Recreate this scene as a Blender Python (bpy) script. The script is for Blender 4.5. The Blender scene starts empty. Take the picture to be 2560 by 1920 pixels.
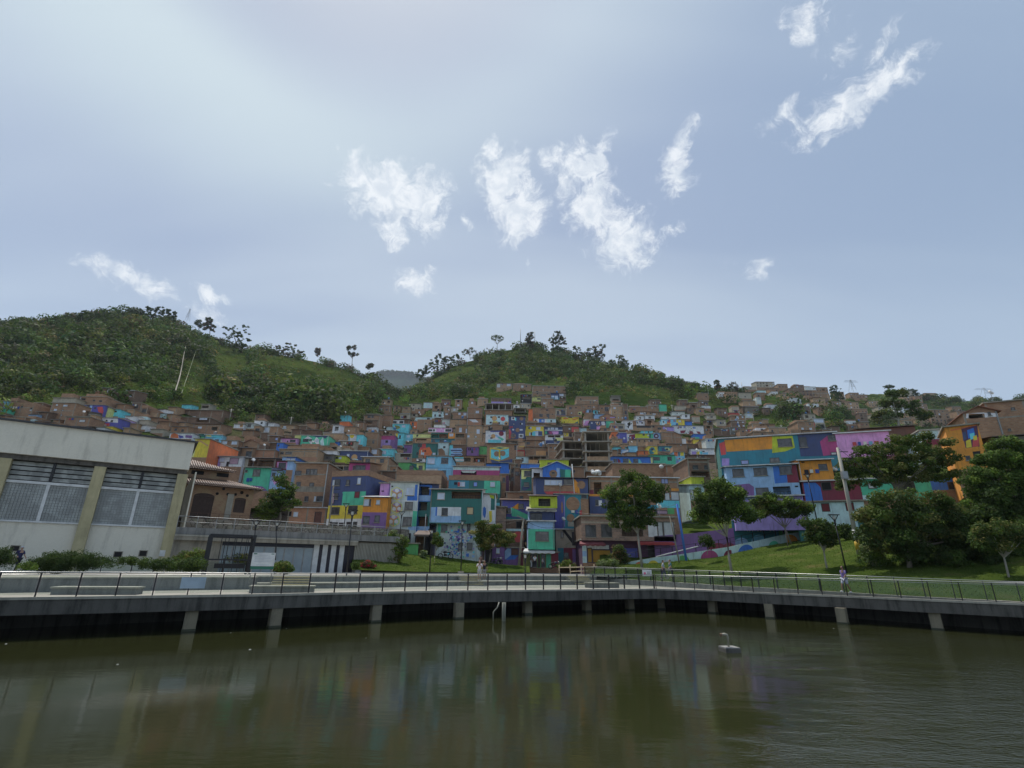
import bpy, math, random, bisect
import numpy as np
from mathutils import Vector, Matrix, noise as mnoise
sc = bpy.context.scene
COL = sc.collection
random.seed(7); rng = np.random.default_rng(7)
R = math.radians
# ---------------------------------------------------------------- camera
CAMZ = 1.7; FPX = 1280.0; PITCH = R(19.5); ROLL = R(0.79)
fw = Vector((0, math.cos(PITCH), math.sin(PITCH)))
up0 = Vector((0, -math.sin(PITCH), math.cos(PITCH))); rt0 = Vector((1, 0, 0))
rt = rt0*math.cos(ROLL) + up0*math.sin(ROLL)
up = up0*math.cos(ROLL) - rt0*math.sin(ROLL)
CAM = Vector((0, 0, CAMZ))
cd = bpy.data.cameras.new('camera'); cam = bpy.data.objects.new('camera', cd); COL.objects.link(cam)
cd.sensor_width = 36; cd.lens = 18; cd.clip_start = 0.1; cd.clip_end = 12000
m3 = Matrix((rt, up, -fw)).transposed()
cam.matrix_world = Matrix.Translation(CAM) @ m3.to_4x4()
sc.camera = cam
def ray(px, py):
    return (fw*FPX + rt*(px-1280.0) + up*(960.0-py)).normalized()
def at(px, py, Y):                      # point seen at photo pixel px,py at forward distance Y
    d = ray(px, py); return CAM + d*(Y/d.y)
def onz(px, py, z):
    d = ray(px, py); return CAM + d*((z-CAMZ)/d.z)
def proj(p):
    v = Vector(p)-CAM; w = v.dot(fw)
    return (1280+FPX*v.dot(rt)/w, 960-FPX*v.dot(up)/w)
# ---------------------------------------------------------------- light
SUN_EL, SUN_AZ = R(65), R(-28)
sund = Vector((math.sin(SUN_AZ)*math.cos(SUN_EL), math.cos(SUN_AZ)*math.cos(SUN_EL), math.sin(SUN_EL)))
ld = bpy.data.lights.new('sun', 'SUN'); ld.energy = 3.8; ld.angle = R(0.6); ld.color = (1, .95, .87)
lo = bpy.data.objects.new('sun', ld); COL.objects.link(lo); lo.rotation_euler = (-sund).to_track_quat('-Z', 'Y').to_euler()
vs = sc.view_settings; vs.view_transform = 'Standard'; vs.look = 'None'; vs.exposure = 0.08; vs.gamma = 1; vs.use_curve_mapping = False
W = bpy.data.worlds.new('World'); sc.world = W; W.use_nodes = True
class NT:                                # tiny node helper
    def __init__(s, t): s.t = t; s.n = t.nodes; s.l = t.links
    def N(s, typ, **k):
        n = s.n.new(typ)
        for a, b in k.items(): setattr(n, a, b)
        return n
    def L(s, a, b): s.l.new(a, b)
    def put(s, sock, v):
        if isinstance(v, bpy.types.NodeSocket): s.l.new(v, sock)
        elif isinstance(v, (tuple, list, Vector)):
            v = tuple(v); n_ = len(sock.default_value)
            sock.default_value = v if len(v) == n_ else v + (1,)
        else: sock.default_value = v
    def M(s, op, a, b=0.0, c=0.0, clamp=False):
        n = s.N('ShaderNodeMath', operation=op, use_clamp=clamp)
        s.put(n.inputs[0], a); s.put(n.inputs[1], b)
        if len(n.inputs) > 2: s.put(n.inputs[2], c)
        return n.outputs[0]
    def V(s, op, a, b=(0, 0, 0)):
        n = s.N('ShaderNodeVectorMath', operation=op); s.put(n.inputs[0], a)
        if op == 'SCALE': s.put(n.inputs[3], b)
        else: s.put(n.inputs[1], b)
        return n.outputs['Value'] if op in ('DOT_PRODUCT', 'LENGTH', 'DISTANCE') else n.outputs[0]
    def mix(s, f, a, b, bt='MIX'):
        n = s.N('ShaderNodeMix', data_type='RGBA', blend_type=bt)
        s.put(n.inputs[0], f); s.put(n.inputs[6], a); s.put(n.inputs[7], b); return n.outputs[2]
    def noise(s, vec, scale, detail=4, rough=.55, dist=0, out=0):
        n = s.N('ShaderNodeTexNoise'); s.put(n.inputs['Vector'], vec); n.inputs['Scale'].default_value = scale
        n.inputs['Detail'].default_value = detail; n.inputs['Roughness'].default_value = rough; n.inputs['Distortion'].default_value = dist
        return n.outputs[out]
    def ss(s, v, a, b, lo=0., hi=1.):
        n = s.N('ShaderNodeMapRange', interpolation_type='SMOOTHSTEP'); s.put(n.inputs[0], v)
        for i, q in enumerate((a, b, lo, hi)): s.put(n.inputs[i+1], q)
        return n.outputs[0]
    def rgb(s, v):
        n = s.N('ShaderNodeCombineXYZ')
        return n
def build_world():
    g = NT(W.node_tree); g.n.clear()
    out = g.N('ShaderNodeOutputWorld'); bg = g.N('ShaderNodeBackground'); g.L(bg.outputs[0], out.inputs[0])
    d = g.N('ShaderNodeTexCoord').outputs['Generated']
    sky = g.N('ShaderNodeTexSky', sky_type='NISHITA'); sky.sun_disc = False
    sky.sun_elevation = SUN_EL; sky.sun_rotation = SUN_AZ; sky.air_density = 1.2; sky.dust_density = 2.0; sky.ozone_density = 1.5
    base = g.V('SCALE', sky.outputs[0], 0.085)
    sep = g.N('ShaderNodeSeparateXYZ'); g.L(d, sep.inputs[0])
    z = g.M('MAXIMUM', sep.outputs[2], 0.0)
    # thin high veil (cirrostratus) - streaks run across the sky from upper left down to the right
    pl = g.V('DIVIDE', d, (1, 1, 1))
    zz = g.M('ADD', z, .25)
    cx = g.M('DIVIDE', sep.outputs[0], zz); cy = g.M('DIVIDE', sep.outputs[1], zz)
    cmb = g.N('ShaderNodeCombineXYZ'); g.L(cx, cmb.inputs[0]); g.L(cy, cmb.inputs[1])
    mp = g.N('ShaderNodeMapping'); g.L(cmb.outputs[0], mp.inputs[0]); mp.inputs['Rotation'].default_value = (0, 0, R(-28)); mp.inputs['Scale'].default_value = (.42, 1.9, 1)
    vn = g.noise(mp.outputs[0], 1.15, 3, .5, .35)
    vf = g.ss(vn, .33, .68, .0, 1.)
    veilc = g.mix(g.ss(vn, .35, .62), (.325, .412, .578), (.485, .575, .69))
    veilc = g.mix(g.M('MULTIPLY', g.ss(g.M('ADD', sep.outputs[0], g.M('MULTIPLY', sep.outputs[2], .5)), .35, 1.1), .75), veilc, (.245, .355, .52))
    # towards the right-hand horizon the veil is bluer and paler
    hz = g.ss(sep.outputs[2], .05, .55, 1, 0)
    veilc = g.mix(g.M('MULTIPLY', hz, .7), veilc, (.48, .605, .735))
    # 22 degree halo round the sun: dimmer grey inside, bright rim
    ca = g.V('DOT_PRODUCT', d, tuple(Vector((math.sin(R(-29))*math.cos(R(65.5)), math.cos(R(-29))*math.cos(R(65.5)), math.sin(R(65.5))))))
    ang = g.M('ARCCOSINE', g.M('MINIMUM', ca, 1.0))
    ang = g.M('ADD', ang, g.M('MULTIPLY', g.M('SUBTRACT', g.noise(d, 1.6, 2), .5), .10))
    rim = g.M('MULTIPLY', g.ss(ang, R(14), R(22.5)), g.ss(ang, R(22.5), R(37), 1, 0))
    ins = g.ss(ang, R(10), R(22), 1, 0)
    veilc = g.mix(g.M('MULTIPLY', rim, g.ss(sep.outputs[0], -.5, .2, .75, .25)), veilc, (.66, .78, .80))
    veilc = g.mix(g.M('MULTIPLY', ins, .6), veilc, (.42, .48, .565))
    c = g.mix(.86, base, veilc)
    # fair-weather cloud rags
    wn = g.V('SUBTRACT', g.noise(d, 5.5, 5, .62, .25, out=1), (.5, .5, .5))
    dd = g.V('ADD', d, g.V('SCALE', wn, .10))
    CL = [(960,470,95,85,0,1), (1050,500,85,85,30,1), (890,425,60,40,35,.9), (985,560,60,45,-20,.8), (1255,460,62,80,10,1), (1300,520,62,75,0,1), (1228,390,22,40,0,.8), (1165,560,30,14,30,.7), (1440,420,85,58,15,.95), (1500,400,40,60,20,.7), (1480,510,70,75,-20,.95), (1560,590,95,80,25,1), (1690,385,26,70,25,.75), (1690,440,34,55,-15,.8),
          (1030,700,55,40,0,.7), (320,690,95,30,38,.75), (520,745,50,18,30,.55), (505,790,50,22,40,.35),
          (2120,255,160,50,-32,.8), (1955,300,70,22,-35,.55), (2030,40,65,45,20,.5), (2080,130,40,60,0,.35), (2190,115,20,50,30,.35),
          (1690,555,28,16,10,.6), (1890,660,80,22,8,.22), (1160,560,35,14,30,.5), (1335,655,8,20,0,.5), (830,350,12,10,0,.3), (820,435,35,8,10,.3)]
    acc = None
    for px, py, a, b, rot, st in CL:
        c0 = ray(px, py); rr = R(rot)
        e1 = (rt*math.cos(rr)-up*math.sin(rr)); e2 = (rt*math.sin(rr)+up*math.cos(rr))
        dist = 1.0/ray(px, py).dot(fw)
        A = a*1.35/(FPX*dist); B = b*1.4/(FPX*dist)
        e1 = (e1-c0*e1.dot(c0)).normalized(); e2 = (e2-c0*e2.dot(c0)).normalized()
        v = g.V('SUBTRACT', dd, tuple(c0))
        u_ = g.V('DOT_PRODUCT', v, tuple(e1/A)); w_ = g.V('DOT_PRODUCT', v, tuple(e2/B))
        q = g.M('SUBTRACT', 1.0, g.M('SQRT', g.M('ADD', g.M('MULTIPLY', u_, u_), g.M('MULTIPLY', w_, w_))))
        q = g.M('MULTIPLY', q, st)
        acc = q if acc is None else g.M('MAXIMUM', acc, q)
    fn = g.noise(dd, 19, 8, .68, 1.0)
    fn2 = g.noise(d, 38, 5, .6, .6)
    rag = g.M('ADD', acc, g.M('ADD', g.M('MULTIPLY', g.M('SUBTRACT', fn, .53), 2.3), g.M('MULTIPLY', g.M('SUBTRACT', fn2, .5), .5)))
    cf = g.M('MULTIPLY', g.ss(rag, .02, .72), g.ss(acc, .0, .12))
    cc = g.mix(g.ss(fn2, .35, .65), (.70, .76, .83), (.90, .93, .96))
    c = g.mix(g.M('MULTIPLY', cf, .90), c, cc)
    g.L(c, bg.inputs[0]); bg.inputs[1].default_value = 1.0
build_world()
try: W.cycles.sampling_method = 'MANUAL'; W.cycles.sample_map_resolution = 512
except Exception: pass
sc.cycles.max_bounces = 5; sc.cycles.diffuse_bounces = 2; sc.cycles.glossy_bounces = 3; sc.cycles.transmission_bounces = 3; sc.cycles.transparent_max_bounces = 12
# ---------------------------------------------------------------- object helpers
def link(o): COL.objects.link(o); return o
def tag(o, label=None, cat=None, group=None, kind=None):
    if label: o['label'] = label
    if cat: o['category'] = cat
    if group: o['group'] = group
    if kind: o['kind'] = kind
    return o
def empty(name, loc=(0, 0, 0), rz=0, label=None, cat=None, group=None, parent=None):
    o = bpy.data.objects.new(name, None); link(o); o.location = loc; o.rotation_euler = (0, 0, rz); o.empty_display_size = .2
    if parent: o.parent = parent
    return tag(o, label, cat, group)
def dup(root, loc=None, rz=None, label=None, group=None):
    def cp(o, p):
        c = o.copy(); link(c); c.parent = p
        for ch in KIDS.get(o.name, []): KIDS.setdefault(c.name, []).append(cp(ch, c))
        return c
    c = cp(root, None)
    if loc is not None: c.location = loc
    if rz is not None: c.rotation_euler = (0, 0, rz)
    if label: c['label'] = label
    if group: c['group'] = group
    return c
KIDS = {}
class MB:
    def __init__(s): s.v = []; s.f = []; s.m = []; s.ms = []; s.sm = []
    def mi(s, m):
        if m not in s.ms: s.ms.append(m)
        return s.ms.index(m)
    def face(s, pts, m):
        b = len(s.v); s.v += [tuple(p) for p in pts]; s.f.append(tuple(range(b, b+len(pts)))); s.m.append(s.mi(m)); s.sm.append(False)
    def box(s, x0, x1, y0, y1, z0, z1, m, tf=None):
        P = [(x0,y0,z0),(x1,y0,z0),(x1,y1,z0),(x0,y1,z0),(x0,y0,z1),(x1,y0,z1),(x1,y1,z1),(x0,y1,z1)]
        if tf: P = [tf(p) for p in P]
        b = len(s.v); s.v += P; k = s.mi(m)
        for q in ((0,3,2,1),(4,5,6,7),(0,1,5,4),(1,2,6,5),(2,3,7,6),(3,0,4,7)):
            s.f.append(tuple(b+i for i in q)); s.m.append(k); s.sm.append(False)
    def bar(s, a, b_, w, h, m):                   # box along a-b
        a = Vector(a); b_ = Vector(b_); d = (b_-a); L = d.length; d.normalize()
        sx = d.cross(Vector((0, 0, 1)))
        if sx.length < 1e-3: sx = Vector((1, 0, 0))
        sx.normalize(); sy = sx.cross(d)
        P = []
        for q in (a, b_):
            for i, j in ((-1,-1),(1,-1),(1,1),(-1,1)): P.append(tuple(q+sx*i*w/2+sy*j*h/2))
        b = len(s.v); s.v += P; k = s.mi(m)
        for q in ((3,2,1,0),(4,5,6,7),(0,1,5,4),(1,2,6,5),(2,3,7,6),(3,0,4,7)):
            s.f.append(tuple(b+i for i in q)); s.m.append(k); s.sm.append(False)
    def tube(s, pts, rs, m, n=6, cap=True):
        pts = [Vector(p) for p in pts]
        if not isinstance(rs, (list, tuple)): rs = [rs]*len(pts)
        k = s.mi(m); rings = []
        for i, p in enumerate(pts):
            d = (pts[min(i+1, len(pts)-1)]-pts[max(i-1, 0)]).normalized()
            a = d.cross(Vector((0, 0, 1)))
            if a.length < 1e-2: a = d.cross(Vector((0, 1, 0)))
            a.normalize(); c = d.cross(a)
            b = len(s.v)
            s.v += [tuple(p+(a*math.cos(t*2*math.pi/n)+c*math.sin(t*2*math.pi/n))*rs[i]) for t in range(n)]
            rings.append(b)
        for i in range(len(rings)-1):
            for t in range(n):
                u = (t+1) % n
                s.f.append((rings[i]+t, rings[i+1]+t, rings[i+1]+u, rings[i]+u)); s.m.append(k); s.sm.append(n > 5)
        if cap:
            s.f.append(tuple(rings[0]+t for t in range(n))); s.m.append(k); s.sm.append(False)
            s.f.append(tuple(rings[-1]+t for t in reversed(range(n)))); s.m.append(k); s.sm.append(False)
    def ball(s, c, rx, ry, rz_, m, nu=10, nv=6):
        pts = []
        for j in range(nv+1):
            a = math.pi*j/nv
            for i in range(nu):
                b_ = 2*math.pi*i/nu
                pts.append((c[0]+rx*math.sin(a)*math.cos(b_), c[1]+ry*math.sin(a)*math.sin(b_), c[2]+rz_*math.cos(a)))
        b = len(s.v); s.v += pts; k = s.mi(m)
        for j in range(nv):
            for i in range(nu):
                u = (i+1) % nu
                s.f.append((b+j*nu+i, b+(j+1)*nu+i, b+(j+1)*nu+u, b+j*nu+u)); s.m.append(k); s.sm.append(True)
    def mesh(s, name):
        me = bpy.data.meshes.new(name); me.from_pydata(s.v, [], s.f)
        for m in s.ms: me.materials.append(m)
        me.polygons.foreach_set('material_index', s.m); me.polygons.foreach_set('use_smooth', s.sm)
        uv = me.uv_layers.new(name='UVMap'); n = len(me.loops)
        co = np.array(s.v, dtype=np.float64).reshape(-1, 3)
        vi = np.empty(n, np.int32); me.loops.foreach_get('vertex_index', vi)
        nf = len(me.polygons); nr = np.empty(nf*3, np.float32); me.polygons.foreach_get('normal', nr); nr = nr.reshape(-1, 3)
        lt = np.empty(nf, np.int32); me.polygons.foreach_get('loop_total', lt)
        fi = np.repeat(np.arange(nf), lt); N_ = nr[fi]; P = co[vi]
        flat = np.abs(N_[:, 2]) > .7
        tx = -N_[:, 1]; ty = N_[:, 0]; ln = np.sqrt(tx*tx+ty*ty)+1e-9
        u = (P[:, 0]*tx+P[:, 1]*ty)/ln; v = P[:, 2].copy()
        u = np.where(flat, P[:, 0], u); v = np.where(flat, P[:, 1], v)
        uv.data.foreach_set('uv', np.stack([u, v], 1).astype(np.float32).ravel())
        me.update(); return me
    def build(s, name, parent=None, loc=None):
        return mk(name, s.mesh(name), parent, loc)
def mk(name, me, parent=None, loc=None, rz=None):
    o = bpy.data.objects.new(name, me); link(o)
    if parent: o.parent = parent; KIDS.setdefault(parent.name, []).append(o)
    if loc is not None: o.location = loc
    if rz is not None: o.rotation_euler = (0, 0, rz)
    return o
# ---------------------------------------------------------------- materials
MC = {}
def lin(h, sat=.97):
    o = []
    for i in (0, 2, 4):
        c = int(h[i:i+2], 16)/255; o.append(c/12.92 if c < .04045 else ((c+.055)/1.055)**2.4)
    l_ = .3*o[0]+.5*o[1]+.2*o[2]
    return [max(.004, (l_+(q-l_)*sat)*w) for q, w in zip(o, (1.05, 1.0, .94))]
KSH = .57      # how bright a pale wall in open shade shows: seen colour / own colour
PAL = dict(navy='3a4568', teal='45a084', dteal='2c5f5c', lblue='7c9ccb', blue='3464b0', bteal='2f6f80', yellow='b5a636', lime='9caa2c', cream='cdbf78',
  orange='c07a2c', dorange='b0603a', purple='6b5080', lilac='8a7ab4', pink='c385b6', magenta='903f6c', maroon='6c2c3c', red='a84446', white='ccd0d4',
  grey='a3adad', mint='9fccc2', cyan='58aebb', sky='69a4c0', green='52965a', conc='8f897c', dconc='625f58', lconc='aaa598', black='1d1d20', indigo='4a4d90', brown='5c4238', plum='4a3048', tan='a8845c', olive='6a7040')
def mat(name, fn):
    if name in MC or fn is None: return MC[name]
    m = bpy.data.materials.new(name); m.use_nodes = True; g = NT(m.node_tree); g.n.clear()
    o = g.N('ShaderNodeOutputMaterial'); b = g.N('ShaderNodeBsdfPrincipled'); g.L(b.outputs[0], o.inputs[0])
    fn(g, b); MC[name] = m; return m
def bump(g, b, h, strength, dist=.02):
    n = g.N('ShaderNodeBump'); n.inputs['Strength'].default_value = strength; n.inputs['Distance'].default_value = dist
    g.L(h, n.inputs['Height']); g.L(n.outputs[0], b.inputs['Normal'])
def uvn(g): return g.N('ShaderNodeTexCoord').outputs['UV']
def pos(g): return g.N('ShaderNodeNewGeometry').outputs['Position']
def paint(name):
    def f(g, b):
        c = [min(.85, x/KSH) for x in lin(PAL[name])]
        uv = uvn(g); P = pos(g)
        n = g.noise(P, .9, 5, .65); n2 = g.noise(P, 5, 4, .6)
        st = g.N('ShaderNodeMapping'); g.L(uv, st.inputs[0]); st.inputs['Scale'].default_value = (2.2, .22, 1)
        sk = g.noise(st.outputs[0], 1.6, 4, .6)
        col = g.mix(g.ss(n, .35, .7, 0, .75), c, [x*.66+.03 for x in c])
        col = g.mix(g.ss(sk, .50, .72, 0, .7), col, [x*.5+.02 for x in c])
        col = g.mix(g.ss(n2, .62, .75, 0, .30), col, [min(.8, x*1.1+.05) for x in c])
        g.L(col, b.inputs['Base Color']); b.inputs['Roughness'].default_value = .85
        br = g.N('ShaderNodeTexBrick'); g.L(uv, br.inputs['Vector']); br.inputs['Scale'].default_value = 1; br.inputs['Brick Width'].default_value = .4; br.inputs['Row Height'].default_value = .2; br.inputs['Mortar Size'].default_value = .012
        g.put(br.inputs['Color1'], (1, 1, 1)); g.put(br.inputs['Color2'], (.8, .8, .8)); g.put(br.inputs['Mortar'], (0, 0, 0))
        bump(g, b, br.outputs[0], .35, .02)
    return mat('paint_'+name, f)
def brick(name='brick'):
    def f(g, b):
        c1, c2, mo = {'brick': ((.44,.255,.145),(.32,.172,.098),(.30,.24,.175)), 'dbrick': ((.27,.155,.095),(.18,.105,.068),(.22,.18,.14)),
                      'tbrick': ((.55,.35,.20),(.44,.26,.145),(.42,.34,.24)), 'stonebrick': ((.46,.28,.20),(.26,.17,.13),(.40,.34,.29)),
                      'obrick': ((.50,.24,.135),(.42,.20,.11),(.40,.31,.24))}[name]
        uv = uvn(g); P = pos(g)
        br = g.N('ShaderNodeTexBrick'); g.L(uv, br.inputs['Vector']); br.inputs['Scale'].default_value = 1
        br.inputs['Brick Width'].default_value = .40; br.inputs['Row Height'].default_value = .2; br.inputs['Mortar Size'].default_value = .016
        g.put(br.inputs['Color1'], c1); g.put(br.inputs['Color2'], c2); g.put(br.inputs['Mortar'], mo); br.inputs['Bias'].default_value = 0
        n = g.noise(P, .55, 5, .7); n2 = g.noise(P, 3.5, 4, .65)
        col = g.mix(g.ss(n, .4, .75, 0, .6), br.outputs[0], [x*.5+.03 for x in c2])
        col = g.mix(g.ss(n2, .6, .8, 0, .45), col, (.36, .27, .19))
        g.L(col, b.inputs['Base Color']); b.inputs['Roughness'].default_value = .92
        bump(g, b, br.outputs['Fac'], -.5, .015)
    return mat(name, f)
def plain(name, col, rough=.7, metal=0, nz=0, spec=None):
    def f(g, b):
        if nz:
            n = g.noise(pos(g), nz, 4, .6); g.L(g.mix(g.ss(n, .3, .75, 0, .6), col, [x*.55 for x in col]), b.inputs['Base Color'])
        else: b.inputs['Base Color'].default_value = tuple(col)+(1,)
        b.inputs['Roughness'].default_value = rough; b.inputs['Metallic'].default_value = metal
    return mat(name, f)
def concrete(name, col, streak=.6, sc_=1.0):
    def f(g, b):
        uv = uvn(g); P = pos(g)
        st = g.N('ShaderNodeMapping'); g.L(uv, st.inputs[0]); st.inputs['Scale'].default_value = (1.5*sc_, .18*sc_, 1)
        sk = g.noise(st.outputs[0], 1.3, 6, .7, .2); n = g.noise(P, .7*sc_, 6, .7); n2 = g.noise(P, 9, 4, .6)
        c = g.mix(g.ss(n, .35, .7, 0, .55), col, [x*.6 for x in col])
        c = g.mix(g.ss(sk, .42, .68, 0, streak), c, [x*.28 for x in col])
        c = g.mix(g.ss(sk, .30, .18, 0, streak*.4), c, [min(.8, x*1.5+.03) for x in col])
        c = g.mix(g.ss(n2, .4, .8, 0, .2), c, [x*1.25 for x in col])
        g.L(c, b.inputs['Base Color']); b.inputs['Roughness'].default_value = .9
        bump(g, b, g.M('ADD', n2, n), .3, .02)
    return mat(name, f)
def corr(name, col, rough=.5, metal=.2):
    def f(g, b):
        uv = uvn(g); w = g.N('ShaderNodeTexWave', wave_type='BANDS', bands_direction='X'); g.L(uv, w.inputs[0]); w.inputs['Scale'].default_value = 2.2
        n = g.noise(pos(g), .8, 5, .7)
        c = g.mix(g.ss(n, .45, .75, 0, .75), col, (.16, .09, .06)); g.L(c, b.inputs['Base Color'])
        b.inputs['Roughness'].default_value = rough; b.inputs['Metallic'].default_value = metal; bump(g, b, w.outputs[0], .6, .03)
    return mat(name, f)
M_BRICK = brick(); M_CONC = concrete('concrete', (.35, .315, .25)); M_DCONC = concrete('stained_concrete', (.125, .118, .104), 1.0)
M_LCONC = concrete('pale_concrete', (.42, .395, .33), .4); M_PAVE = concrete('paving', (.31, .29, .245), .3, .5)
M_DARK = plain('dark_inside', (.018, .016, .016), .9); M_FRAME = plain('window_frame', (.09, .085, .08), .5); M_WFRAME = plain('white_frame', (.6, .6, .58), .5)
M_TINW = corr('tin_white', (.62, .62, .60)); M_TING = corr('tin_grey', (.30, .29, .28)); M_TINR = corr('tin_rust', (.22, .13, .09)); M_TINB = corr('tin_brown', (.12, .09, .075))
M_BLACK = plain('black_metal', (.022, .022, .025), .45, .3); M_STEEL = plain('steel', (.38, .385, .38), .38, .85); M_PMETAL = plain('galvanised', (.36, .37, .37), .5, .5, 2)
M_WHITE = plain('white_paint', (.70, .71, .70), .6, 0, 1.5)
def glassmat(name, col, rough=.08):
    def f(g, b): 
        n = g.noise(pos(g), 1.3, 2); g.L(g.mix(g.ss(n, .4, .6), col, [x*1.7+.01 for x in col]), b.inputs['Base Color']); b.inputs['Roughness'].default_value = rough
    return mat(name, f)
PANE = dict(g=glassmat('glass_dark', (.07, .068, .07)), s=plain('curtain_sky_pale', (.66, .74, .88), .35, 0, .9), d=M_DARK, y=plain('curtain_tan', (.62, .47, .27), .6), p=plain('curtain_pink', (.55, .36, .44), .6, 0, 1.2),  # s: pale curtains, and sky reflections in panes painted as flat pale colour
            b=plain('blind_blue', (.25, .38, .80), .5), r=plain('curtain_red', (.22, .04, .05), .6), w=plain('board_white', (.66, .67, .66), .6, 0, 1), c=glassmat('glass_curtain', (.12, .11, .10)), k=glassmat('glass_black', (.03, .03, .033)),
            D=plain('door_dark', (.05, .035, .04), .5, 0, 2), O=plain('shutter_ochre', (.50, .27, .03), .6, 0, .8), W=plain('door_brown', (.17, .07, .05), .6, 0, 2), L=plain('blind_lilac', (.42, .48, .78), .6, 0, 1), R=plain('grille_red', (.25, .04, .045), .6))
def MAT(n):
    if n in PAL: return paint(n)
    if n in ('brick', 'dbrick', 'tbrick', 'stonebrick', 'obrick'): return brick(n)
    return {'concm': M_CONC, 'dconcm': M_DCONC, 'lconcm': M_LCONC}[n]
# ================================================================ terrain
RX = [-300,0,100,180,250,330,430,480,560,620,700,760,850,920,990,1030,1080,1130,1180,1230,1280,1340,1400,1450,1520,1560,1620,1700,1800,1850,1900,2000,2070,2110,2180,2240,2300,2370,2450,2560,2900]
RYY = [830,812,812,800,790,788,812,836,862,872,888,898,918,945,985,985,945,915,900,882,874,872,884,897,913,922,936,964,984,982,974,976,992,996,984,984,996,1002,1002,998,1000]
RD = [430,440,450,460,470,480,480,470,460,450,440,430,420,410,400,420,440,460,470,480,480,480,470,460,440,430,420,420,430,440,450,460,480,600,760,800,820,850,880,900,900]
AZT = []
for x, y in zip(RX, RYY):
    d = ray(x, y); AZT.append((math.atan2(d.x, d.y), d.z/math.hypot(d.x, d.y)))
azs = np.array([a for a, _ in AZT]); tans = np.array([t for _, t in AZT]); rds = np.array(RD, float)
D0 = 85.0
def terr0(az, r):
    """height at azimuth az (rad) and horizontal distance r"""
    tr = np.interp(az, azs, tans); dr = np.interp(az, azs, rds); 
    tb = -0.004
    rr = np.clip(r, D0, dr)
    s = (np.log(rr/D0)/np.log(dr/D0))**(1/1.35)
    t = tb+(tr-tb)*s
    z = CAMZ + t*rr
    z = z - np.clip(r-dr, 0, 1e9)*.30                 # falls away behind the ridge
    z = np.where(r < D0, CAMZ+tb*D0 - (D0-r)*.05, z)
    return z
def terr(az, r):
    x = r*np.sin(az); y = r*np.cos(az)
    a = np.clip((r-100)/250, 0, 1)
    w = np.sin(x*.021+1.3*np.sin(y*.013))*np.cos(y*.017+.8*np.sin(x*.019))*9 + np.sin(x*.061+y*.033)*2.2+np.sin(x*.13-y*.09)*.8
    dr = np.interp(az, azs, rds)
    return terr0(az, r) + w*a*np.clip((dr-r)/120, 0, 1)
def hit(px, py, lo_=86., hi_=900.):
    d = ray(px, py); h = math.hypot(d.x, d.y); az = math.atan2(d.x, d.y); tt = d.z/h
    rr = np.geomspace(lo_, hi_, 260); zz = terr(np.full_like(rr, az), rr); below = np.where(zz >= CAMZ+tt*rr)[0]
    if len(below) == 0: return None
    r = rr[below[0]]
    return Vector((r*math.sin(az), r*math.cos(az), CAMZ+tt*r))
def hitD(px, py):
    h = hit(px, py)
    return h.y if h else 420.
def build_hill():
    na, nr = 520, 200
    A = np.linspace(R(-66), R(66), na); Rr = np.concatenate([np.linspace(62, 85, 6)[:-1], np.geomspace(85, 1500, nr-5)])
    AA, RRR = np.meshgrid(A, Rr); Z = terr(AA, RRR)
    X = RRR*np.sin(AA); Y = RRR*np.cos(AA)
    co = np.stack([X, Y, Z], -1).reshape(-1, 3)
    i = np.arange(na-1)[None, :]+np.arange(nr-1)[:, None]*na
    F = np.stack([i, i+1, i+na+1, i+na], -1).reshape(-1, 4)
    return npmesh('hillside', co, F, mat('hill_ground', hillmat))
def npmesh(name, co, F, m, attr=None, smooth=True):
    me = bpy.data.meshes.new(name); n = len(F); k = F.shape[1]
    me.vertices.add(len(co)); me.vertices.foreach_set('co', co.astype(np.float32).ravel())
    me.loops.add(n*k); me.loops.foreach_set('vertex_index', F.astype(np.int32).ravel())
    me.polygons.add(n); me.polygons.foreach_set('loop_start', np.arange(0, n*k, k, dtype=np.int32))
    try: me.polygons.foreach_set('loop_total', np.full(n, k, np.int32))
    except Exception: pass
    if smooth: me.polygons.foreach_set('use_smooth', np.ones(n, bool))
    if attr is not None:
        a = me.attributes.new('tint', 'FLOAT_COLOR', 'FACE'); a.data.foreach_set('color', np.concatenate([attr, np.ones((len(attr), 1))], 1).astype(np.float32).ravel())
    me.materials.append(m); me.update(calc_edges=True); me.validate(verbose=False)
    return me
def hillmat(g, b):
    P = pos(g); n = g.noise(P, .018, 5, .6); n2 = g.noise(P, .12, 6, .7); n3 = g.noise(P, .9, 4, .7)
    c = g.mix(g.ss(n, .40, .6), (.030, .055, .014), (.085, .115, .028))
    c = g.mix(g.ss(n2, .45, .7, 0, .8), c, (.055, .075, .02))
    c = g.mix(g.ss(n3, .5, .75, 0, .6), c, (.020, .032, .012))
    c = g.mix(g.ss(n2, .66, .78, 0, .2), c, (.15, .12, .06))
    rad = g.V('LENGTH', P); sx = g.N('ShaderNodeSeparateXYZ'); g.L(P, sx.inputs[0])
    tw = g.M('MULTIPLY', g.ss(g.M('ADD', rad, g.M('MULTIPLY', n, 60)), 255, 285, 1, 0), g.ss(g.M('ABSOLUTE', g.M('SUBTRACT', sx.outputs[0], 5)), 75, 110, 1, 0))
    c = g.mix(g.M('MULTIPLY', tw, g.ss(n2, .25, .5)), c, g.mix(g.ss(n3, .4, .6), (.10, .078, .06), (.17, .135, .105)))
    g.L(c, b.inputs['Base Color']); b.inputs['Roughness'].default_value = 1; b.inputs['Specular IOR Level'].default_value = 0
    bump(g, b, g.M('ADD', n2, g.M('MULTIPLY', n3, .5)), 1.0, 3.0)
hill = mk('hillside', build_hill()); tag(hill, 'green mountainside rising behind the houses', kind='structure')
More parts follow.
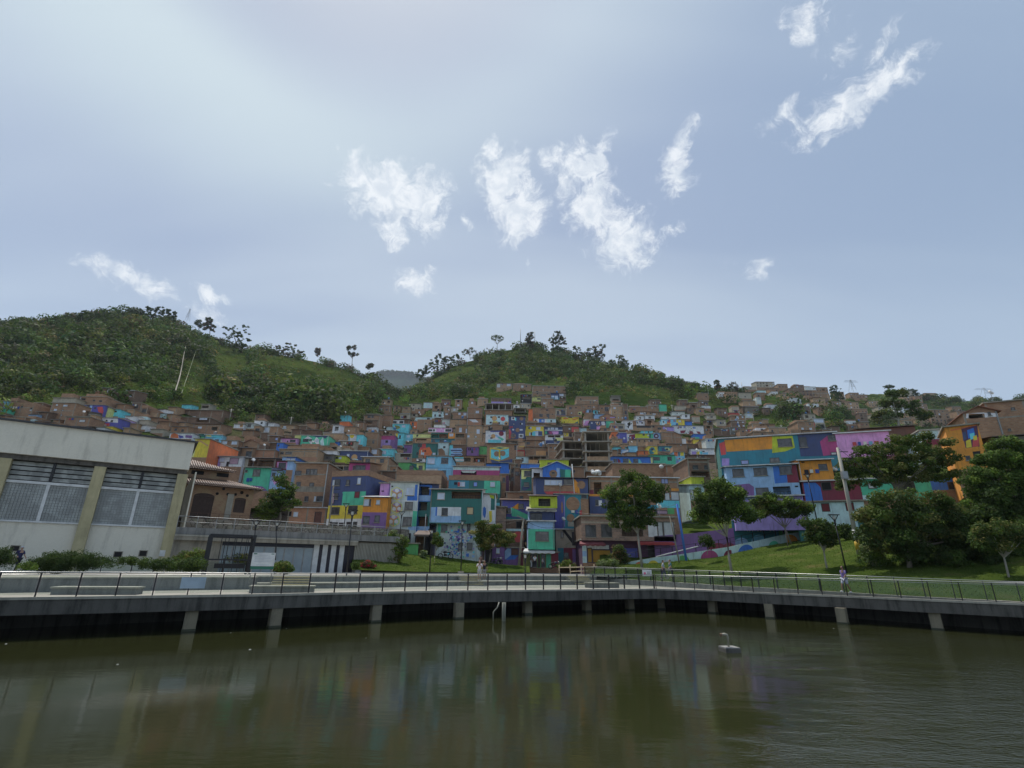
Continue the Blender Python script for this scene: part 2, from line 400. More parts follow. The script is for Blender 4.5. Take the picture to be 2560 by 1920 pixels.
# far blue ridge seen in the saddle between the two hills
def far_ridge():
    nx, ny = 150, 24; co = []
    for j in range(ny):
        for i in range(nx):
            px = 760+i*(1260-760)/(nx-1)
            py = 950-22*math.exp(-((px-1000)/60)**2)-10*math.exp(-((px-950)/30)**2)
            t = j/(ny-1)*1.35; p = at(px, py, 2600); q = Vector((p.x*(.72+.28*t), p.y*(.72+.28*t), p.z*(t if t < 1 else 2-t)))
            q.z += mnoise.noise(Vector((q.x*.006, q.y*.006, 0)))*28*min(1, 2*abs(1-t)); co.append(tuple(q))
    co = np.array(co); i = np.arange(nx-1)[None, :]+np.arange(ny-1)[:, None]*nx; F = np.stack([i, i+1, i+nx+1, i+nx], -1).reshape(-1, 4)
    def fm(g, b): g.L(g.mix(g.ss(g.noise(pos(g), .02, 6, .7), .4, .6), (.03, .05, .03), (.05, .075, .04)), b.inputs['Base Color']); b.inputs['Roughness'].default_value = 1; b.inputs['Specular IOR Level'].default_value = 0
    tag(mk('far_ridge', npmesh('far_ridge', co, F, mat('far_forest', fm))), 'distant blue wooded ridge seen in the saddle between the hills', kind='structure')
far_ridge()
# ================================================================ pond, deck, terraces
def watermat(g, b):
    P = pos(g)
    mp = g.N('ShaderNodeMapping'); g.L(P, mp.inputs[0]); mp.inputs['Scale'].default_value = (.7, 1.5, 1)
    n = g.noise(mp.outputs[0], 2.6, 4, .6); n2 = g.noise(mp.outputs[0], .35, 3, .5); n3 = g.noise(mp.outputs[0], 9, 2, .5)
    g.put(b.inputs['Base Color'], (.024, .0265, .010)); b.inputs['Roughness'].default_value = .085; b.inputs['IOR'].default_value = 1.33
    sp = g.N('ShaderNodeSeparateXYZ'); g.L(P, sp.inputs[0])
    # breeze ruffles the water in the near right part of the pond
    q = g.M('ADD', g.M('MULTIPLY', sp.outputs[0], .20), g.M('MULTIPLY', sp.outputs[1], -.13))
    q = g.M('ADD', q, g.M('MULTIPLY', g.M('SUBTRACT', n2, .5), 2.2))
    rf = g.ss(q, -.8, 1.1)
    h = g.M('ADD', g.M('MULTIPLY', n, .35), g.M('MULTIPLY', n2, 1.2))
    h = g.M('ADD', h, g.M('MULTIPLY', g.M('MULTIPLY', n3, rf), 9))
    h = g.M('ADD', h, g.M('MULTIPLY', g.M('MULTIPLY', n, rf), 13))
    bump(g, b, h, .16, .05)
wm = MB(); wm.face([(-140, -12, -1.66), (140, -12, -1.66), (140, 62, -1.66), (-140, 62, -1.66)], mat('pond_water', watermat))
tag(wm.build('pond_water'), 'dark green still pond reflecting the houses', kind='structure')
FE = [(-700,1560),(-300,1515),(0,1497),(200,1494.5),(400,1491.5),(640,1488),(900,1482.5),(1100,1479),(1340,1476.5),(1520,1474.5),(1640,1473.5),(1760,1477),(1860,1481.5),(2100,1491),(2300,1500),(2560,1511),(2900,1530),(3300,1560)]
FP = [onz(x, y, 0) for x, y in FE]
BE = [(-700,1532),(-300,1497),(0,1482),(200,1479),(400,1476),(640,1473),(900,1470),(1100,1465.5),(1340,1462.5),(1520,1462),(1640,1463.5),(1760,1468),(1860,1472),(2100,1483),(2300,1492.5),(2560,1504),(2900,1522),(3300,1549)]
BP = [onz(x, y, 0) for x, y in BE]
def resample(pts, step):
    out = [pts[0].copy()]; acc = 0; 
    L = 0
    for a, b in zip(pts, pts[1:]):
        seg = (b-a).length
        while L+seg >= step*(len(out)):
            t = (step*len(out)-L)/seg; out.append(a.lerp(b, t))
        L += seg
    return out
def strip(m, A, B, M_):
    for i in range(len(A)-1): m.face([A[i], A[i+1], B[i+1], B[i]], M_)
Zv = lambda p, z: Vector((p.x, p.y, z))
dk = MB(); TH = .70
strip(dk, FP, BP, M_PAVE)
inn = [f.lerp(b, .06) for f, b in zip(FP, BP)]
dm = MB()
for i in range(len(FP)-1):
    a, b = FP[i], FP[i+1]; n_ = (b-a).normalized(); 
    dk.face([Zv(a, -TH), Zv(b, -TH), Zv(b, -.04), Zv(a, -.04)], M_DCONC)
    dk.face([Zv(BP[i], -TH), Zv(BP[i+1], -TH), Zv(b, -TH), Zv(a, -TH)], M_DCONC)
tag(dk.build('deck'), 'concrete waterside deck with a stained dark edge above the pond', kind='structure')
# pale nosing strip along the deck edge
ns = MB()
for i in range(len(FP)-1):
    a, b = FP[i], FP[i+1]; t = (b-a).normalized(); nn = Vector((t.y, -t.x, 0))
    ao, bo = a+nn*.05, b+nn*.05; ai, bi = a-nn*.35, b-nn*.35
    ns.face([Zv(ao, .06), Zv(bo, .06), Zv(bi, .06), Zv(ai, .06)], M_LCONC); ns.face([Zv(ao, -.06), Zv(bo, -.06), Zv(bo, .06), Zv(ao, .06)], M_LCONC); ns.face([Zv(ai, .06), Zv(bi, .06), Zv(bi, .004), Zv(ai, .004)], M_LCONC)
tag(ns.build('deck_kerb'), 'pale concrete kerb along the deck edge', kind='structure')
bw = MB()
for i in range(len(FP)-1):
    a, b = FP[i].lerp(BP[i], .85), FP[i+1].lerp(BP[i+1], .85)
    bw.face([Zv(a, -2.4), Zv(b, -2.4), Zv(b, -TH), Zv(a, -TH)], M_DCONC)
tag(bw.build('quay_wall'), 'dark retaining wall under the deck', kind='structure')
# columns
M_COL = concrete('column_concrete', (.27, .235, .165), .55); M_WET = plain('wet_algae', (.05, .055, .03), .5, 0, 4)
for i, (cx, cy) in enumerate([(465,1578),(680,1569),(935,1555),(1145,1547),(1318,1536),(1468,1529),(1576,1525),(1656,1523),(1786,1533),(1930,1546),(2113,1560),(2352,1575)]):
    p = onz(cx, cy, -1.66); 
    k = min(range(len(FP)-1), key=lambda j: abs((FE[j][0]+FE[j+1][0])/2-cx)); t = (FP[k+1]-FP[k]).normalized()
    m = MB(); m.box(-.29, .29, -.25, .25, -1.2, 1.66-TH+.0, M_COL); m.box(-.31, .31, -.27, .27, -1.2, .1, M_WET)
    o = m.build('deck_column'); o.location = (p.x, p.y+.2, -1.66); o.rotation_euler = (0, 0, math.atan2(t.y, t.x))
    WH = ['leftmost square concrete column in the water', 'second square column from the left under the deck', 'third column from the left under the deck', 'column below the low stairs, left of the hanging pipes',
          'column just right of the hanging pipes', 'column under the round bench end of the deck', 'column one bay left of the deck corner', 'column at the bend of the deck', 'column behind the fountain pipe',
          'column right of the fountain pipe', 'column under the walking woman, third from the right end', 'rightmost leaning looking column in the water'][i]
    tag(o, WH, 'column', 'concrete columns holding up the deck')
# terraces behind the deck (left and centre)
PZ = .76
def off(pts, d):
    out = []
    for i, p in enumerate(pts):
        a = pts[max(0, i-1)]; b = pts[min(len(pts)-1, i+1)]; t = (b-a).normalized(); out.append(Vector((p.x-t.y*d, p.y+t.x*d, p.z)))
    return out
L1 = BP[:10]; L2 = off(L1, 2.0)
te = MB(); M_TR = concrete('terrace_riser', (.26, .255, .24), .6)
for i in range(len(L1)-1):
    left = BE[i+1][0] <= 640
    z1 = PZ if left else .37
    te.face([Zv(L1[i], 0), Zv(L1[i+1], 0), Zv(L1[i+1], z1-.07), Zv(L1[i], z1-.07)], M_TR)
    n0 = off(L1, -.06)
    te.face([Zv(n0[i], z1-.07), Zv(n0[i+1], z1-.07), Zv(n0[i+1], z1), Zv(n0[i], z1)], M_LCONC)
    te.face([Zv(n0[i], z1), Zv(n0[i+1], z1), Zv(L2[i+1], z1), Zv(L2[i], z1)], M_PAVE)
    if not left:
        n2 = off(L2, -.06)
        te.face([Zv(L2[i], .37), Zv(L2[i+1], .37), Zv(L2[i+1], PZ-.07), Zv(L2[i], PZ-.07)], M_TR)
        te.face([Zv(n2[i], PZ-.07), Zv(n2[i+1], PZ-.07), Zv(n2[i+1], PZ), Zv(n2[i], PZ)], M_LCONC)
tag(te.build('terrace'), 'long low concrete terrace steps behind the deck', kind='structure')
pz = MB(); far = [Vector((-160, 30, PZ)), Vector((-150, 92, PZ)), Vector((-60, 92, PZ)), Vector((14, 92, PZ)), Vector((16, 60, PZ))]
pp = [Zv(p, PZ) for p in off(L2, -.06)]
pz.face([pp[0]] + [Vector((-160, 10, PZ))] + far[:0] + [Vector((-160, 95, PZ)), Vector((30, 95, PZ)), Vector((26, 56, PZ))] + list(reversed(pp))[:-1], M_PAVE)
tag(pz.build('plaza'), 'grey paved plaza behind the terrace steps', kind='structure')
# ================================================================ right bank: ramp, lawns
GE = [(1461,1443,.57),(1560,1448,.52),(1632,1452,.47),(1810,1464,.36),(2000,1474.5,.30),(2224,1487.5,.2),(2366,1495,.12),(2560,1505,.06),(2900,1523,.05),(3300,1549,.05)]
GP = [onz(x, y, z) for x, y, z in GE]
rp = MB(); B2 = BP[9:] ; 
GB = [Vector((p.x, p.y, -.25)) for p in GP]
for i in range(len(GP)-1):
    rp.face([GB[i], GB[i+1], GP[i+1], GP[i]], M_TR)
GI = off(GP, 2.6)
for i in range(len(GP)-1): rp.face([GP[i], GP[i+1], GI[i+1], GI[i]], M_LCONC)
for i in range(len(GP)-1): rp.face([Zv(BP[9+min(i, 8)], -.004), Zv(BP[9+min(i+1, 8)], -.004), Zv(GI[i+1], -.004), Zv(GI[i], -.004)], M_PAVE)
tag(rp.build('ramp'), 'raised concrete ramp path beside the lawn', kind='structure')
def grassmat(g, b):
    P = pos(g); n = g.noise(P, .35, 5, .7); n2 = g.noise(P, 3.2, 5, .7); n3 = g.noise(P, 14, 3, .7)
    c = g.mix(g.ss(n, .35, .65), (.052, .085, .017), (.092, .128, .030))
    c = g.mix(g.ss(n2, .45, .7, 0, .7), c, (.055, .08, .018)); c = g.mix(g.ss(n3, .5, .7, 0, .5), c, (.115, .148, .035)); c = g.mix(g.ss(n, .55, .72, 0, .65), c, (.15, .12, .055))
    g.L(c, b.inputs['Base Color']); b.inputs['Roughness'].default_value = 1; b.inputs['Specular IOR Level'].default_value = 0; bump(g, b, g.M('ADD', n2, n3), .9, .15)
M_GRASS = mat('grass', grassmat)
LAWN = []
def lawn(name, label, bot, top, nu=70, nv=26, rough=.18):
    def samp(pts, t):
        L = [0]
        for a, b in zip(pts, pts[1:]): L.append(L[-1]+(b-a).length)
        s = t*L[-1]
        for i in range(len(pts)-1):
            if s <= L[i+1]+1e-6: return pts[i].lerp(pts[i+1], (s-L[i])/max(1e-6, L[i+1]-L[i]))
        return pts[-1]
    co = []; 
    for j in range(nv):
        for i in range(nu):
            u = i/(nu-1); v = j/(nv-1); p = samp(bot, u).lerp(samp(top, u), v); e = min(1, 4*v, 6*(1-v))
            h = mnoise.noise(Vector((p.x*.16, p.y*.16, 3)))*rough*2.2+mnoise.noise(Vector((p.x*.7, p.y*.7, 1)))*rough*.5
            bul = math.sin(v*math.pi)*.25
            co.append((p.x, p.y, p.z+(h+bul)*e))
    co = np.array(co); i = np.arange(nu-1)[None, :]+np.arange(nv-1)[:, None]*nu
    F = np.stack([i, i+1, i+nu+1, i+nu], -1).reshape(-1, 4); LAWN.append(co.reshape(nv, nu, 3))
    return tag(mk(name, npmesh(name, co, F, M_GRASS)), label, kind='structure')
bot = off(GP, .5)
top = [at(x, y, d) for x, y, d in [(1500,1412,64),(1560,1412,66),(1705,1405,67),(1826,1387,68),(1971,1354,69),(2029,1344,69),(2150,1322,68),(2350,1290,64),(2560,1268,58),(3000,1240,50),(3400,1200,50)]]
lawn('lawn', 'sloping green lawn right of the houses', [Zv(p, p.z+.02) for p in bot], top, 120, 34)
lawn('grass_mound', 'small green mound in front of the mural house', [at(x, y, d) for x, y, d in [(880,1424,52),(1000,1428,54),(1100,1430,56),(1200,1431,58),(1325,1431,62)]],
     [at(x, y, d) for x, y, d in [(880,1380,64),(960,1384,66),(1083,1388,69),(1194,1404,72),(1320,1419,76)]], 60, 22)
# street strip in front of the house row
st = MB(); st.face([at(880,1392,70), at(1080,1389,71), at(1194,1405,73), at(1325,1421,76), at(1640,1416,74), at(1640,1404,90), at(1194,1396,90), at(880,1370,90)], concrete('street', (.25, .24, .22), .2))
tag(st.build('street'), 'narrow concrete street at the foot of the house row', kind='structure')
# grass blades (uncountable)
def blades():
    allc = []; tint = []
    for gi, (g_, dens) in enumerate(zip(LAWN, (42000, 14000))):
        nv, nu, _ = g_.shape
        a = rng.random(dens)*(nu-2); b = rng.random(dens)*(nv-2); i = a.astype(int); j = b.astype(int); fa = (a-i)[:, None]; fb = (b-j)[:, None]
        p = g_[j, i]*(1-fa)*(1-fb)+g_[j, i+1]*fa*(1-fb)+g_[j+1, i]*(1-fa)*fb+g_[j+1, i+1]*fa*fb
        ang = rng.random(dens)*6.28; h = rng.uniform(.03, .10, dens); w = rng.uniform(.015, .06, dens)
        dx = np.cos(ang)*w; dy = np.sin(ang)*w; lean = rng.normal(0, .06, (dens, 2))
        q = np.stack([p+np.stack([-dx, -dy, 0*w-.02], 1), p+np.stack([dx, dy, 0*w-.02], 1), p+np.stack([lean[:, 0], lean[:, 1], h], 1)], 1); allc.append(q.reshape(-1, 3))
        t = rng.random((dens, 1)); tint.append(np.array([[.065, .115, .016]])*(1-t)+np.array([[.125, .158, .038]])*t)
    co = np.concatenate(allc); F = np.arange(len(co)).reshape(-1, 3)
    me = npmesh('grass', co, F, leafmat(), np.concatenate(tint), smooth=False)
    tag(mk('grass', me), 'short tufts of grass on the lawns', 'grass', kind='stuff')
def leafmat():
    if 'leaf' in MC: return MC['leaf']
    m = bpy.data.materials.new('leaf'); m.use_nodes = True; g = NT(m.node_tree); g.n.clear(); MC['leaf'] = m
    o = g.N('ShaderNodeOutputMaterial'); a = g.N('ShaderNodeAttribute', attribute_name='tint')
    b = g.N('ShaderNodeBsdfPrincipled'); g.L(a.outputs[0], b.inputs['Base Color']); b.inputs['Roughness'].default_value = .7; b.inputs['Specular IOR Level'].default_value = .12
    t = g.N('ShaderNodeBsdfTranslucent'); g.L(g.mix(.5, a.outputs[0], (.12, .20, .03)), t.inputs[0])
    x = g.N('ShaderNodeMixShader'); x.inputs[0].default_value = .28; g.L(b.outputs[0], x.inputs[1]); g.L(t.outputs[0], x.inputs[2]); g.L(x.outputs[0], o.inputs[0]); return m
blades()
# ================================================================ facade frame
REG = dict(A=(760,1140,6.144), B=(1040,1140,6.144), C=(1240,1160,6.144), D=(1400,1120,5.353), E=(1740,1040,4.147), F=(2080,940,3.319), G=(0,1040,3.95), K=(400,1140,3.95),
    L=(560,940,5.53), M=(900,940,5.53), N=(1250,940,4.424), P=(1200,960,7.9), Q=(1440,960,7.9), R=(1660,940,7.9), S=(420,980,7.9), T=(0,960,6.9125), U=(1960,900,3.687),
    V=(1500,860,3.687), W=(0,740,3.456), X=(1700,1240,5.53), Y=(420,1260,7.373), Z=(1240,1350,7.373), O=(0,0,1), a=(0,1360,3.16), b=(640,1360,3.16), c=(1240,1360,3.16), d=(1860,1360,3.16))
def px(reg, x, y): o = REG[reg]; return (o[0]+x/o[2], o[1]+y/o[2])
class Fac:
    def __init__(s, P, yaw, reg='O'):
        s.P = P; s.yaw = yaw; s.ax = Vector((math.cos(yaw), math.sin(yaw), 0)); s.n = Vector((math.sin(yaw), -math.cos(yaw), 0)); s.reg = reg
    def uv(s, x, y, n=0.0):
        X, Y = px(s.reg, x, y); d = ray(X, Y); P = s.P + s.n*n; t = (P-CAM).dot(s.n)/d.dot(s.n); Q = CAM+d*t
        return ((Q-s.P).dot(s.ax), Q.z-s.P.z)
    def rect(s, x0, y0, x1, y1, n=0.0):
        cx, cy = (x0+x1)/2, (y0+y1)/2
        return s.uv(x0, cy, n)[0], s.uv(x1, cy, n)[0], s.uv(cx, y1, n)[1], s.uv(cx, y0, n)[1]
def ring(m, w, h, t, d0, d1, M_):               # frame ring, x -w/2..w/2, z 0..h, y from d0(front) to d1
    m.box(-w/2, w/2, d0, d1, 0, t, M_); m.box(-w/2, w/2, d0, d1, h-t, h, M_); m.box(-w/2, -w/2+t, d0, d1, t, h-t, M_); m.box(w/2-t, w/2, d0, d1, t, h-t, M_)
WCACHE = {}
def window(kind, w, h, parent, u, v, near, proud, fr=None):
    w = max(.25, round(w, 1)); h = max(.25, round(h, 1))
    fm = fr or (M_WFRAME if kind in 's' else M_FRAME)
    key = (kind, w, h, near, proud, fm.name)
    if key not in WCACHE:
        t = .07 if near else .09
        y0 = -.07 if proud else -.03; y1 = .10
        m = MB(); ring(m, w, h, t, y0, y1, fm)
        if kind in 'gsckyL' and w > 1.0:
            nm = 1 if w < 2.2 else (3 if w > 3.5 else 2)
            for q in range(1, nm+1): m.box(-w/2+w*q/(nm+1)-.03, -w/2+w*q/(nm+1)+.03, y0+.01, y1-.01, t, h-t, fm)
        if near and kind in 'gsck': m.box(-w/2-.08, w/2+.08, y0-.06, y1, -.09, -.003, M_CONC)
        if kind == 'R':
            for q in range(1, 6): m.box(-w/2+w*q/6-.025, -w/2+w*q/6+.025, y0, y0+.04, t, h-t, PANE['R'])
        pm = MB(); pm.box(-w/2+t-.002, w/2-t+.002, y0+.035 if proud else .03, y1-.02, t-.002, h-t+.002, PANE[kind])
        if near: WCACHE[key] = (m.mesh('window'), pm.mesh('pane'))
        else:
            pm.box(-.01, .01, .05, .06, t, t+.01, PANE[kind]); b0 = len(m.v)
            m.v += pm.v; m.f += [tuple(i+b0 for i in f) for f in pm.f]; k = m.mi(PANE[kind]); m.m += [k]*len(pm.f); m.sm += pm.sm
            WCACHE[key] = (m.mesh('window'), None)
    a, b = WCACHE[key]; nm = {'D': 'door', 'W': 'door', 'O': 'shutter_door', 'v': 'vent'}.get(kind, 'window')
    o = mk(nm, a, parent, (u, 0, v))
    if b: mk('pane' if nm == 'window' else 'leaf', b, o)
    return o
def cellwall(m, us, vs_, holes, rects, base, y=0.0):
    def dd(l):
        l = sorted(l); o = [l[0]]
        for q in l[1:]:
            if q-o[-1] > .015: o.append(q)
        return o
    us = dd(us); vs_ = dd(vs_)
    for i in range(len(us)-1):
        for j in range(len(vs_)-1):
            cu = (us[i]+us[i+1])/2; cv = (vs_[j]+vs_[j+1])/2
            if any(a < cu < b and c < cv < d for a, b, c, d in holes): continue
            M_ = base
            for (a, b, c, d, mm) in rects:
                if a < cu < b and c < cv < d: M_ = mm
            m.face([(us[i], y, vs_[j]), (us[i+1], y, vs_[j]), (us[i+1], y, vs_[j+1]), (us[i], y, vs_[j+1])], M_)
NH = [0]
RECTS = []
def house(reg, x0, y0, x1, y1, wall, label, wins='auto', art='', D=None, yaw=0, dp=None, roof='slab', side=None, cat='house', base=3.0, roofm=None, over=None, name=None, group=None, tank=False, on=None):
    X0, Y0 = px(reg, x0, y0); X1, Y1 = px(reg, x1, y1); cx = (X0+X1)/2; RECTS.append((X0, Y0, X1, Y1))
    if D is None: D = hitD(cx, min(Y1+6, 1400)) if on is None else 60
    if on is not None:
        d = ray(cx, Y1); t = (on.P-CAM).dot(on.n)/d.dot(on.n); D = (CAM+d*t).y
    P = at(cx, Y1, D); f = Fac(P, R(yaw), reg); near = D < 135
    ua, ub, va, vb = f.rect(x0, y0, x1, y1); vb = f.uv((x0+x1)/2, y0)[1]; va = 0
    w = ub-ua; h = vb
    if dp is None: dp = min(8.0, max(4.5, w*.8))
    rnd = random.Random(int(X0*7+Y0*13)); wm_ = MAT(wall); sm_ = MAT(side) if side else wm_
    root = empty(name or ('building' if cat == 'building' else 'house'), P, R(yaw), label, cat, group); NH[0] += 1
    rects = []; polys = []
    for it in [q.strip() for q in art.split(';') if q.strip()]:
        k, *v = it.split()
        v = [float(q) for q in v]
        if k.startswith('poly:'): polys.append((k[5:], [f.uv(v[i], v[i+1]) for i in range(0, len(v), 2)]))
        elif k.startswith('circ:'):
            c = f.uv(v[0], v[1]); r = f.uv(v[0]+v[2], v[1])[0]-c[0]; polys.append((k[5:], [(c[0]+r*math.cos(t*math.pi/10), c[1]+r*math.sin(t*math.pi/10)) for t in range(20)]))
        elif k.startswith('line:'):
            a = Vector(f.uv(v[0], v[1])); b = Vector(f.uv(v[2], v[3])); t = (b-a).normalized(); q = Vector((-t.y, t.x))*(v[4]/f_px(D)/REG[reg][2]/2); polys.append((k[5:], [tuple(a-q), tuple(b-q), tuple(b+q), tuple(a+q)]))
        elif k.startswith('band:'): a = f.uv((x0+x1)/2, v[0])[1]; b = f.uv((x0+x1)/2, v[1])[1]; rects.append((ua-1, ub+1, min(a, b), max(a, b), MAT(k[5:])))
        else: a = f.rect(*v); rects.append((a[0], a[1], a[2], a[3], MAT(k)))
    if wall in ('brick', 'tbrick', 'dbrick', 'obrick') and 'mural' not in label and 'painted' not in label:
        for k_ in range(1, int(h/2.6)+1): rects.insert(0, (ua-1, ub+1, k_*2.6-.2, k_*2.6, M_CONC))
        nb_ = max(1, round(w/3.6))
        for k_ in range(nb_+1): rects.insert(0, (ua+(w-.22)*k_/nb_, ua+(w-.22)*k_/nb_+.22, -1, h+1, M_CONC))
    wl = []
    if wins.startswith('auto'):
        ns = max(1, round(h/2.7)); nc = max(1, int(w/2.6)); kinds = 'gkdsgsck'
        for r_ in range(ns):
            for c_ in range(nc):
                if rnd.random() < .22: continue
                ww = rnd.uniform(.8, 1.3); hh = rnd.uniform(.8, 1.2); k = rnd.choice(kinds)
                q_ = rnd.random()
                if q_ < .10: k = 'D'; ww = .9; hh = 1.9
                elif q_ < .22: k = 'o'; ww = rnd.uniform(1.4, 2.1); hh = 1.6
                uc = ua+w*(c_+.5)/nc+rnd.uniform(-.2, .2); vc = h*(r_)/ns+(.85 if k != 'D' else .1)
                if vc+hh > h-.15 or uc-ww/2 < ua+.1 or uc+ww/2 > ub-.1: continue
                wl.append((k, uc-ww/2, uc+ww/2, vc, vc+hh))
    else:
        for it in [q.strip() for q in wins.split(';') if q.strip()]:
            k, *v = it.split(); a = f.rect(*[float(q) for q in v])
            wl.append((k, max(a[0], ua+.03), min(a[1], ub-.03), max(a[2], .03), min(a[3], h-.03)))
    wl = [q for q in wl if q[2]-q[1] > .15 and q[4]-q[3] > .15]
    proud = bool(polys)
    holes = [(a, b, c, d) for k, a, b, c, d in wl]
    m = MB()
    gz = h
    cellwall(m, [ua, ub]+[q for a, b, c, d in holes for q in (a, b)]+[q for r_ in rects for q in (max(ua, r_[0]), min(ub, r_[1]))],
             [0, h]+[q for a, b, c, d in holes for q in (c, d)]+[q for r_ in rects for q in (max(0, r_[2]), min(h, r_[3]))], holes, rects, wm_)
    fb = MAT('brick') if wall not in ('brick', 'tbrick', 'dbrick') and base > 1.01 else wm_
    m.face([(ua, 0, -base), (ub, 0, -base), (ub, 0, 0), (ua, 0, 0)], fb)
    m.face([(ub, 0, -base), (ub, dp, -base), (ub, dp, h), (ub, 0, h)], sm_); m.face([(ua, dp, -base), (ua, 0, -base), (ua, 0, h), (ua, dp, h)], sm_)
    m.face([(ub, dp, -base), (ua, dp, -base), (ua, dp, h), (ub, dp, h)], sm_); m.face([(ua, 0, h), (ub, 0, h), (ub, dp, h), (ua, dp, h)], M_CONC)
    for k, a, b, c, d in wl:
        if k == 'o':
            q = 1.8; im = rnd.choice([M_BRICK, wm_, M_CONC])
            m.face([(a, 0, c), (b, 0, c), (b, q, c), (a, q, c)], M_CONC); m.face([(a, 0, d), (a, q, d), (b, q, d), (b, 0, d)], M_CONC)
            m.face([(a, 0, c), (a, q, c), (a, q, d), (a, 0, d)], im); m.face([(b, 0, c), (b, 0, d), (b, q, d), (b, q, c)], im); m.face([(a, q, c), (b, q, c), (b, q, d), (a, q, d)], im)
        else:
            q = .09
            m.face([(a, 0, c), (b, 0, c), (b, q, c), (a, q, c)], wm_); m.face([(a, 0, d), (a, q, d), (b, q, d), (b, 0, d)], wm_)
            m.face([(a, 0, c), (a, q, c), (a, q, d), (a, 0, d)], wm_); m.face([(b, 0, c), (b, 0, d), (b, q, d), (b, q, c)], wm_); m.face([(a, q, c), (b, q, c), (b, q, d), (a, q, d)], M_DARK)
    m.build('wall', root)
    for k, a, b, c, d in wl:
        if k == 'o':
            if near and rnd.random() < .8:
                pm = MB(); hh = min(1.0, (d-c)*.5); pm.box(a+.02, b-.02, .03, .07, c+hh-.05, c+hh, M_BLACK); nb = max(3, int((b-a)/.35))
                for i in range(nb+1): t = a+.04+(b-a-.08)*i/nb; pm.box(t-.015, t+.015, .035, .06, c+.01, c+hh-.05, M_BLACK)
                pm.build('balcony_rail', root)
                dm_ = MB(); dm_.box(-.45, .45, -.04, 0, 0, 2.0, PANE['D']); 
                if d-c > 2.1 and b-a > 1.4: dm_.build('door', root, (a+(b-a)*rnd.uniform(.3, .7), 1.79, c+.01))
        elif k != 'v': window(k, b-a, d-c, root, (a+b)/2, c, near, proud)
        else:
            vm = MB(); vm.box(a+.01, b-.01, .02, .08, c+.01, d-.01, M_DARK); vm.build('vent', root)
    if polys:
        pm = MB()
        for i, (c, pt) in enumerate(polys):
            y = -.008-.003*i; pt = [(min(ub-.01, max(ua+.01, p[0])), min(h-.01, max(.01, p[1]))) for p in pt]
            ar = sum(pt[j][0]*pt[(j+1) % len(pt)][1]-pt[(j+1) % len(pt)][0]*pt[j][1] for j in range(len(pt)))
            if ar < 0: pt = pt[::-1]
            pm.face([(p[0], y, p[1]) for p in pt], MAT(c))
        tag(pm.build('mural', root), kind='stuff' if len(polys) > 25 else None)
    ov = .3 if over is None else over
    rm_ = {'w': M_TINW, 'g': M_TING, 'r': M_TINR, 'b': M_TINB, 'c': M_CONC, 'l': M_LCONC}.get(roofm or rnd.choice('wgrbg'))
    if roof == 'slab':
        r_ = MB(); r_.box(ua-.22, ub+.22, -ov, dp, h+.003, h+.16, MAT('lconcm') if roofm == 'l' else M_CONC); r_.build('roof', root)
        if rnd.random() < .4 and not near:
            q = MB(); q.box(ua+w*.1, ua+w*.65, dp*.3, dp*.9, h+.165, h+rnd.uniform(1.2, 2.0), MAT('brick')); q.build('rooftop_room', root)
    elif roof in ('tin', 'tinb'):
        s_ = .14 if roof == 'tin' else -.06; r_ = MB(); o2 = .55 if over is None else over
        z0 = h+.02+(0 if s_ > 0 else -s_*0); a0 = -o2
        P8 = lambda y, t: h+.03+s_*(y-a0)+t if s_ > 0 else h+.5+s_*(y-a0)+t
        for (za, zb) in ((0, .07),):
            v = [(ua-.3, a0, P8(a0, 0)), (ub+.3, a0, P8(a0, 0)), (ub+.3, dp, P8(dp, 0)), (ua-.3, dp, P8(dp, 0)), (ua-.3, a0, P8(a0, .07)), (ub+.3, a0, P8(a0, .07)), (ub+.3, dp, P8(dp, .07)), (ua-.3, dp, P8(dp, .07))]
            for q in ((0,3,2,1),(4,5,6,7),(0,1,5,4),(1,2,6,5),(2,3,7,6),(3,0,4,7)): r_.face([v[i] for i in q], rm_)
        r_.build('roof', root)
        if s_ > 0:
            g_ = MB(); 
            for xx in (ua, ub): g_.face([(xx, 0, h), (xx, dp, h), (xx, dp, P8(dp, 0)), (xx, 0, P8(0, 0)-.0)], sm_)
            g_.face([(ub, dp, h), (ua, dp, h), (ua, dp, P8(dp, 0)), (ub, dp, P8(dp, 0))], sm_); g_.build('wall_top', root)
    elif roof == 'par':
        r_ = MB(); t = .18; hh = .8
        for q in ((ua-.05, ub+.05, -.05, t), (ua-.05, ub+.05, dp-t, dp), (ua-.05, ua+t, t, dp-t), (ub-t, ub+.05, t, dp-t)): r_.box(q[0], q[1], q[2], q[3], h+.003, h+hh, MAT('brick'))
        r_.build('parapet', root)
    elif roof in ('gable', 'tile'):
        rm2 = rm_ if roof == 'gable' else plain('roof_tile', (.30, .14, .09), .85, 0, 1.5); g_ = MB(); uc = (ua+ub)/2; gh = min(1.6, w*.22)
        g_.face([(ua, 0, h), (ub, 0, h), (uc, 0, h+gh)], wm_); g_.build('gable_wall', root); g_ = MB(); g_.face([(ub, dp, h), (ua, dp, h), (uc, dp, h+gh)], wm_); g_.build('gable_wall', root)
        r_ = MB()
        for s1, xe in ((-1, ua-.35), (1, ub+.35)):
            ze = h-.35*gh/(w/2)+.02; a = [(xe, -.4, ze), (uc, -.4, h+gh+.02), (uc, dp+.2, h+gh+.02), (xe, dp+.2, ze)]; b = [(p[0], p[1], p[2]+.08) for p in a]
            if s1 > 0: a, b = a[::-1], b[::-1]
            r_.face(a[::-1], rm2); r_.face(b, rm2)
            for i in range(4): r_.face([a[i], a[(i+1) % 4], b[(i+1) % 4], b[i]], rm2)
        r_.build('roof', root)
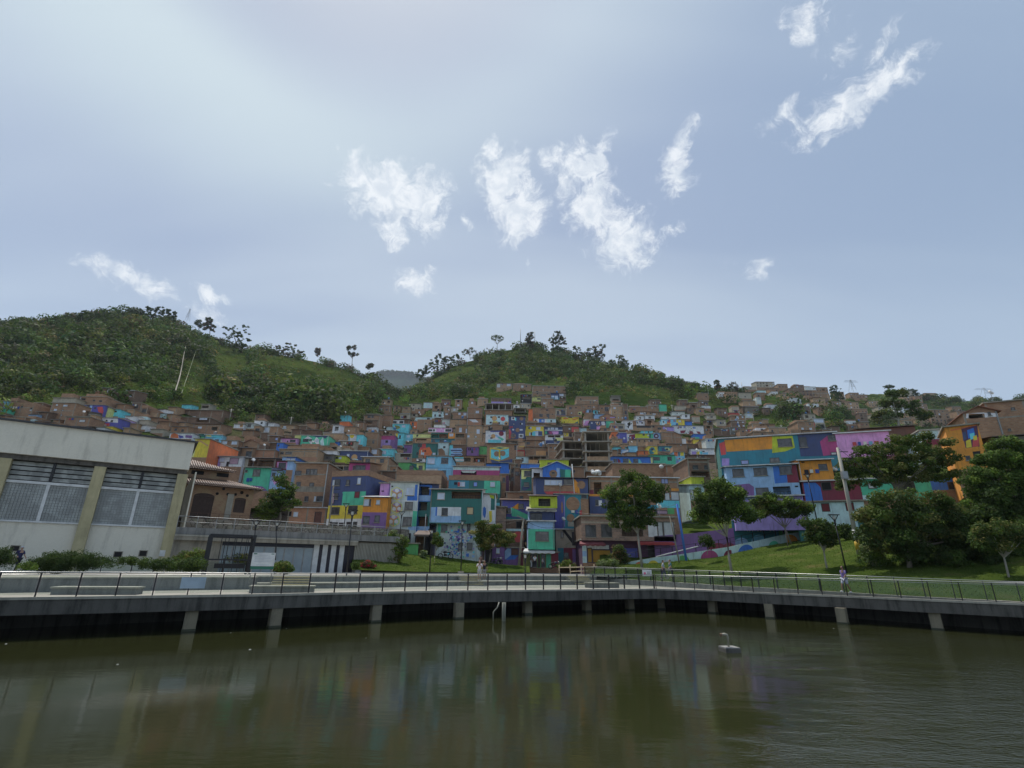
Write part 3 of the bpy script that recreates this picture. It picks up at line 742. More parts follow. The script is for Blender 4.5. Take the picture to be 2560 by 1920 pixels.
    if w > 3 and h > 2.2:
        if rnd.random() < .5:
            x_ = rnd.choice([ua+.12, ub-.12]); q = MB(); q.tube([(x_, -.08, .1), (x_, -.08, h-.05)], .05 if near else .07, rnd.choice([M_WHITE, M_PMETAL, M_CONC]), 5); q.build('downpipe', root)
        if rnd.random() < .22 and roof != 'gable' and D > 100:
            q = MB(); x_ = rnd.uniform(ua+.8, ub-.8); y_ = rnd.uniform(.9, max(1.0, dp-1.2)); z_ = h+.17+(.8 if roof in ('tin', 'tinb') else 0); q.tube([(x_, y_, z_), (x_, y_, z_+1.0), (x_, y_, z_+1.2)], [.5, .55, .25], rnd.choice([plain('tank_black', (.03, .03, .035), .4), plain('tank_blue', (.05, .16, .35), .5), M_TING]), 10); q.build('water_tank', root)
        if rnd.random() < .2:
            q = MB(); x_ = rnd.uniform(ua+.5, ub-.5); q.tube([(x_, .4, h), (x_, .4, h+1.6)], .03, M_PMETAL, 4); q.tube([(x_-.05, .3, h+1.5), (x_+.1, .18, h+1.62)], [.34, .30], M_WHITE, 10); q.build('satellite_dish', root)
        if rnd.random() < .25:
            n_ = rnd.randint(2, 5); x_ = rnd.uniform(ua+.3, max(ua+.4, ub-2.2)); z_ = rnd.choice([h-.35, h*.55]); 
            for j in range(n_):
                if x_+.62 > ub: break
                q = MB(); l_ = rnd.uniform(.35, .8); q.box(0, rnd.uniform(.3, .55), -.03, 0, -l_, 0, plain('laundry_%d' % (rnd.randint(0, 6)), [(.7,.7,.7),(.65,.65,.72),(.5,.08,.08),(.05,.1,.35),(.72,.7,.6),(.03,.03,.04),(.2,.4,.55)][rnd.randint(0, 6)], .9)); q.build('laundry', root, (x_, -.1, z_)); x_ += .62
        if roof in ('tin', 'slab') and rnd.random() < .5:
            q = MB(); q.box(ua-.25, ub+.25, -ov-.03 if roof == 'slab' else -.58, -ov if roof == 'slab' else -.55, h+.0, h+.14, rnd.choice([M_WHITE, M_TINW, M_LCONC])); q.build('roof_edge', root)
    if cat == 'house': root['_area'] = float((X1-X0)*(Y1-Y0))
    f.root = root; f.ua = ua; f.ub = ub; f.h = h; f.dp = dp; f.D = D
    return f
def f_px(D): return FPX/D*1.05      # photo pixels per metre at distance D
H = house
# ---------------- front row, left part
H('A',375,312,930,1200,'navy','navy, yellow and white three storey house left of the orange box house',
  's 445 365 470 455;g 478 362 555 455;c 650 365 700 450;s 822 330 875 432;p 430 575 470 735;c 476 572 524 660;r 778 545 855 645;g 402 785 545 898;g 680 768 820 886;D 378 1010 425 1125;g 432 1018 515 1100;D 528 1025 600 1195;D 645 1015 718 1195;g 752 1010 815 1090',
  'band:white 965 1200;band:yellow 758 965;teal 590 545 940 758;poly:teal 590 560 850 545 850 560 590 575',D=74,yaw=-14,dp=9,roof='par',side='navy')
H('A',1166,425,1300,640,'pink','thin pink wall house squeezed between the navy house and the hexagon mural','v 1190 530 1230 548','',D=75,dp=5,roof='slab')
H('A',888,640,1265,1290,'orange','narrow orange over purple house with white curtained top windows',
  's 915 665 1000 765;g 1004 665 1028 765;s 1107 675 1170 745;g 905 922 1005 1045;g 1085 912 1162 1020;g 968 1155 1085 1288;c 1135 1148 1195 1230',
  'band:purple 866 1122',D=70,dp=8,roof='tin',roofm='w',side='orange')
hx = []
def cube(cx, cy, r, c):
    p = [(cx+r*math.sin(t*math.pi/3), cy-r*math.cos(t*math.pi/3)) for t in range(6)]
    s = ''
    for q, col in ((0, 'lilac'), (2, c), (4, 'conc')):
        a, b, d = p[q], p[(q+1) % 6], p[(q+5) % 6]
        s += 'poly:%s %d %d %d %d %d %d %d %d;' % (col, a[0], a[1], b[0], b[1], cx, cy, d[0], d[1])
        mx, my = (a[0]+cx)/2, (a[1]+cy)/2; e = []
        for k in range(10):
            an = k*math.pi/5; e += [mx+r*.33*math.cos(an), my+r*.33*math.sin(an)]
        s += 'poly:white '+' '.join('%d' % z for z in e)+';'
    for q in (1, 3, 5): s += 'line:tan %d %d %d %d 20;' % (cx, cy, p[q][0], p[q][1])
    for q in range(6): s += 'line:cream %d %d %d %d 15;' % (p[q][0], p[q][1], p[(q+1) % 6][0], p[(q+1) % 6][1])
    return s
H('A',1290,408,1740,1330,'grey','grey house painted with three stacked cream cubes, four storeys tall',
  'v 1340 455 1370 475;s 1565 480 1690 605;c 1550 705 1670 830;c 1520 940 1650 1075;v 1328 712 1346 740;v 1280 940 1310 975;k 1490 1185 1640 1330',
  'blue 1700 440 1740 690;blue 1585 615 1740 690;band:white 683 696;teal 1665 845 1740 1080;lblue 1600 1080 1740 1140;'+cube(1428,580,100,'lilac')+cube(1425,790,92,'magenta')+cube(1378,985,98,'teal'),D=72,dp=8,roof='slab',side='blue',roofm='b')
H('A',1744,440,1940,1330,'blue','deep blue balcony wing beside the cube mural house',
  'o 1752 470 1925 600;o 1735 705 1890 835;o 1740 930 1900 1078;o 1750 1160 1900 1330','band:lblue 605 690;teal 1744 838 1830 912;band:dteal 700 1080;band:lblue 1080 1140',D=72.6,dp=7,roof='tin',roofm='b',side='navy')
# ---------------- dark green house with the mosaic mural
sq = ''
rr_ = random.Random(4)
for i in range(230):
    x = rr_.gauss(660, 110); y = rr_.gauss(1330, 130); s_ = rr_.uniform(6, 16)
    if not (430 < x < 890) or not (1090 < y < 1560) or (640 < x < 725 and 1330 < y < 1450) or (770 < x < 875 and (1325 < y < 1450 or y < 1175)): continue
    c = rr_.choice(['lblue','white','indigo','purple','teal','blue','navy','lilac','mint','cyan','white','indigo'])
    sk = rr_.uniform(-6, 6); sq += 'poly:%s %d %d %d %d %d %d %d %d;' % (c, x-s_, y-s_, x+s_, y-s_+sk, x+s_+sk, y+s_, x-s_+sk, y+s_)
H('B',300,1035,985,1610,'grey','grey ground storey covered with a mosaic of blue painted squares',
  'g 385 1055 482 1165;k 785 1045 832 1160;c 650 1338 715 1442;c 783 1335 866 1442','teal 300 1040 378 1290;'+sq+'poly:blue 775 1500 820 1495 815 1550 775 1545;poly:lblue 865 1520 905 1525 900 1560 865 1560',D=71,dp=8,roof='slab',side='grey')
H('B',215,525,1010,1025,'dteal','dark green upper storeys with a light blue balcony above the mosaic mural',
  's 330 560 440 668;o 548 545 1000 655;k 393 802 490 915;y 778 782 884 902','white 325 785 690 918;lblue 205 918 690 1025;lblue 215 785 300 918;blue 300 785 325 918;',D=70,dp=8.5,roof='tin',roofm='b',side='white',base=0.1)
H('B',1018,590,1218,1040,'white','slim white side wall house with a blue disc and yellow stripe','','poly:blue 1030 800 1050 775 1072 800 1078 860 1065 940 1045 950 1028 900;dteal 1150 600 1212 830;poly:yellow 1120 850 1165 840 1168 1000 1130 1030;poly:lime 1125 580 1200 610 1200 660 1140 640',D=73,dp=5,roof='slab')
H('B',495,375,1290,760,'dteal','blue and teal house with parapet behind the dark green house','s 645 400 750 470;b 880 400 945 470;s 1140 400 1212 472','bteal 495 375 812 520;teal 1045 375 1290 580;cyan 1210 720 1290 760',D=88,dp=8,roof='par',side='dteal')
H('B',570,170,1280,292,'magenta','magenta terrace wall under a long mint sheet roof','o 690 235 930 288','band:mint 170 218;poly:grey 690 225 930 225 890 262 720 255',D=99,dp=6,roof='tin',roofm='w')
H('B',150,8,545,372,'sky','sky blue two storey house with four windows above the brick parapet','s 180 35 285 120;g 387 32 495 115;g 152 220 235 280;g 397 220 460 286;k 556 60 580 140','grey 135 195 332 332;band:navy 183 188',D=108,dp=8,roof='slab',side='sky')
H('M',525,1200,895,1370,'green','pale green house with a cream corner left of the sky blue house','g 685 1240 742 1295;g 812 1240 862 1295','poly:dteal 690 1205 780 1215 785 1300 890 1365 890 1370 800 1370 790 1290;poly:cream 700 1202 893 1202 893 1340 785 1260 785 1215',D=112,dp=7,roof='slab')
H('A',1415,290,2110,470,'tbrick','long bare brick parapet block above the cube mural house','','',D=88,dp=8,roof='par',side='dbrick')
H('K',1312,75,1640,512,'brick','tall raw brick house with concrete balconies beside the navy house',
  'g 1322 145 1397 190;g 1442 130 1480 185;c 1484 130 1552 185;c 1475 265 1522 302;g 1425 400 1466 450;s 1520 395 1540 450;k 1545 395 1615 450;g 1345 255 1390 300;','band:concm 300 355',D=80,dp=8,roof='slab',side='brick',base=1)
H('K',1260,515,1640,690,'obrick','low brick house with brown door under the tall raw brick house','k 1262 545 1300 595;s 1318 552 1362 600;W 1522 552 1592 668','',D=78,dp=8,roof='slab',side='brick')
H('K',818,118,1085,345,'teal','teal house with peeling paint behind the tiled roof','k 842 137 866 160;c 920 132 990 197','poly:purple 900 290 1010 300 1080 345 880 345',D=93,dp=7,roof='tin',roofm='b',side='lblue')
H('K',1088,145,1200,330,'lblue','light blue corner house right of the teal house','k 1105 165 1140 200','poly:pink 1110 240 1150 220 1165 260 1130 285',D=92,dp=5,roof='tin',roofm='r')
H('K',1142,52,1275,135,'maroon','small maroon house with a pink framed window','k 1170 68 1244 118','poly:pink 1158 58 1256 62 1252 128 1160 122',D=97,dp=6,roof='tin',roofm='b')
H('K',1202,12,1340,118,'blue','bright blue box house with two pale windows','s 1247 20 1285 66;s 1290 20 1334 66;g 1262 85 1300 112','lblue 1202 12 1245 80',D=103,dp=7,roof='slab',side='blue')
H('K',400,12,572,95,'lblue','low light blue house at the corner of the grey hall roof','c 412 15 455 55;k 478 15 500 70;s 505 15 560 60','band:cyan 66 95',D=104,dp=6,roof='tin',roofm='b')
H('K',574,10,812,105,'white','weathered white house with pink curtains','s 590 15 640 60;p 686 20 776 82;k 655 55 680 100','lilac 574 10 600 105',D=102,dp=6,roof='tin',roofm='w')
H('K',815,25,1140,115,'dbrick','dark open fronted shed with a sheet roof','o 870 40 960 110;o 965 40 1120 110','conc 815 25 870 110',D=103,dp=6,roof='tin',roofm='g')
H('S',500,935,800,1290,'yellow','mustard yellow house with an orange flank beside the hall','','cream 500 935 545 1290;poly:tan 500 960 640 955 800 1050 790 1080 640 985 500 985',D=98,dp=11,roof='slab',side='dorange')
H('A',690,112,1012,232,'magenta','magenta roof terrace house above the navy house','k 752 145 780 215;g 785 145 945 212','',D=90,dp=8,roof='tin',roofm='b',side='brick')
H('A',445,132,688,232,'conc','grey open roof terrace left of the magenta house','o 465 160 600 228;k 615 160 680 215','',D=91,dp=7,roof='tin',roofm='b')
H('A',880,20,1300,235,'tbrick','orange brick house with three barred windows above the magenta house','g 885 30 915 95;g 947 45 1012 98;g 1168 42 1230 102;','',D=103,dp=8,roof='slab',side='brick')
H('A',1300,165,1432,290,'brick','small brick house with one dark window beside the green house','k 1372 198 1402 240','',D=98,dp=6,roof='slab')
# ---------------- front row, centre
H('C',612,222,1415,470,'navy','wide navy wall with a red and orange band around bare brick','s 745 242 1015 326;c 1037 235 1180 314','brick 735 328 1200 422;poly:red 735 422 1195 422 1300 468 780 468;poly:orange 1200 225 1270 300 1290 440 1300 468 1195 420;circ:brick 1310 320 62',D=79,dp=9,roof='tin',roofm='b',side='navy')
H('C',905,470,1420,1010,'bteal','tall dark blue wall with two bare brick discs','k 1312 462 1392 532;','indigo 905 470 1045 1010;brick 1302 540 1432 800;poly:lilac 1045 500 1055 500 1060 960 1050 960;poly:obrick 1000 600 1015 570 1028 620 1028 740 1012 760 1000 700;circ:brick 1180 612 106;circ:brick 1145 830 60;conc 1105 890 1300 960',D=78.4,dp=8,roof='slab',side='navy',base=.1)
H('C',920,1010,1310,1540,'conc','grey stair house with a dark diagonal stair over a maroon ground floor','c 995 1045 1040 1128;D 1165 1040 1250 1252;k 1040 1365 1115 1440;D 1228 1330 1320 1545;','poly:black 1010 1010 1060 1010 1250 1250 1190 1250;maroon 1040 1290 1330 1545;bteal 950 1290 1040 1545;purple 1175 1310 1230 1545;poly:olive 1100 1220 1120 1220 1150 1200 1000 1280',D=77,dp=7,roof='slab',side='conc')
H('C',535,500,940,662,'lime','small yellow green attic house above a white awning roof','o 652 532 835 650','',D=74,dp=6,roof='tin',roofm='b',side='lime',base=.1)
H('C',512,712,892,882,'navy','dark blue recessed storey under a sheet canopy','k 527 755 708 872;','',D=73.2,dp=6,roof='tin',roofm='g',side='lblue',base=.1,over=1.1)
H('C',495,882,900,1300,'teal','bright teal storey with a wide curtained window under a light blue band','c 607 1042 808 1180','band:lblue 878 1000;poly:lblue 890 1000 905 1000 905 1010 890 1010',D=72,dp=7,roof='slab',side='lblue',base=.1)
H('C',420,1360,958,1600,'olive','street shop under a white awning with green and teal doors','k 525 1385 632 1585;k 690 1385 760 1585;W 642 1385 680 1590','maroon 850 1360 958 1600;green 636 1375 690 1600;teal 770 1385 840 1590;olive 420 1360 525 1600',D=73.5,dp=6,roof='slab',side='maroon')
H('C',722,60,1150,215,'blue','blue gabled house with a bare brick circle above the navy wall','k 858 122 900 150','poly:dteal 980 75 1060 85 1060 215 990 215;teal 1055 85 1150 215;lblue 930 60 978 215;circ:brick 880 150 62',D=90,dp=7,roof='gable',roofm='w')
H('C',552,72,716,218,'white','small white house with a dark loggia left of the blue gable','o 577 135 676 206','',D=91,dp=6,roof='tin',roofm='w')
H('C',386,85,545,412,'dteal','narrow cream and blue green tower house in the alley','g 430 105 536 190;c 430 280 505 342','poly:cream 390 90 540 90 450 230 390 230;poly:navy 400 340 500 340 530 300 530 360 440 410 400 400',D=92,dp=6,roof='slab',side='navy')
H('C',384,5,660,80,'blue','royal blue stepped wall above the narrow tower house','','',D=98,dp=6,roof='slab')
H('N',436,930,760,1020,'lime','wide yellow green house with two small barred windows','g 525 958 575 1000;g 600 955 650 998','',D=104,dp=8,roof='slab',side='brick')
H('C',78,560,535,860,'indigo','violet blue house with an orange wedge and teal wedge','g 347 612 424 682;k 165 675 228 755','poly:orange 245 670 345 600 345 700 300 690;poly:teal 235 665 510 790 510 850 240 800;line:mint 232 668 232 760 8;poly:bteal 80 800 500 850 500 860 80 860',D=82,dp=6,roof='tin',roofm='r')
H('C',0,665,152,1000,'stonebrick','rough brown brick box house left of the leaning concrete pole','','',D=77,dp=6,roof='slab',side='dbrick')
H('C',155,440,545,560,'brick','low brick wall house below the alley','k 360 490 420 540','',D=86,dp=5,roof='slab')
H('C',155,865,430,1290,'dbrick','brown brick house with a red painted disc behind the utility pole','k 230 1275 350 1390;d 310 880 420 990','band:mint 995 1030;circ:red 340 1120 80',D=78,dp=6,roof='slab')
H('C',-180,1240,130,1590,'purple','purple ground floor with a dark door behind the yellow tree','D -160 1270 -60 1580;s 0 1300 60 1375','poly:white -200 1280 -170 1280 -170 1580 -200 1580',D=75.5,dp=5,roof='slab')
H('C',132,1290,415,1590,'purple','purple ground floor with blue painted awning shape','W 235 1275 345 1400','poly:lblue 135 1470 135 1340 180 1290 230 1300 230 1400 180 1440;poly:blue 140 1475 230 1400 345 1400 290 1465;maroon 350 1290 415 1590',D=76,dp=5,roof='slab')
H('D',286,925,1545,1232,'stonebrick','two storey brown brick building with white parapet behind the centre tree',
  'g 340 1028 482 1192;g 552 1020 692 1192;o 826 1010 1110 1182;w 1305 992 1380 1190;w 1385 990 1530 1190','white 1180 1000 1300 1190;band:conc 990 1010',D=69,dp=8,roof='slab',roofm='l',side='dbrick',base=.1)
H('D',300,1240,1560,1545,'plum','shop floor with ochre shutters and striped awnings behind the centre tree',
  'O 365 1335 432 1545;O 436 1358 682 1540;k 700 1290 800 1540;D 1180 1300 1300 1540','mint 300 1300 358 1545;lblue 300 1380 355 1450;white 365 1300 655 1352;maroon 1320 1290 1560 1430;indigo 840 1340 1040 1545;yellow 1110 1500 1320 1545',D=70,dp=7,roof='slab')
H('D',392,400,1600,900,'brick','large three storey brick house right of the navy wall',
  'o 456 458 556 618;L 1350 366 1446 478;w 1400 595 1470 702;w 1482 585 1612 700;g 1265 830 1300 885;p 1300 830 1436 885;k 475 690 515 770;g 600 680 700 770','maroon 392 560 450 625;band:orange 625 650;navy 392 652 800 880;white 515 700 560 770;cyan 1290 702 1600 800;green 1440 805 1530 885;orange 1490 540 1590 572;bteal 800 760 1290 820',D=80,dp=9,roof='slab',roofm='l',side='dbrick')
H('D',700,215,1400,385,'brick','long brown brick wall building under the blue mural row','','',D=98,dp=7,roof='slab',roofm='w')
H('D',1420,240,1660,330,'obrick','small orange brick extension at the end of the long brick wall','','',D=97,dp=6,roof='slab')
H('D',1712,150,2000,390,'dbrick','raw brick house with a dark open floor over a yellow band','g 1775 230 1850 290;g 1930 230 1975 290;o 1760 312 2000 388','',D=84,dp=8,roof='slab')
H('D',1755,390,1930,500,'lime','bright yellow green wall below the open brick floor','','',D=82,dp=6,roof='slab')
H('D',1735,500,1935,700,'mint','mint house half hidden behind the right hand tree','w 1740 560 1790 690','poly:cream 1760 570 1820 540 1860 600 1800 640',D=80,dp=6,roof='tin',roofm='w')
H('B',1295,285,1430,620,'brick','brick flank house with a dark purple wall beside the alley','k 1330 330 1370 400','poly:plum 1380 300 1430 300 1430 620 1380 600',D=94,dp=7)
H('B',1440,130,1525,420,'dbrick','narrow shadowed brick house up the alley','k 1460 200 1500 260;k 1460 320 1500 380','',D=105,dp=6)
H('B',1500,60,1620,420,'dbrick','dark stacked brick house in the alley with small openings','k 1520 120 1560 170;k 1530 240 1570 300','',D=108,dp=6)
H('C',270,60,388,330,'brick','upper alley brick house left of the cream tower house','c 300 120 350 170','',D=104,dp=6)
H('N',760,1010,940,1110,'brick','brick wall under the lower concrete frame','k 810 1040 830 1070','',D=108,dp=6)
H('A',1180,240,1420,420,'dbrick','low brick sheds among bushes above the pink sliver','k 1220 300 1260 340','',D=96,dp=6)
H('L',870,1180,960,1300,'lblue','pale blue small wall left of the tall raw brick house','k 890 1300 925 1340','',D=90,dp=5)
# ---------------- right hand street row
Y_ = -19
TEALF = H('E',240,205,1475,515,'bteal','long blue teal top storey with an orange panel and green framed window',
  'o 320 262 486 335;o 604 240 772 315;g 846 232 994 316;g 1072 222 1150 325;g 1366 196 1455 258;c 765 436 865 478;L 466 460 546 502;w 1398 378 1460 405',
  'poly:navy 1050 190 1460 165 1475 410 1085 420;poly:red 238 285 300 262 312 398 262 408;poly:orange 294 250 788 212 806 342 316 372;poly:lime 790 214 1000 206 1026 328 925 368 790 384;poly:magenta 1285 265 1360 205 1462 190 1495 390 1320 415;poly:lilac 268 440 345 440 345 515 268 515',D=70,yaw=Y_,dp=9,roof='slab',roofm='b',side='dteal',base=1)
H('F',30,470,490,640,'pink','bright pink blank wall above the large spreading tree','','',on=TEALF,yaw=Y_,dp=9,roof='slab',side='pink',base=.5)
H('F',205,432,700,520,'brown','dark timber shed behind the pink wall','k 300 450 420 510','',D=70,yaw=Y_,dp=7,roof='tin',roofm='b')
LBF = H('E',325,518,1070,860,'lblue','light blue house with three grey windows below the teal top storey',
  'g 380 548 495 630;g 598 536 736 618;g 864 520 990 602;g 620 742 755 818;o 802 730 985 830;v 1025 722 1060 738','poly:blue 795 525 860 518 942 605 948 690 818 700;poly:maroon 940 605 990 600 990 510 1062 497 1098 688 950 692;poly:purple 395 715 550 700 600 735 605 830 400 830;white 430 760 500 825',D=67,yaw=Y_,dp=8,roof='tin',roofm='g',side='lblue',base=.1)
H('E',1068,462,1420,668,'orange','orange upper house with a corrugated roof edge','v 1090 472 1125 486;g 1270 500 1362 562','',on=LBF,yaw=Y_,dp=8,roof='tin',roofm='b',base=.1)
H('E',1110,674,1720,885,'maroon','maroon storey with a blue corner below the orange house','d 1300 684 1400 770;','poly:blue 1112 690 1240 690 1290 738 1320 885 1140 885',on=LBF,yaw=Y_,dp=8,roof='slab',base=.1)
H('E',1150,888,1760,1080,'mint','mint ground floor with two red grille doors','R 1300 903 1388 992;R 1550 895 1640 985','',on=LBF,yaw=Y_,dp=7,roof='slab',base=1)
H('E',390,835,1130,1100,'lilac','shaded lilac ground floor behind the street trees','k 480 900 560 1020;k 700 880 780 990;w 850 960 980 1030','',on=LBF,yaw=Y_,dp=7,roof='slab',base=1)
H('F',240,850,830,1030,'teal','teal house with a dark porch behind the spreading tree','o 505 850 690 975;w 300 885 370 935','poly:mint 250 990 440 990 440 1025 250 1030',on=LBF,yaw=Y_,dp=7,roof='slab',base=2)
H('F',820,845,1110,945,'cyan','house wall hung with bright blue sheeting','k 960 880 1030 945','blue 820 845 1110 945',on=LBF,yaw=Y_,dp=6,roof='slab',base=2)
H('F',738,450,1015,570,'mint','mint clerestory wall with long flat white roof','','band:maroon 522 570;line:white 880 450 900 520 10',on=TEALF,yaw=Y_,dp=8,roof='slab',roofm='l',base=2)
H('F',978,410,1262,775,'orange','vivid orange tower front with a framed painting panel','k 1110 665 1148 700;','poly:plum 1072 440 1212 405 1225 585 1110 600;poly:blue 1120 450 1175 430 1190 500 1130 520;poly:yellow 1110 540 1150 520 1160 590 1115 596;poly:cyan 1140 480 1180 470 1180 520 1150 530;poly:red 1170 520 1215 505 1220 580 1165 590;poly:yellow 1170 500 1200 490 1205 530 1175 535;poly:navy 1080 470 1110 460 1120 520 1090 540;line:dorange 985 452 1240 400 12;line:orange 1060 620 1215 595 24;poly:black 1165 628 1230 622 1230 775 1200 775',D=56,yaw=-34,dp=6,roof='slab',side='orange')
H('F',1300,212,1640,500,'brick','big boxy brown brick house at the right edge','c 1485 262 1520 285;c 1460 438 1485 455','',D=64,yaw=-26,dp=9,roof='slab',roofm='b')
H('F',1108,300,1400,500,'brick','white gabled balcony house with a tile roof beside the boxy brick house','o 1135 318 1255 350;g 1290 300 1320 330','poly:white 1262 305 1396 305 1396 335 1270 345;poly:white 1110 302 1262 302 1262 312 1135 312 1130 350 1112 350',D=62.5,yaw=-26,dp=8,roof='tile')
H('F',1380,500,1700,760,'dconc','dark grey sheet roof house at the right edge','','',D=54,yaw=-26,dp=8,roof='tin',roofm='b')
# ---------------- unfinished concrete frames
def frame_house(reg, x0, y0, x1, y1, label, n, nc, D, dp=9, yaw=0, infill=(), broken=False):
    X0, Y0 = px(reg, x0, y0); X1, Y1 = px(reg, x1, y1); RECTS.append((X0, Y0, X1, Y1))
    P = at((X0+X1)/2, Y1, D); f = Fac(P, R(yaw), reg); ua, ub, _, vb = f.rect(x0, y0, x1, y1); vb = f.uv((x0+x1)/2, y0)[1]
    root = empty('unfinished_building', P, R(yaw), label, 'building')
    st_ = vb/n; CM = concrete('frame_concrete', (.40, .37, .31), .3)
    for i in range(n+1):
        m = MB(); z = i*st_; m.box(ua-.5, ub+.5, -.9, dp, z-.2, z, CM); m.build('floor_slab', root)
    for i in range(n):
        z = i*st_
        for c in range(nc+1):
            for y in (0, dp-.5):
                m = MB(); u = ua+(ub-ua-.4)*c/nc; m.box(u, u+.4, y, y+.4, z+.003, z+st_-.203, CM); m.build('column', root)
        b = MB(); b.box(ua+.1, ub-.1, dp-.3, dp-.1, z+.003, z+st_-.203, MAT('brick')); b.box(ua+.02, ua+.15, .5, dp-.6, z+.003, z+st_-.203, MAT('dbrick')); b.build('brick_infill', root)
        if i in infill:
            b = MB(); b.box(ua+.42, ub-.42, .05, .2, z+.003, z+1.1, MAT('tbrick')); b.build('parapet_wall', root)
        for k in range(3):
            b = MB(); u = ua+(ub-ua)*random.uniform(.15, .85); b.tube([(u, .6, z), (u+random.uniform(-.1, .1), .6, z+st_-.2)], .05, plain('prop_pole', (.35, .28, .2), .8), 5); b.build('prop_pole', root)
    b = MB(); b.box(ua, ub, 0, dp, -8, -.2, MAT('brick')); b.build('plinth_wall', root)
frame_house('N',940,620,1215,1055,'taller bare concrete frame of four open floors in the middle of the slope',4,1,112,9,yaw=-4,infill=(0,1))
frame_house('N',695,725,930,1010,'lower bare concrete frame of open floors left of the taller one',3,1,116,9,yaw=4)
frame_house('S',1070,720,1440,960,'open concrete frame of two floors over two pale blue windows',2,2,170,8,yaw=6)
frame_house('M',1735,385,2105,470,'long open top storey of concrete posts above the navy loggia house',1,4,215,8)
frame_house('P',685,480,900,640,'dark unfinished frame left of the arched brick house',2,1,235,8)
frame_house('Q',440,215,640,385,'small empty concrete frame at the upper edge of the town',1,2,300,7)
frame_house('Q',1045,280,1400,450,'skeletal concrete frame house high on the slope below the white sheet roof',1,3,290,8,infill=(0,))
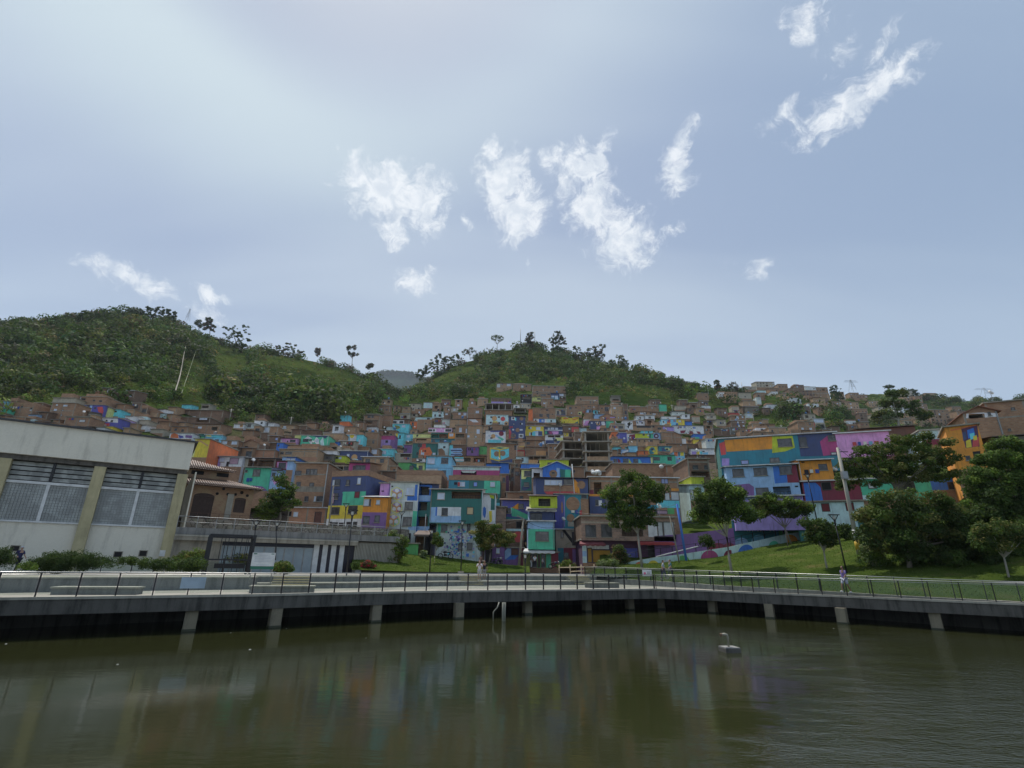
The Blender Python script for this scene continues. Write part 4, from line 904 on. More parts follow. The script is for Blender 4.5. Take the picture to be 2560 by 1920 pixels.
# ---------------- hillside town, centre (top to bottom)
for a in [
 ('P',1040,45,1690,165,'brick','widest brick house of the topmost row, upper floor','d 1110 140 1150 165;k 1465 50 1495 80;w 1245 20 1275 50;g 1340 50 1380 75',''),
 ('P',1035,165,1400,262,'brick','lower brick floor of the topmost row with a dark sheet roof','k 1330 190 1380 220;c 1195 200 1310 245;d 1120 180 1150 200','brick'),
 ('P',1035,262,1205,345,'cream','cream painted cabin hanging below the topmost brick house','g 1130 280 1200 310',''),
 ('P',1400,185,1560,310,'navy','dark hut with white and blue laundry windows under the top row','s 1410 230 1470 265;s 1480 230 1540 300','bteal 1400 270 1560 310'),
 ('P',1565,185,1700,330,'dconc','grey lean-to on posts at the right end of the top row','s 1570 195 1650 240;o 1580 260 1690 320',''),
 ('P',325,-10,632,100,'tbrick','detached brick house with two pale windows in the green slope','w 335 -5 400 70;s 532 -8 605 42',''),
 ('P',645,5,1015,105,'brick','low brick house with one white window right of the detached one','w 808 25 862 75;k 900 30 930 60',''),
 ('P',800,210,1020,385,'black','blackened timber shack in the upper slope','o 820 230 1000 300',''),
 ('P',800,390,1000,480,'conc','grey hut with one white window below the black shack','w 822 410 856 450;k 945 415 975 445',''),
 ('P',220,285,620,385,'dbrick','low ruined brick wall house with violet strip','w 465 350 545 388','band:lilac 350 385'),
 ('P',85,505,590,600,'navy','long navy loggia house with slim posts','o 150 540 280 595;o 290 540 440 595;d 480 540 530 590','bteal 85 505 150 600'),
 ('P',455,520,600,640,'mint','pale mint block with purple leaf painting','','poly:purple 475 540 520 535 530 600 500 625 480 600;poly:lilac 520 560 560 585 520 620'),
 ('P',120,612,560,805,'mint','mint house with tan, red and yellow discs','k 205 640 245 670;k 352 640 395 670;k 190 745 232 780;k 350 755 395 790;k 500 770 535 800','yellow 250 735 345 800;circ:tan 285 680 52;circ:red 452 690 45;circ:tan 520 780 42'),
 ('P',570,640,895,1085,'navy','tall navy house with round brick spots and white framed windows','k 640 660 672 695;w 655 780 680 805;k 785 765 815 805;s 815 775 845 800;s 638 890 672 918;s 785 890 840 920;c 620 985 685 1045;g 785 1005 840 1045','poly:red 572 890 600 900 620 960 605 1080 572 1080;poly:white 618 645 690 648 690 712 618 712;poly:cyan 690 660 715 670 715 730 690 720;circ:brick 820 685 38;circ:brick 742 910 42;circ:brick 655 1025 52;poly:white 765 985 860 988 858 1062 765 1060'),
 ('P',905,835,1265,1035,'yellow','yellow house with blue and white painted windows','k 955 850 985 890;s 985 848 1020 890;s 1108 848 1192 912;s 968 955 1000 1020;k 1002 955 1030 1015;s 1095 950 1150 1025','lblue 1060 930 1230 1030;navy 1150 935 1235 1020;circ:cyan 1068 985 48'),
 ('P',1275,850,1630,1000,'navy','navy and pink striped balcony house','s 1340 862 1380 905;s 1395 855 1465 900;s 1485 860 1540 905','band:white 905 920;poly:pink 1410 935 1550 935 1550 990 1450 1000;poly:teal 1285 935 1320 935 1320 990 1285 990;poly:magenta 1350 935 1410 935 1430 990 1370 990'),
 ('P',1290,1010,1640,1180,'white','white and cream ledge house with a navy stripe below','o 1340 1015 1470 1055;o 1480 1015 1590 1055','band:navy 1110 1180;cream 1490 1060 1640 1120;poly:navy 1430 1060 1490 1060 1490 1120 1450 1120'),
 ('P',1635,830,1960,960,'dbrick','brown brick house with a red painted corner','w 1745 870 1790 905;s 1950 880 1955 900','red 1810 850 1945 950'),
 ('P',1640,960,1860,1050,'conc','low grey house with cream square and navy door','y 1670 970 1705 1015;D 1760 970 1815 1040','yellow 1660 965 1745 1035'),
 ('P',1865,960,2040,1130,'dbrick','brown brick house with a light blue window left of the tall frame','s 1938 1080 1990 1130',''),
 ('P',1045,480,1500,700,'brick','big brick house with an arched parapet and orange flank','g 1172 590 1240 680;g 1312 590 1370 680;k 1420 590 1440 610;k 1300 500 1350 530','poly:dbrick 1180 530 1215 485 1270 475 1320 510 1330 530 1290 505 1230 505'),
 ('P',965,500,1042,750,'dorange','narrow orange flank wall of the arched brick house','',''),
 ('P',1060,690,1500,760,'white','white and blue ground strip below the arched brick house','k 1085 700 1115 750;s 1215 705 1255 745;k 1395 710 1420 755','blue 1165 690 1275 760;mint 1320 695 1500 760'),
 ('P',1505,500,1700,620,'conc','grey glazed loggia house right of the arched one','g 1515 530 1560 600;g 1600 520 1690 605','band:navy 605 620'),
 ('P',1600,650,1950,775,'yellow','yellow house with an orange wave and green corner','s 1705 635 1740 665;k 1750 635 1815 668;s 1820 635 1845 665','poly:dorange 1640 670 1720 665 1760 690 1700 690 1660 700;poly:dorange 1780 680 1850 690 1940 670 1940 690 1860 715;circ:maroon 1560 715 40;poly:dteal 1860 775 1935 735 1935 775'),
 ('P',1705,425,2010,610,'brick','plain brick house with a cream framed door up the slope','w 1790 560 1825 590;k 1945 565 1985 600;k 1880 455 1910 480;g 1760 455 1810 500','poly:cream 1935 555 2005 545 2005 605 1935 605'),
 ('P',905,770,1270,830,'dbrick','thin dark brick strip house above the yellow one','',''),
 ('P',905,1035,1290,1110,'brick','brick storey under the yellow house','',''),
 ('P',905,1120,1275,1225,'brick','brick house with one tall white window mid slope','g 918 1140 985 1195;s 1225 1130 1268 1192;w 1150 1175 1180 1210',''),
 ('P',745,1150,895,1290,'tbrick','small brick house with a yellow box bay','','yellow 770 1230 885 1295'),
 ('P',890,1250,1480,1420,'brick','rose coloured rendered brick terrace with an awning','g 1310 1340 1420 1440;','poly:tan 1105 1320 1300 1320 1300 1410 1105 1410'),
 ('P',700,1305,985,1418,'red','red box house with two dark windows','k 780 1325 855 1380;k 885 1325 965 1380',''),
 ('P',712,1440,955,1600,'mint','pale mint house with teal patches under the red box','k 820 1462 860 1530;s 780 1460 815 1500','dteal 720 1480 780 1540;brown 712 1540 810 1600'),
 ('P',960,1428,1335,1600,'brick','brick house with an open posted loggia','o 975 1435 1050 1495;o 1065 1435 1190 1498;o 1205 1435 1300 1498','band:tan 1500 1600'),
 ('P',1350,1190,1620,1480,'brick','brick house climbing beside the lower concrete frame','w 1460 1240 1510 1290;k 1380 1240 1420 1270',''),
 ('P',110,920,505,1160,'white','white house with blue circles and a dark red disc','k 200 1055 250 1080;s 160 1010 200 1040','poly:indigo 195 925 500 920 500 945 215 950;poly:lblue 280 1000 340 1000 430 1080 380 1090;circ:maroon 420 980 48;circ:tan 262 1030 44;poly:teal 340 1040 430 1060 480 1100 440 1120;cyan 160 1100 420 1160'),
 ('P',135,1180,735,1580,'brick','brick house with a large painted yellow and blue cube','k 675 1210 720 1260;k 675 1270 720 1300','poly:navy 200 1470 390 1530 640 1480 640 1580 240 1580;poly:cream 205 1268 370 1235 575 1255 390 1300;poly:dteal 280 1265 380 1248 500 1262 400 1282;poly:cyan 215 1290 370 1310 370 1500 215 1460;poly:cyan 405 1310 572 1275 572 1440 410 1505;circ:brick 330 1380 55;circ:brick 450 1370 55;line:yellow 205 1265 390 1300 22;line:yellow 205 1265 205 1475 20;line:yellow 205 1475 385 1520 20;line:yellow 385 1300 385 1520 30;line:yellow 390 1300 575 1262 14'),
 ('P',0,1230,132,1395,'green','grass green little house left of the painted cube','k 40 1300 60 1330',''),
 ('N',0,965,150,1110,'blue','royal blue gabled house below the painted cube','s 105 1030 120 1070','poly:navy 100 1050 150 1050 150 1105 100 1105'),
]:
    reg, x0, y0, x1, y1, wl, lb, wi, ar = a
    H(reg, x0, y0, x1, y1, wl, lb, wi, ar if ar != 'brick' else '', roof=random.choice(['tin', 'slab', 'slab', 'tin']))
# ---------------- centre-left slope
for a in [
 ('M',50,545,270,700,'brick','brick house with a long eave at the lower edge of the forest','k 105 545 145 580;k 155 545 190 580;o 80 625 200 660','','tin'),
 ('M',275,545,430,690,'brick','brick flank house beside the long eave house','k 300 590 315 605','','tin'),
 ('M',445,600,680,660,'dbrick','small brick house with white framed openings','k 460 622 505 655;k 545 622 600 655','white 445 610 610 660','tin'),
 ('M',445,665,685,800,'cyan','turquoise house with a yellow star patch','s 578 678 628 712','poly:olive 480 680 540 690 560 720 500 740 480 710','slab'),
 ('M',365,705,445,745,'mint','pale mint flat cabin beside the turquoise house','','','slab'),
 ('M',690,630,790,730,'dorange','orange red house next to the turquoise one','g 715 640 745 700','','slab'),
 ('M',790,625,990,740,'brick','brick house behind the orange red one','k 900 650 920 665','','par'),
 ('M',760,570,1000,640,'mint','pale mint cabin tucked below the forest edge','k 925 580 965 610;s 970 590 995 620','','tin'),
 ('M',1155,430,1255,500,'brick','narrow upper brick room on stilts','k 1205 440 1225 465','','slab'),
 ('M',1155,510,1255,590,'dbrick','lower dark room of the stilt house','s 1180 515 1215 540','','slab'),
 ('M',1280,500,1480,580,'brick','brown house with two pale square windows','s 1360 508 1392 538;s 1430 505 1472 548','','slab'),
 ('M',1485,440,1690,590,'brick','brick block with square openings by the navy loggia','k 1570 395 1595 425;k 1650 395 1670 420;s 1600 480 1645 515','','slab'),
 ('M',1130,605,1240,690,'grey','grey blue house with one pale window','s 1140 640 1180 688','','tin'),
 ('M',1240,600,1480,680,'tbrick','tan wall house under a long pale roof','','','tin'),
 ('M',1480,590,1680,700,'obrick','orange brown gable house with a pale strip','k 1600 690 1625 715','poly:white 1500 600 1600 600 1640 640 1560 640','tin'),
 ('M',945,720,1270,778,'pink','pink strip house with white framed windows','k 950 738 1000 765;k 1010 738 1035 765;k 1180 735 1265 770','white 945 730 1055 772;white 1165 728 1272 775','slab'),
 ('M',985,785,1220,860,'dteal','dark green loggia storey with a hanging pot','o 990 800 1085 855;o 1095 800 1210 855','','slab'),
 ('M',1220,785,1310,868,'orange','small orange room beside the green loggia','s 1235 795 1290 835','','slab'),
 ('M',985,870,1310,920,'bteal','blue green lower storey of the loggia row','g 1000 880 1040 918;g 1100 880 1160 918','','slab'),
 ('M',1315,680,1480,955,'brick','three storey brick house with tall white windows','s 1370 715 1408 778;s 1458 730 1492 792;o 1325 800 1440 850;s 1368 900 1400 932','','slab'),
 ('M',1482,690,1690,960,'tbrick','brick house with cross shaped concrete bands','s 1612 735 1655 800;s 1482 818 1515 850;w 1590 825 1615 855;s 1582 912 1615 938','band:conc 865 872','slab'),
 ('M',245,755,495,825,'brick','brick attic above the purple house','o 320 770 400 815;k 410 795 445 822','','tin'),
 ('M',248,825,480,1000,'purple','purple house with a magenta band and blue flank','k 350 890 388 925','band:magenta 825 880;lilac 270 880 420 975','slab'),
 ('M',485,790,600,960,'cyan','blue flank house joined to the purple house','k 540 820 565 870','yellow 485 790 520 900','tin'),
 ('M',590,805,730,900,'sky','pale blue end of the cream terrace','s 650 820 690 850','','slab'),
 ('M',732,805,975,860,'cream','cream terrace house with a small black window','k 780 812 805 838','','slab'),
 ('M',765,862,980,930,'tan','tan balcony under the cream terrace','o 775 870 920 915','','slab'),
 ('M',725,935,1060,1140,'dteal','blue green house with a red and orange patchwork','k 800 940 860 985;s 840 1055 888 1105;s 1005 1060 1045 1092;k 780 1050 805 1095','poly:red 865 935 910 935 910 1010 810 1040 830 1000;poly:dorange 820 1020 960 980 1000 1060 960 1130 810 1130','slab'),
 ('M',1062,925,1220,1095,'mint','mint house with a brown half disc','k 1150 970 1180 998','poly:brick 1080 1010 1130 1000 1170 1040 1180 1095 1085 1095;dteal 1062 925 1075 1095','slab'),
 ('M',1228,955,1470,1110,'dbrick','brick wall painted with white and blue arrow stripes','','poly:cyan 1230 955 1285 955 1285 1105 1230 1105;poly:lblue 1255 1000 1400 1000 1420 1030 1400 1055 1255 1055;poly:navy 1255 1020 1405 1022 1408 1038 1255 1038;poly:lblue 1255 1062 1400 1062 1420 1085 1400 1105 1255 1105;poly:navy 1255 1078 1405 1078 1405 1092 1255 1092','slab'),
 ('M',1475,985,1640,1108,'purple','plum purple house with one dark window','k 1535 1030 1565 1065','','slab'),
 ('M',1645,975,1752,1085,'green','green wall house right of the plum one','','','slab'),
 ('M',1305,1110,1745,1210,'brick','long brick loggia with white frame openings','o 1440 1130 1530 1185;o 1570 1130 1720 1190;w 1310 1140 1440 1180','cyan 1305 1120 1430 1185','tin'),
 ('M',1360,1215,1740,1270,'dbrick','dark low garage mouth below the brick loggia','k 1530 1225 1665 1258;w 1370 1230 1410 1265','','slab'),
 ('M',1745,1215,2120,1370,'blue','blue painted wall under a pale sheet edge','s 2065 1290 2085 1335','','tin'),
 ('M',265,1010,475,1120,'cyan','blue wall house under the purple house','s 305 1035 360 1080','','slab'),
 ('M',120,1010,262,1085,'brick','brick wall left of the blue wall house','s 160 1015 235 1080','','slab'),
 ('M',480,1075,720,1190,'conc','cluttered grey roof terrace left of the patchwork house','o 560 1080 700 1120','','slab'),
 ('M',780,1140,900,1200,'white','white rubble walled terrace with a dark scooter','k 810 1150 860 1180','','slab'),
 ('M',605,955,725,1070,'purple','small deep purple hut beside the patchwork house','g 610 1000 650 1050','','slab'),
 ('M',1300,1250,1925,1300,'mint','long mint facade under a sagging awning','','','slab'),
]:
    reg, x0, y0, x1, y1, wl, lb, wi, ar, rf = a
    H(reg, x0, y0, x1, y1, wl, lb, wi, ar, roof=rf)
# ---------------- left slope
for a in [
 ('L',1060,825,1440,968,'teal','green and white zigzag painted house','k 1090 870 1170 912;c 1180 870 1215 905;s 1275 870 1315 915','poly:white 1110 870 1160 828 1220 868;poly:white 1240 900 1280 840 1310 880 1320 960 1300 960;poly:white 1170 900 1220 900 1210 960;poly:mint 1330 900 1370 840 1385 960 1340 965;poly:navy 1200 825 1440 825 1400 870 1360 840 1300 850','slab'),
 ('L',1440,910,1590,972,'blue','small royal blue house right of the zigzag one','s 1515 940 1550 968','','slab'),
 ('L',1370,795,1650,905,'tbrick','tan brick house above the zigzag house','c 1450 845 1500 875;w 1528 870 1545 890','','slab'),
 ('L',1650,815,1830,900,'white','white, yellow and blue cross mural house','k 1685 840 1715 870','poly:sky 1660 815 1740 815 1740 900 1700 880;circ:yellow 1770 830 30','slab'),
 ('L',1830,815,1925,950,'cyan','turquoise flank with a pale window at the path','s 1860 880 1885 940','','slab'),
 ('L',750,865,1000,918,'pink','pink and white low house','k 870 895 890 915;k 910 880 990 915','white 750 880 800 918','tin'),
 ('L',975,820,1060,905,'cream','narrow cream house left of the zigzag one','','','slab'),
 ('L',615,830,750,910,'dbrick','dark brick house with a lilac window','L 708 850 758 890','','tin'),
 ('L',515,705,618,785,'white','white framed bay with a pale window','k 535 715 560 750;s 565 712 612 770','','slab'),
 ('L',618,705,735,900,'brick','brick flank house behind the white bay','k 705 780 720 810','','slab'),
 ('L',500,790,612,870,'dbrick','brick wall under the white bay','','','slab'),
 ('L',770,680,975,745,'tbrick','brick house with a small gable in the trees','s 820 690 860 715;w 800 715 870 735','','tin'),
 ('L',1605,545,1715,632,'cyan','bright turquoise hut over an orange base','','','tin'),
 ('L',1595,635,1730,710,'dorange','orange base of the turquoise hut','','','slab'),
 ('L',1930,530,2140,610,'brick','brick house with a pale roof line by the forest','k 1985 545 2020 580;k 2035 545 2070 580','','tin'),
 ('L',1935,612,2130,690,'dbrick','shaded lower floor of the pale roof brick house','o 1960 620 2050 680','','slab'),
 ('L',415,620,560,695,'white','white rear wall hut','k 505 635 535 665','','slab'),
 ('L',315,655,410,710,'mint','pale mint hut left of the white rear wall','','','tin'),
 ('L',610,650,690,700,'white','tiny white hut by a bright bush','','','tin'),
 ('L',755,1015,1290,1170,'tbrick','wide tan brick roof house with a sloping top','g 780 1050 825 1085;c 850 1050 935 1085','band:obrick 1120 1170','slab'),
 ('L',765,955,1060,1010,'brick','brick strip with one dark window','k 880 970 910 1000','','slab'),
 ('L',1065,975,1300,1090,'tbrick','rounded tan brick wall house','','','par'),
 ('L',1215,1035,1560,1090,'white','white flat roofed house front','k 1280 1060 1390 1088','','slab'),
 ('L',1300,970,1600,1025,'conc','grey open gallery with posts','o 1380 980 1470 1022;o 1480 980 1560 1022','','slab'),
 ('L',1570,1040,1990,1165,'navy','navy house with a tan circle and mint patch','s 1698 1080 1735 1115','circ:tan 1802 1125 42;poly:mint 1770 1150 1800 1140 1850 1150 1860 1165','slab'),
 ('L',1505,1105,1680,1195,'lime','small lime green cabin with a pale window','k 1545 1115 1580 1145;s 1585 1115 1625 1150','','slab'),
 ('L',1290,1090,1500,1170,'dconc','grey slatted store wall','g 1400 1110 1495 1150','','tin'),
 ('L',725,925,815,1040,'blue','narrow bright blue wall house','k 740 945 765 975','','slab'),
 ('L',1590,905,1800,1010,'conc','house with a curved grey stair wall','o 1700 915 1790 970','poly:dconc 1620 1010 1660 940 1720 905 1730 930 1680 1000','tin'),
 ('L',1950,785,2130,975,'brick','tall brick wall left of the purple house','c 2050 890 2080 935','','slab'),
 ('L',1830,980,2010,1040,'brick','low brick block under the turquoise flank','','','slab'),
 ('L',600,930,760,1010,'dbrick','jumbled brick rooms on the left slope','','','tin'),
 ('L',1895,1110,2180,1200,'tbrick','tan brick house with two windows above the magenta terrace','g 1955 1145 2010 1190;k 2155 1145 2200 1190','','slab'),
 ('S',50,690,390,825,'brick','brick house with two square windows behind the hall roof','k 128 715 182 768;k 262 738 315 790','','tin'),
 ('S',490,640,1030,820,'brick','wide dark brick house with hanging laundry window','s 590 680 668 725;o 860 690 975 760','','tin'),
 ('S',180,365,1085,500,'dbrick','long brown brick row at the forest edge','k 285 415 320 460;k 345 420 375 465;s 475 480 545 535','','tin'),
 ('S',165,505,830,600,'dbrick','shadowy lower row under the long brown one','o 560 520 800 595;s 620 500 780 550','','slab'),
 ('S',655,250,810,365,'conc','raised grey cabin with white roof scraps','o 665 270 800 320','','tin'),
 ('S',270,255,450,330,'cyan','turquoise sheeted cabin at the forest edge','','','tin'),
 ('S',30,815,480,925,'white','white mural house with orange arc and violet arrow','','poly:dorange 45 890 70 830 130 810 200 840 210 915 50 905;poly:indigo 200 850 300 870 310 900 230 920;poly:purple 350 850 480 860 480 915 340 900','slab'),
 ('S',485,830,720,935,'dteal','dark green house with lilac and tan canopies','','poly:lilac 470 800 600 805 610 850 490 840;poly:green 540 875 720 890 720 935 560 930','slab'),
 ('S',722,850,1060,1035,'sky','sky blue house with two framed windows','c 792 918 878 975;c 925 935 1000 990','poly:cream 670 830 850 840 860 890 690 875;poly:cyan 870 850 1060 870 1050 910 880 890;band:bteal 895 905','slab'),
 ('S',1045,965,1390,1090,'brick','brick base with two pale blue windows under the open frame','s 1072 965 1170 1030;s 1255 970 1368 1040','','slab'),
 ('S',1475,1010,1780,1110,'brick','brown tiled roof cottage','k 1515 1065 1580 1095','','tile'),
 ('S',960,1105,1370,1260,'dbrick','dark brick house with a white curtained bay','s 1240 1110 1355 1170','','tin'),
 ('S',1380,1110,1660,1300,'brick','brick house with a brown barred opening','k 1535 1170 1650 1290','','tin'),
 ('S',1665,1150,2110,1310,'obrick','large orange brick sloped wall','','','slab'),
 ('S',1500,630,1700,720,'grey','faded grey green hut on the left slope','k 1310 650 1330 670;c 1570 640 1640 700','','tin'),
 ('S',1750,580,1915,665,'white','white hut with a dark window under a brown roof','k 1810 590 1870 625','','tin'),
 ('S',1720,450,1900,560,'dbrick','brown hut with small grey extension','k 1770 490 1800 515','','tin'),
 ('S',1300,640,1500,715,'white','pale hut beside the open frame','k 1430 650 1450 670','tan 1420 640 1480 700','slab'),
 ('T',0,300,110,440,'sky','light blue cabin at the left edge of the picture','s 30 345 80 395','','slab'),
 ('T',0,430,110,560,'teal','teal cabin below the light blue one at the left edge','s 0 450 25 475','','slab'),
 ('T',140,370,560,570,'brick','brick house with two dark windows above the hall roof','k 365 380 395 410;k 525 405 560 440;s 515 435 550 465','','par'),
 ('T',480,535,640,625,'lblue','light blue hut with a dark round opening','k 540 565 580 600','','tin'),
 ('T',860,330,1280,620,'brick','tall brick house with scattered white windows','s 970 350 1000 375;s 1095 360 1165 390;s 930 430 985 465;w 1068 445 1100 470;w 1045 525 1075 550','','slab'),
 ('T',910,245,1300,325,'conc','grey rooftop level of the tall brick house','','','slab'),
 ('T',1300,225,1835,345,'brick','brick top floor over the patchwork mural','s 1355 225 1400 275;k 1405 245 1480 280;k 1605 270 1645 300;k 1715 280 1765 310','','slab'),
 ('T',1290,365,1800,520,'indigo','patchwork mural house in violet, tan and red','k 1500 370 1540 420;k 1630 400 1660 430','poly:tan 1295 370 1440 375 1390 460 1360 510 1300 490;poly:red 1430 400 1460 370 1400 500 1360 505;poly:red 1680 400 1770 390 1800 470 1780 520 1700 480;poly:lblue 1560 370 1600 370 1570 510 1530 500','slab'),
 ('T',1800,410,1860,560,'cream','cream end wall of the patchwork mural house','','','slab'),
 ('T',1860,440,2060,560,'cyan','turquoise house with a tan frame','k 1960 460 2020 490;s 1885 455 1915 490','','slab'),
 ('T',1100,480,1530,560,'dconc','open grey roof terrace with posts','o 1250 500 1380 555;o 1400 505 1520 555','','tin'),
 ('T',1110,570,1540,740,'brick','brick house with one pale panel window','w 1365 615 1475 660','','slab'),
 ('T',1540,540,1640,700,'tbrick','narrow tan brick tower with one window','k 1570 575 1610 605','','slab'),
 ('T',1700,590,2040,740,'indigo','violet house with a white top and red door','k 1830 620 1860 645;k 1915 625 1955 655;s 1805 700 1840 720','poly:white 1755 590 2040 600 2040 670 1790 655;red 1750 680 1890 745','slab'),
 ('T',1800,740,1940,800,'yellow','small yellow box over the hall roof edge','','','slab'),
 ('T',2050,600,2150,750,'lilac','lilac house with a yellow patch at the hall','k 2090 640 2120 680','poly:yellow 2060 620 2130 620 2130 690 2070 690','slab'),
 ('T',2150,560,2290,690,'white','white and brick huts behind the hall ridge','k 2180 590 2210 620','','tin'),
 ('W',965,820,1160,880,'dbrick','lone brown house under a bright white roof in the forest','s 1118 850 1140 872;w 1060 845 1075 860','','tin'),
 ('W',65,770,195,806,'conc','lone grey shed in the forest at the far left','','','tin'),
 ('W',0,345,90,362,'white','tiny white shed high in the left forest','','','tin'),
 ('W',880,800,950,835,'brick','small brick hut left of the bright roof','w 925 805 945 835','','tin'),
]:
    reg, x0, y0, x1, y1, wl, lb, wi, ar, rf = a
    H(reg, x0, y0, x1, y1, wl, lb, wi, ar, roof=rf, roofm='w' if 'white roof' in lb or 'shed' in lb else None)
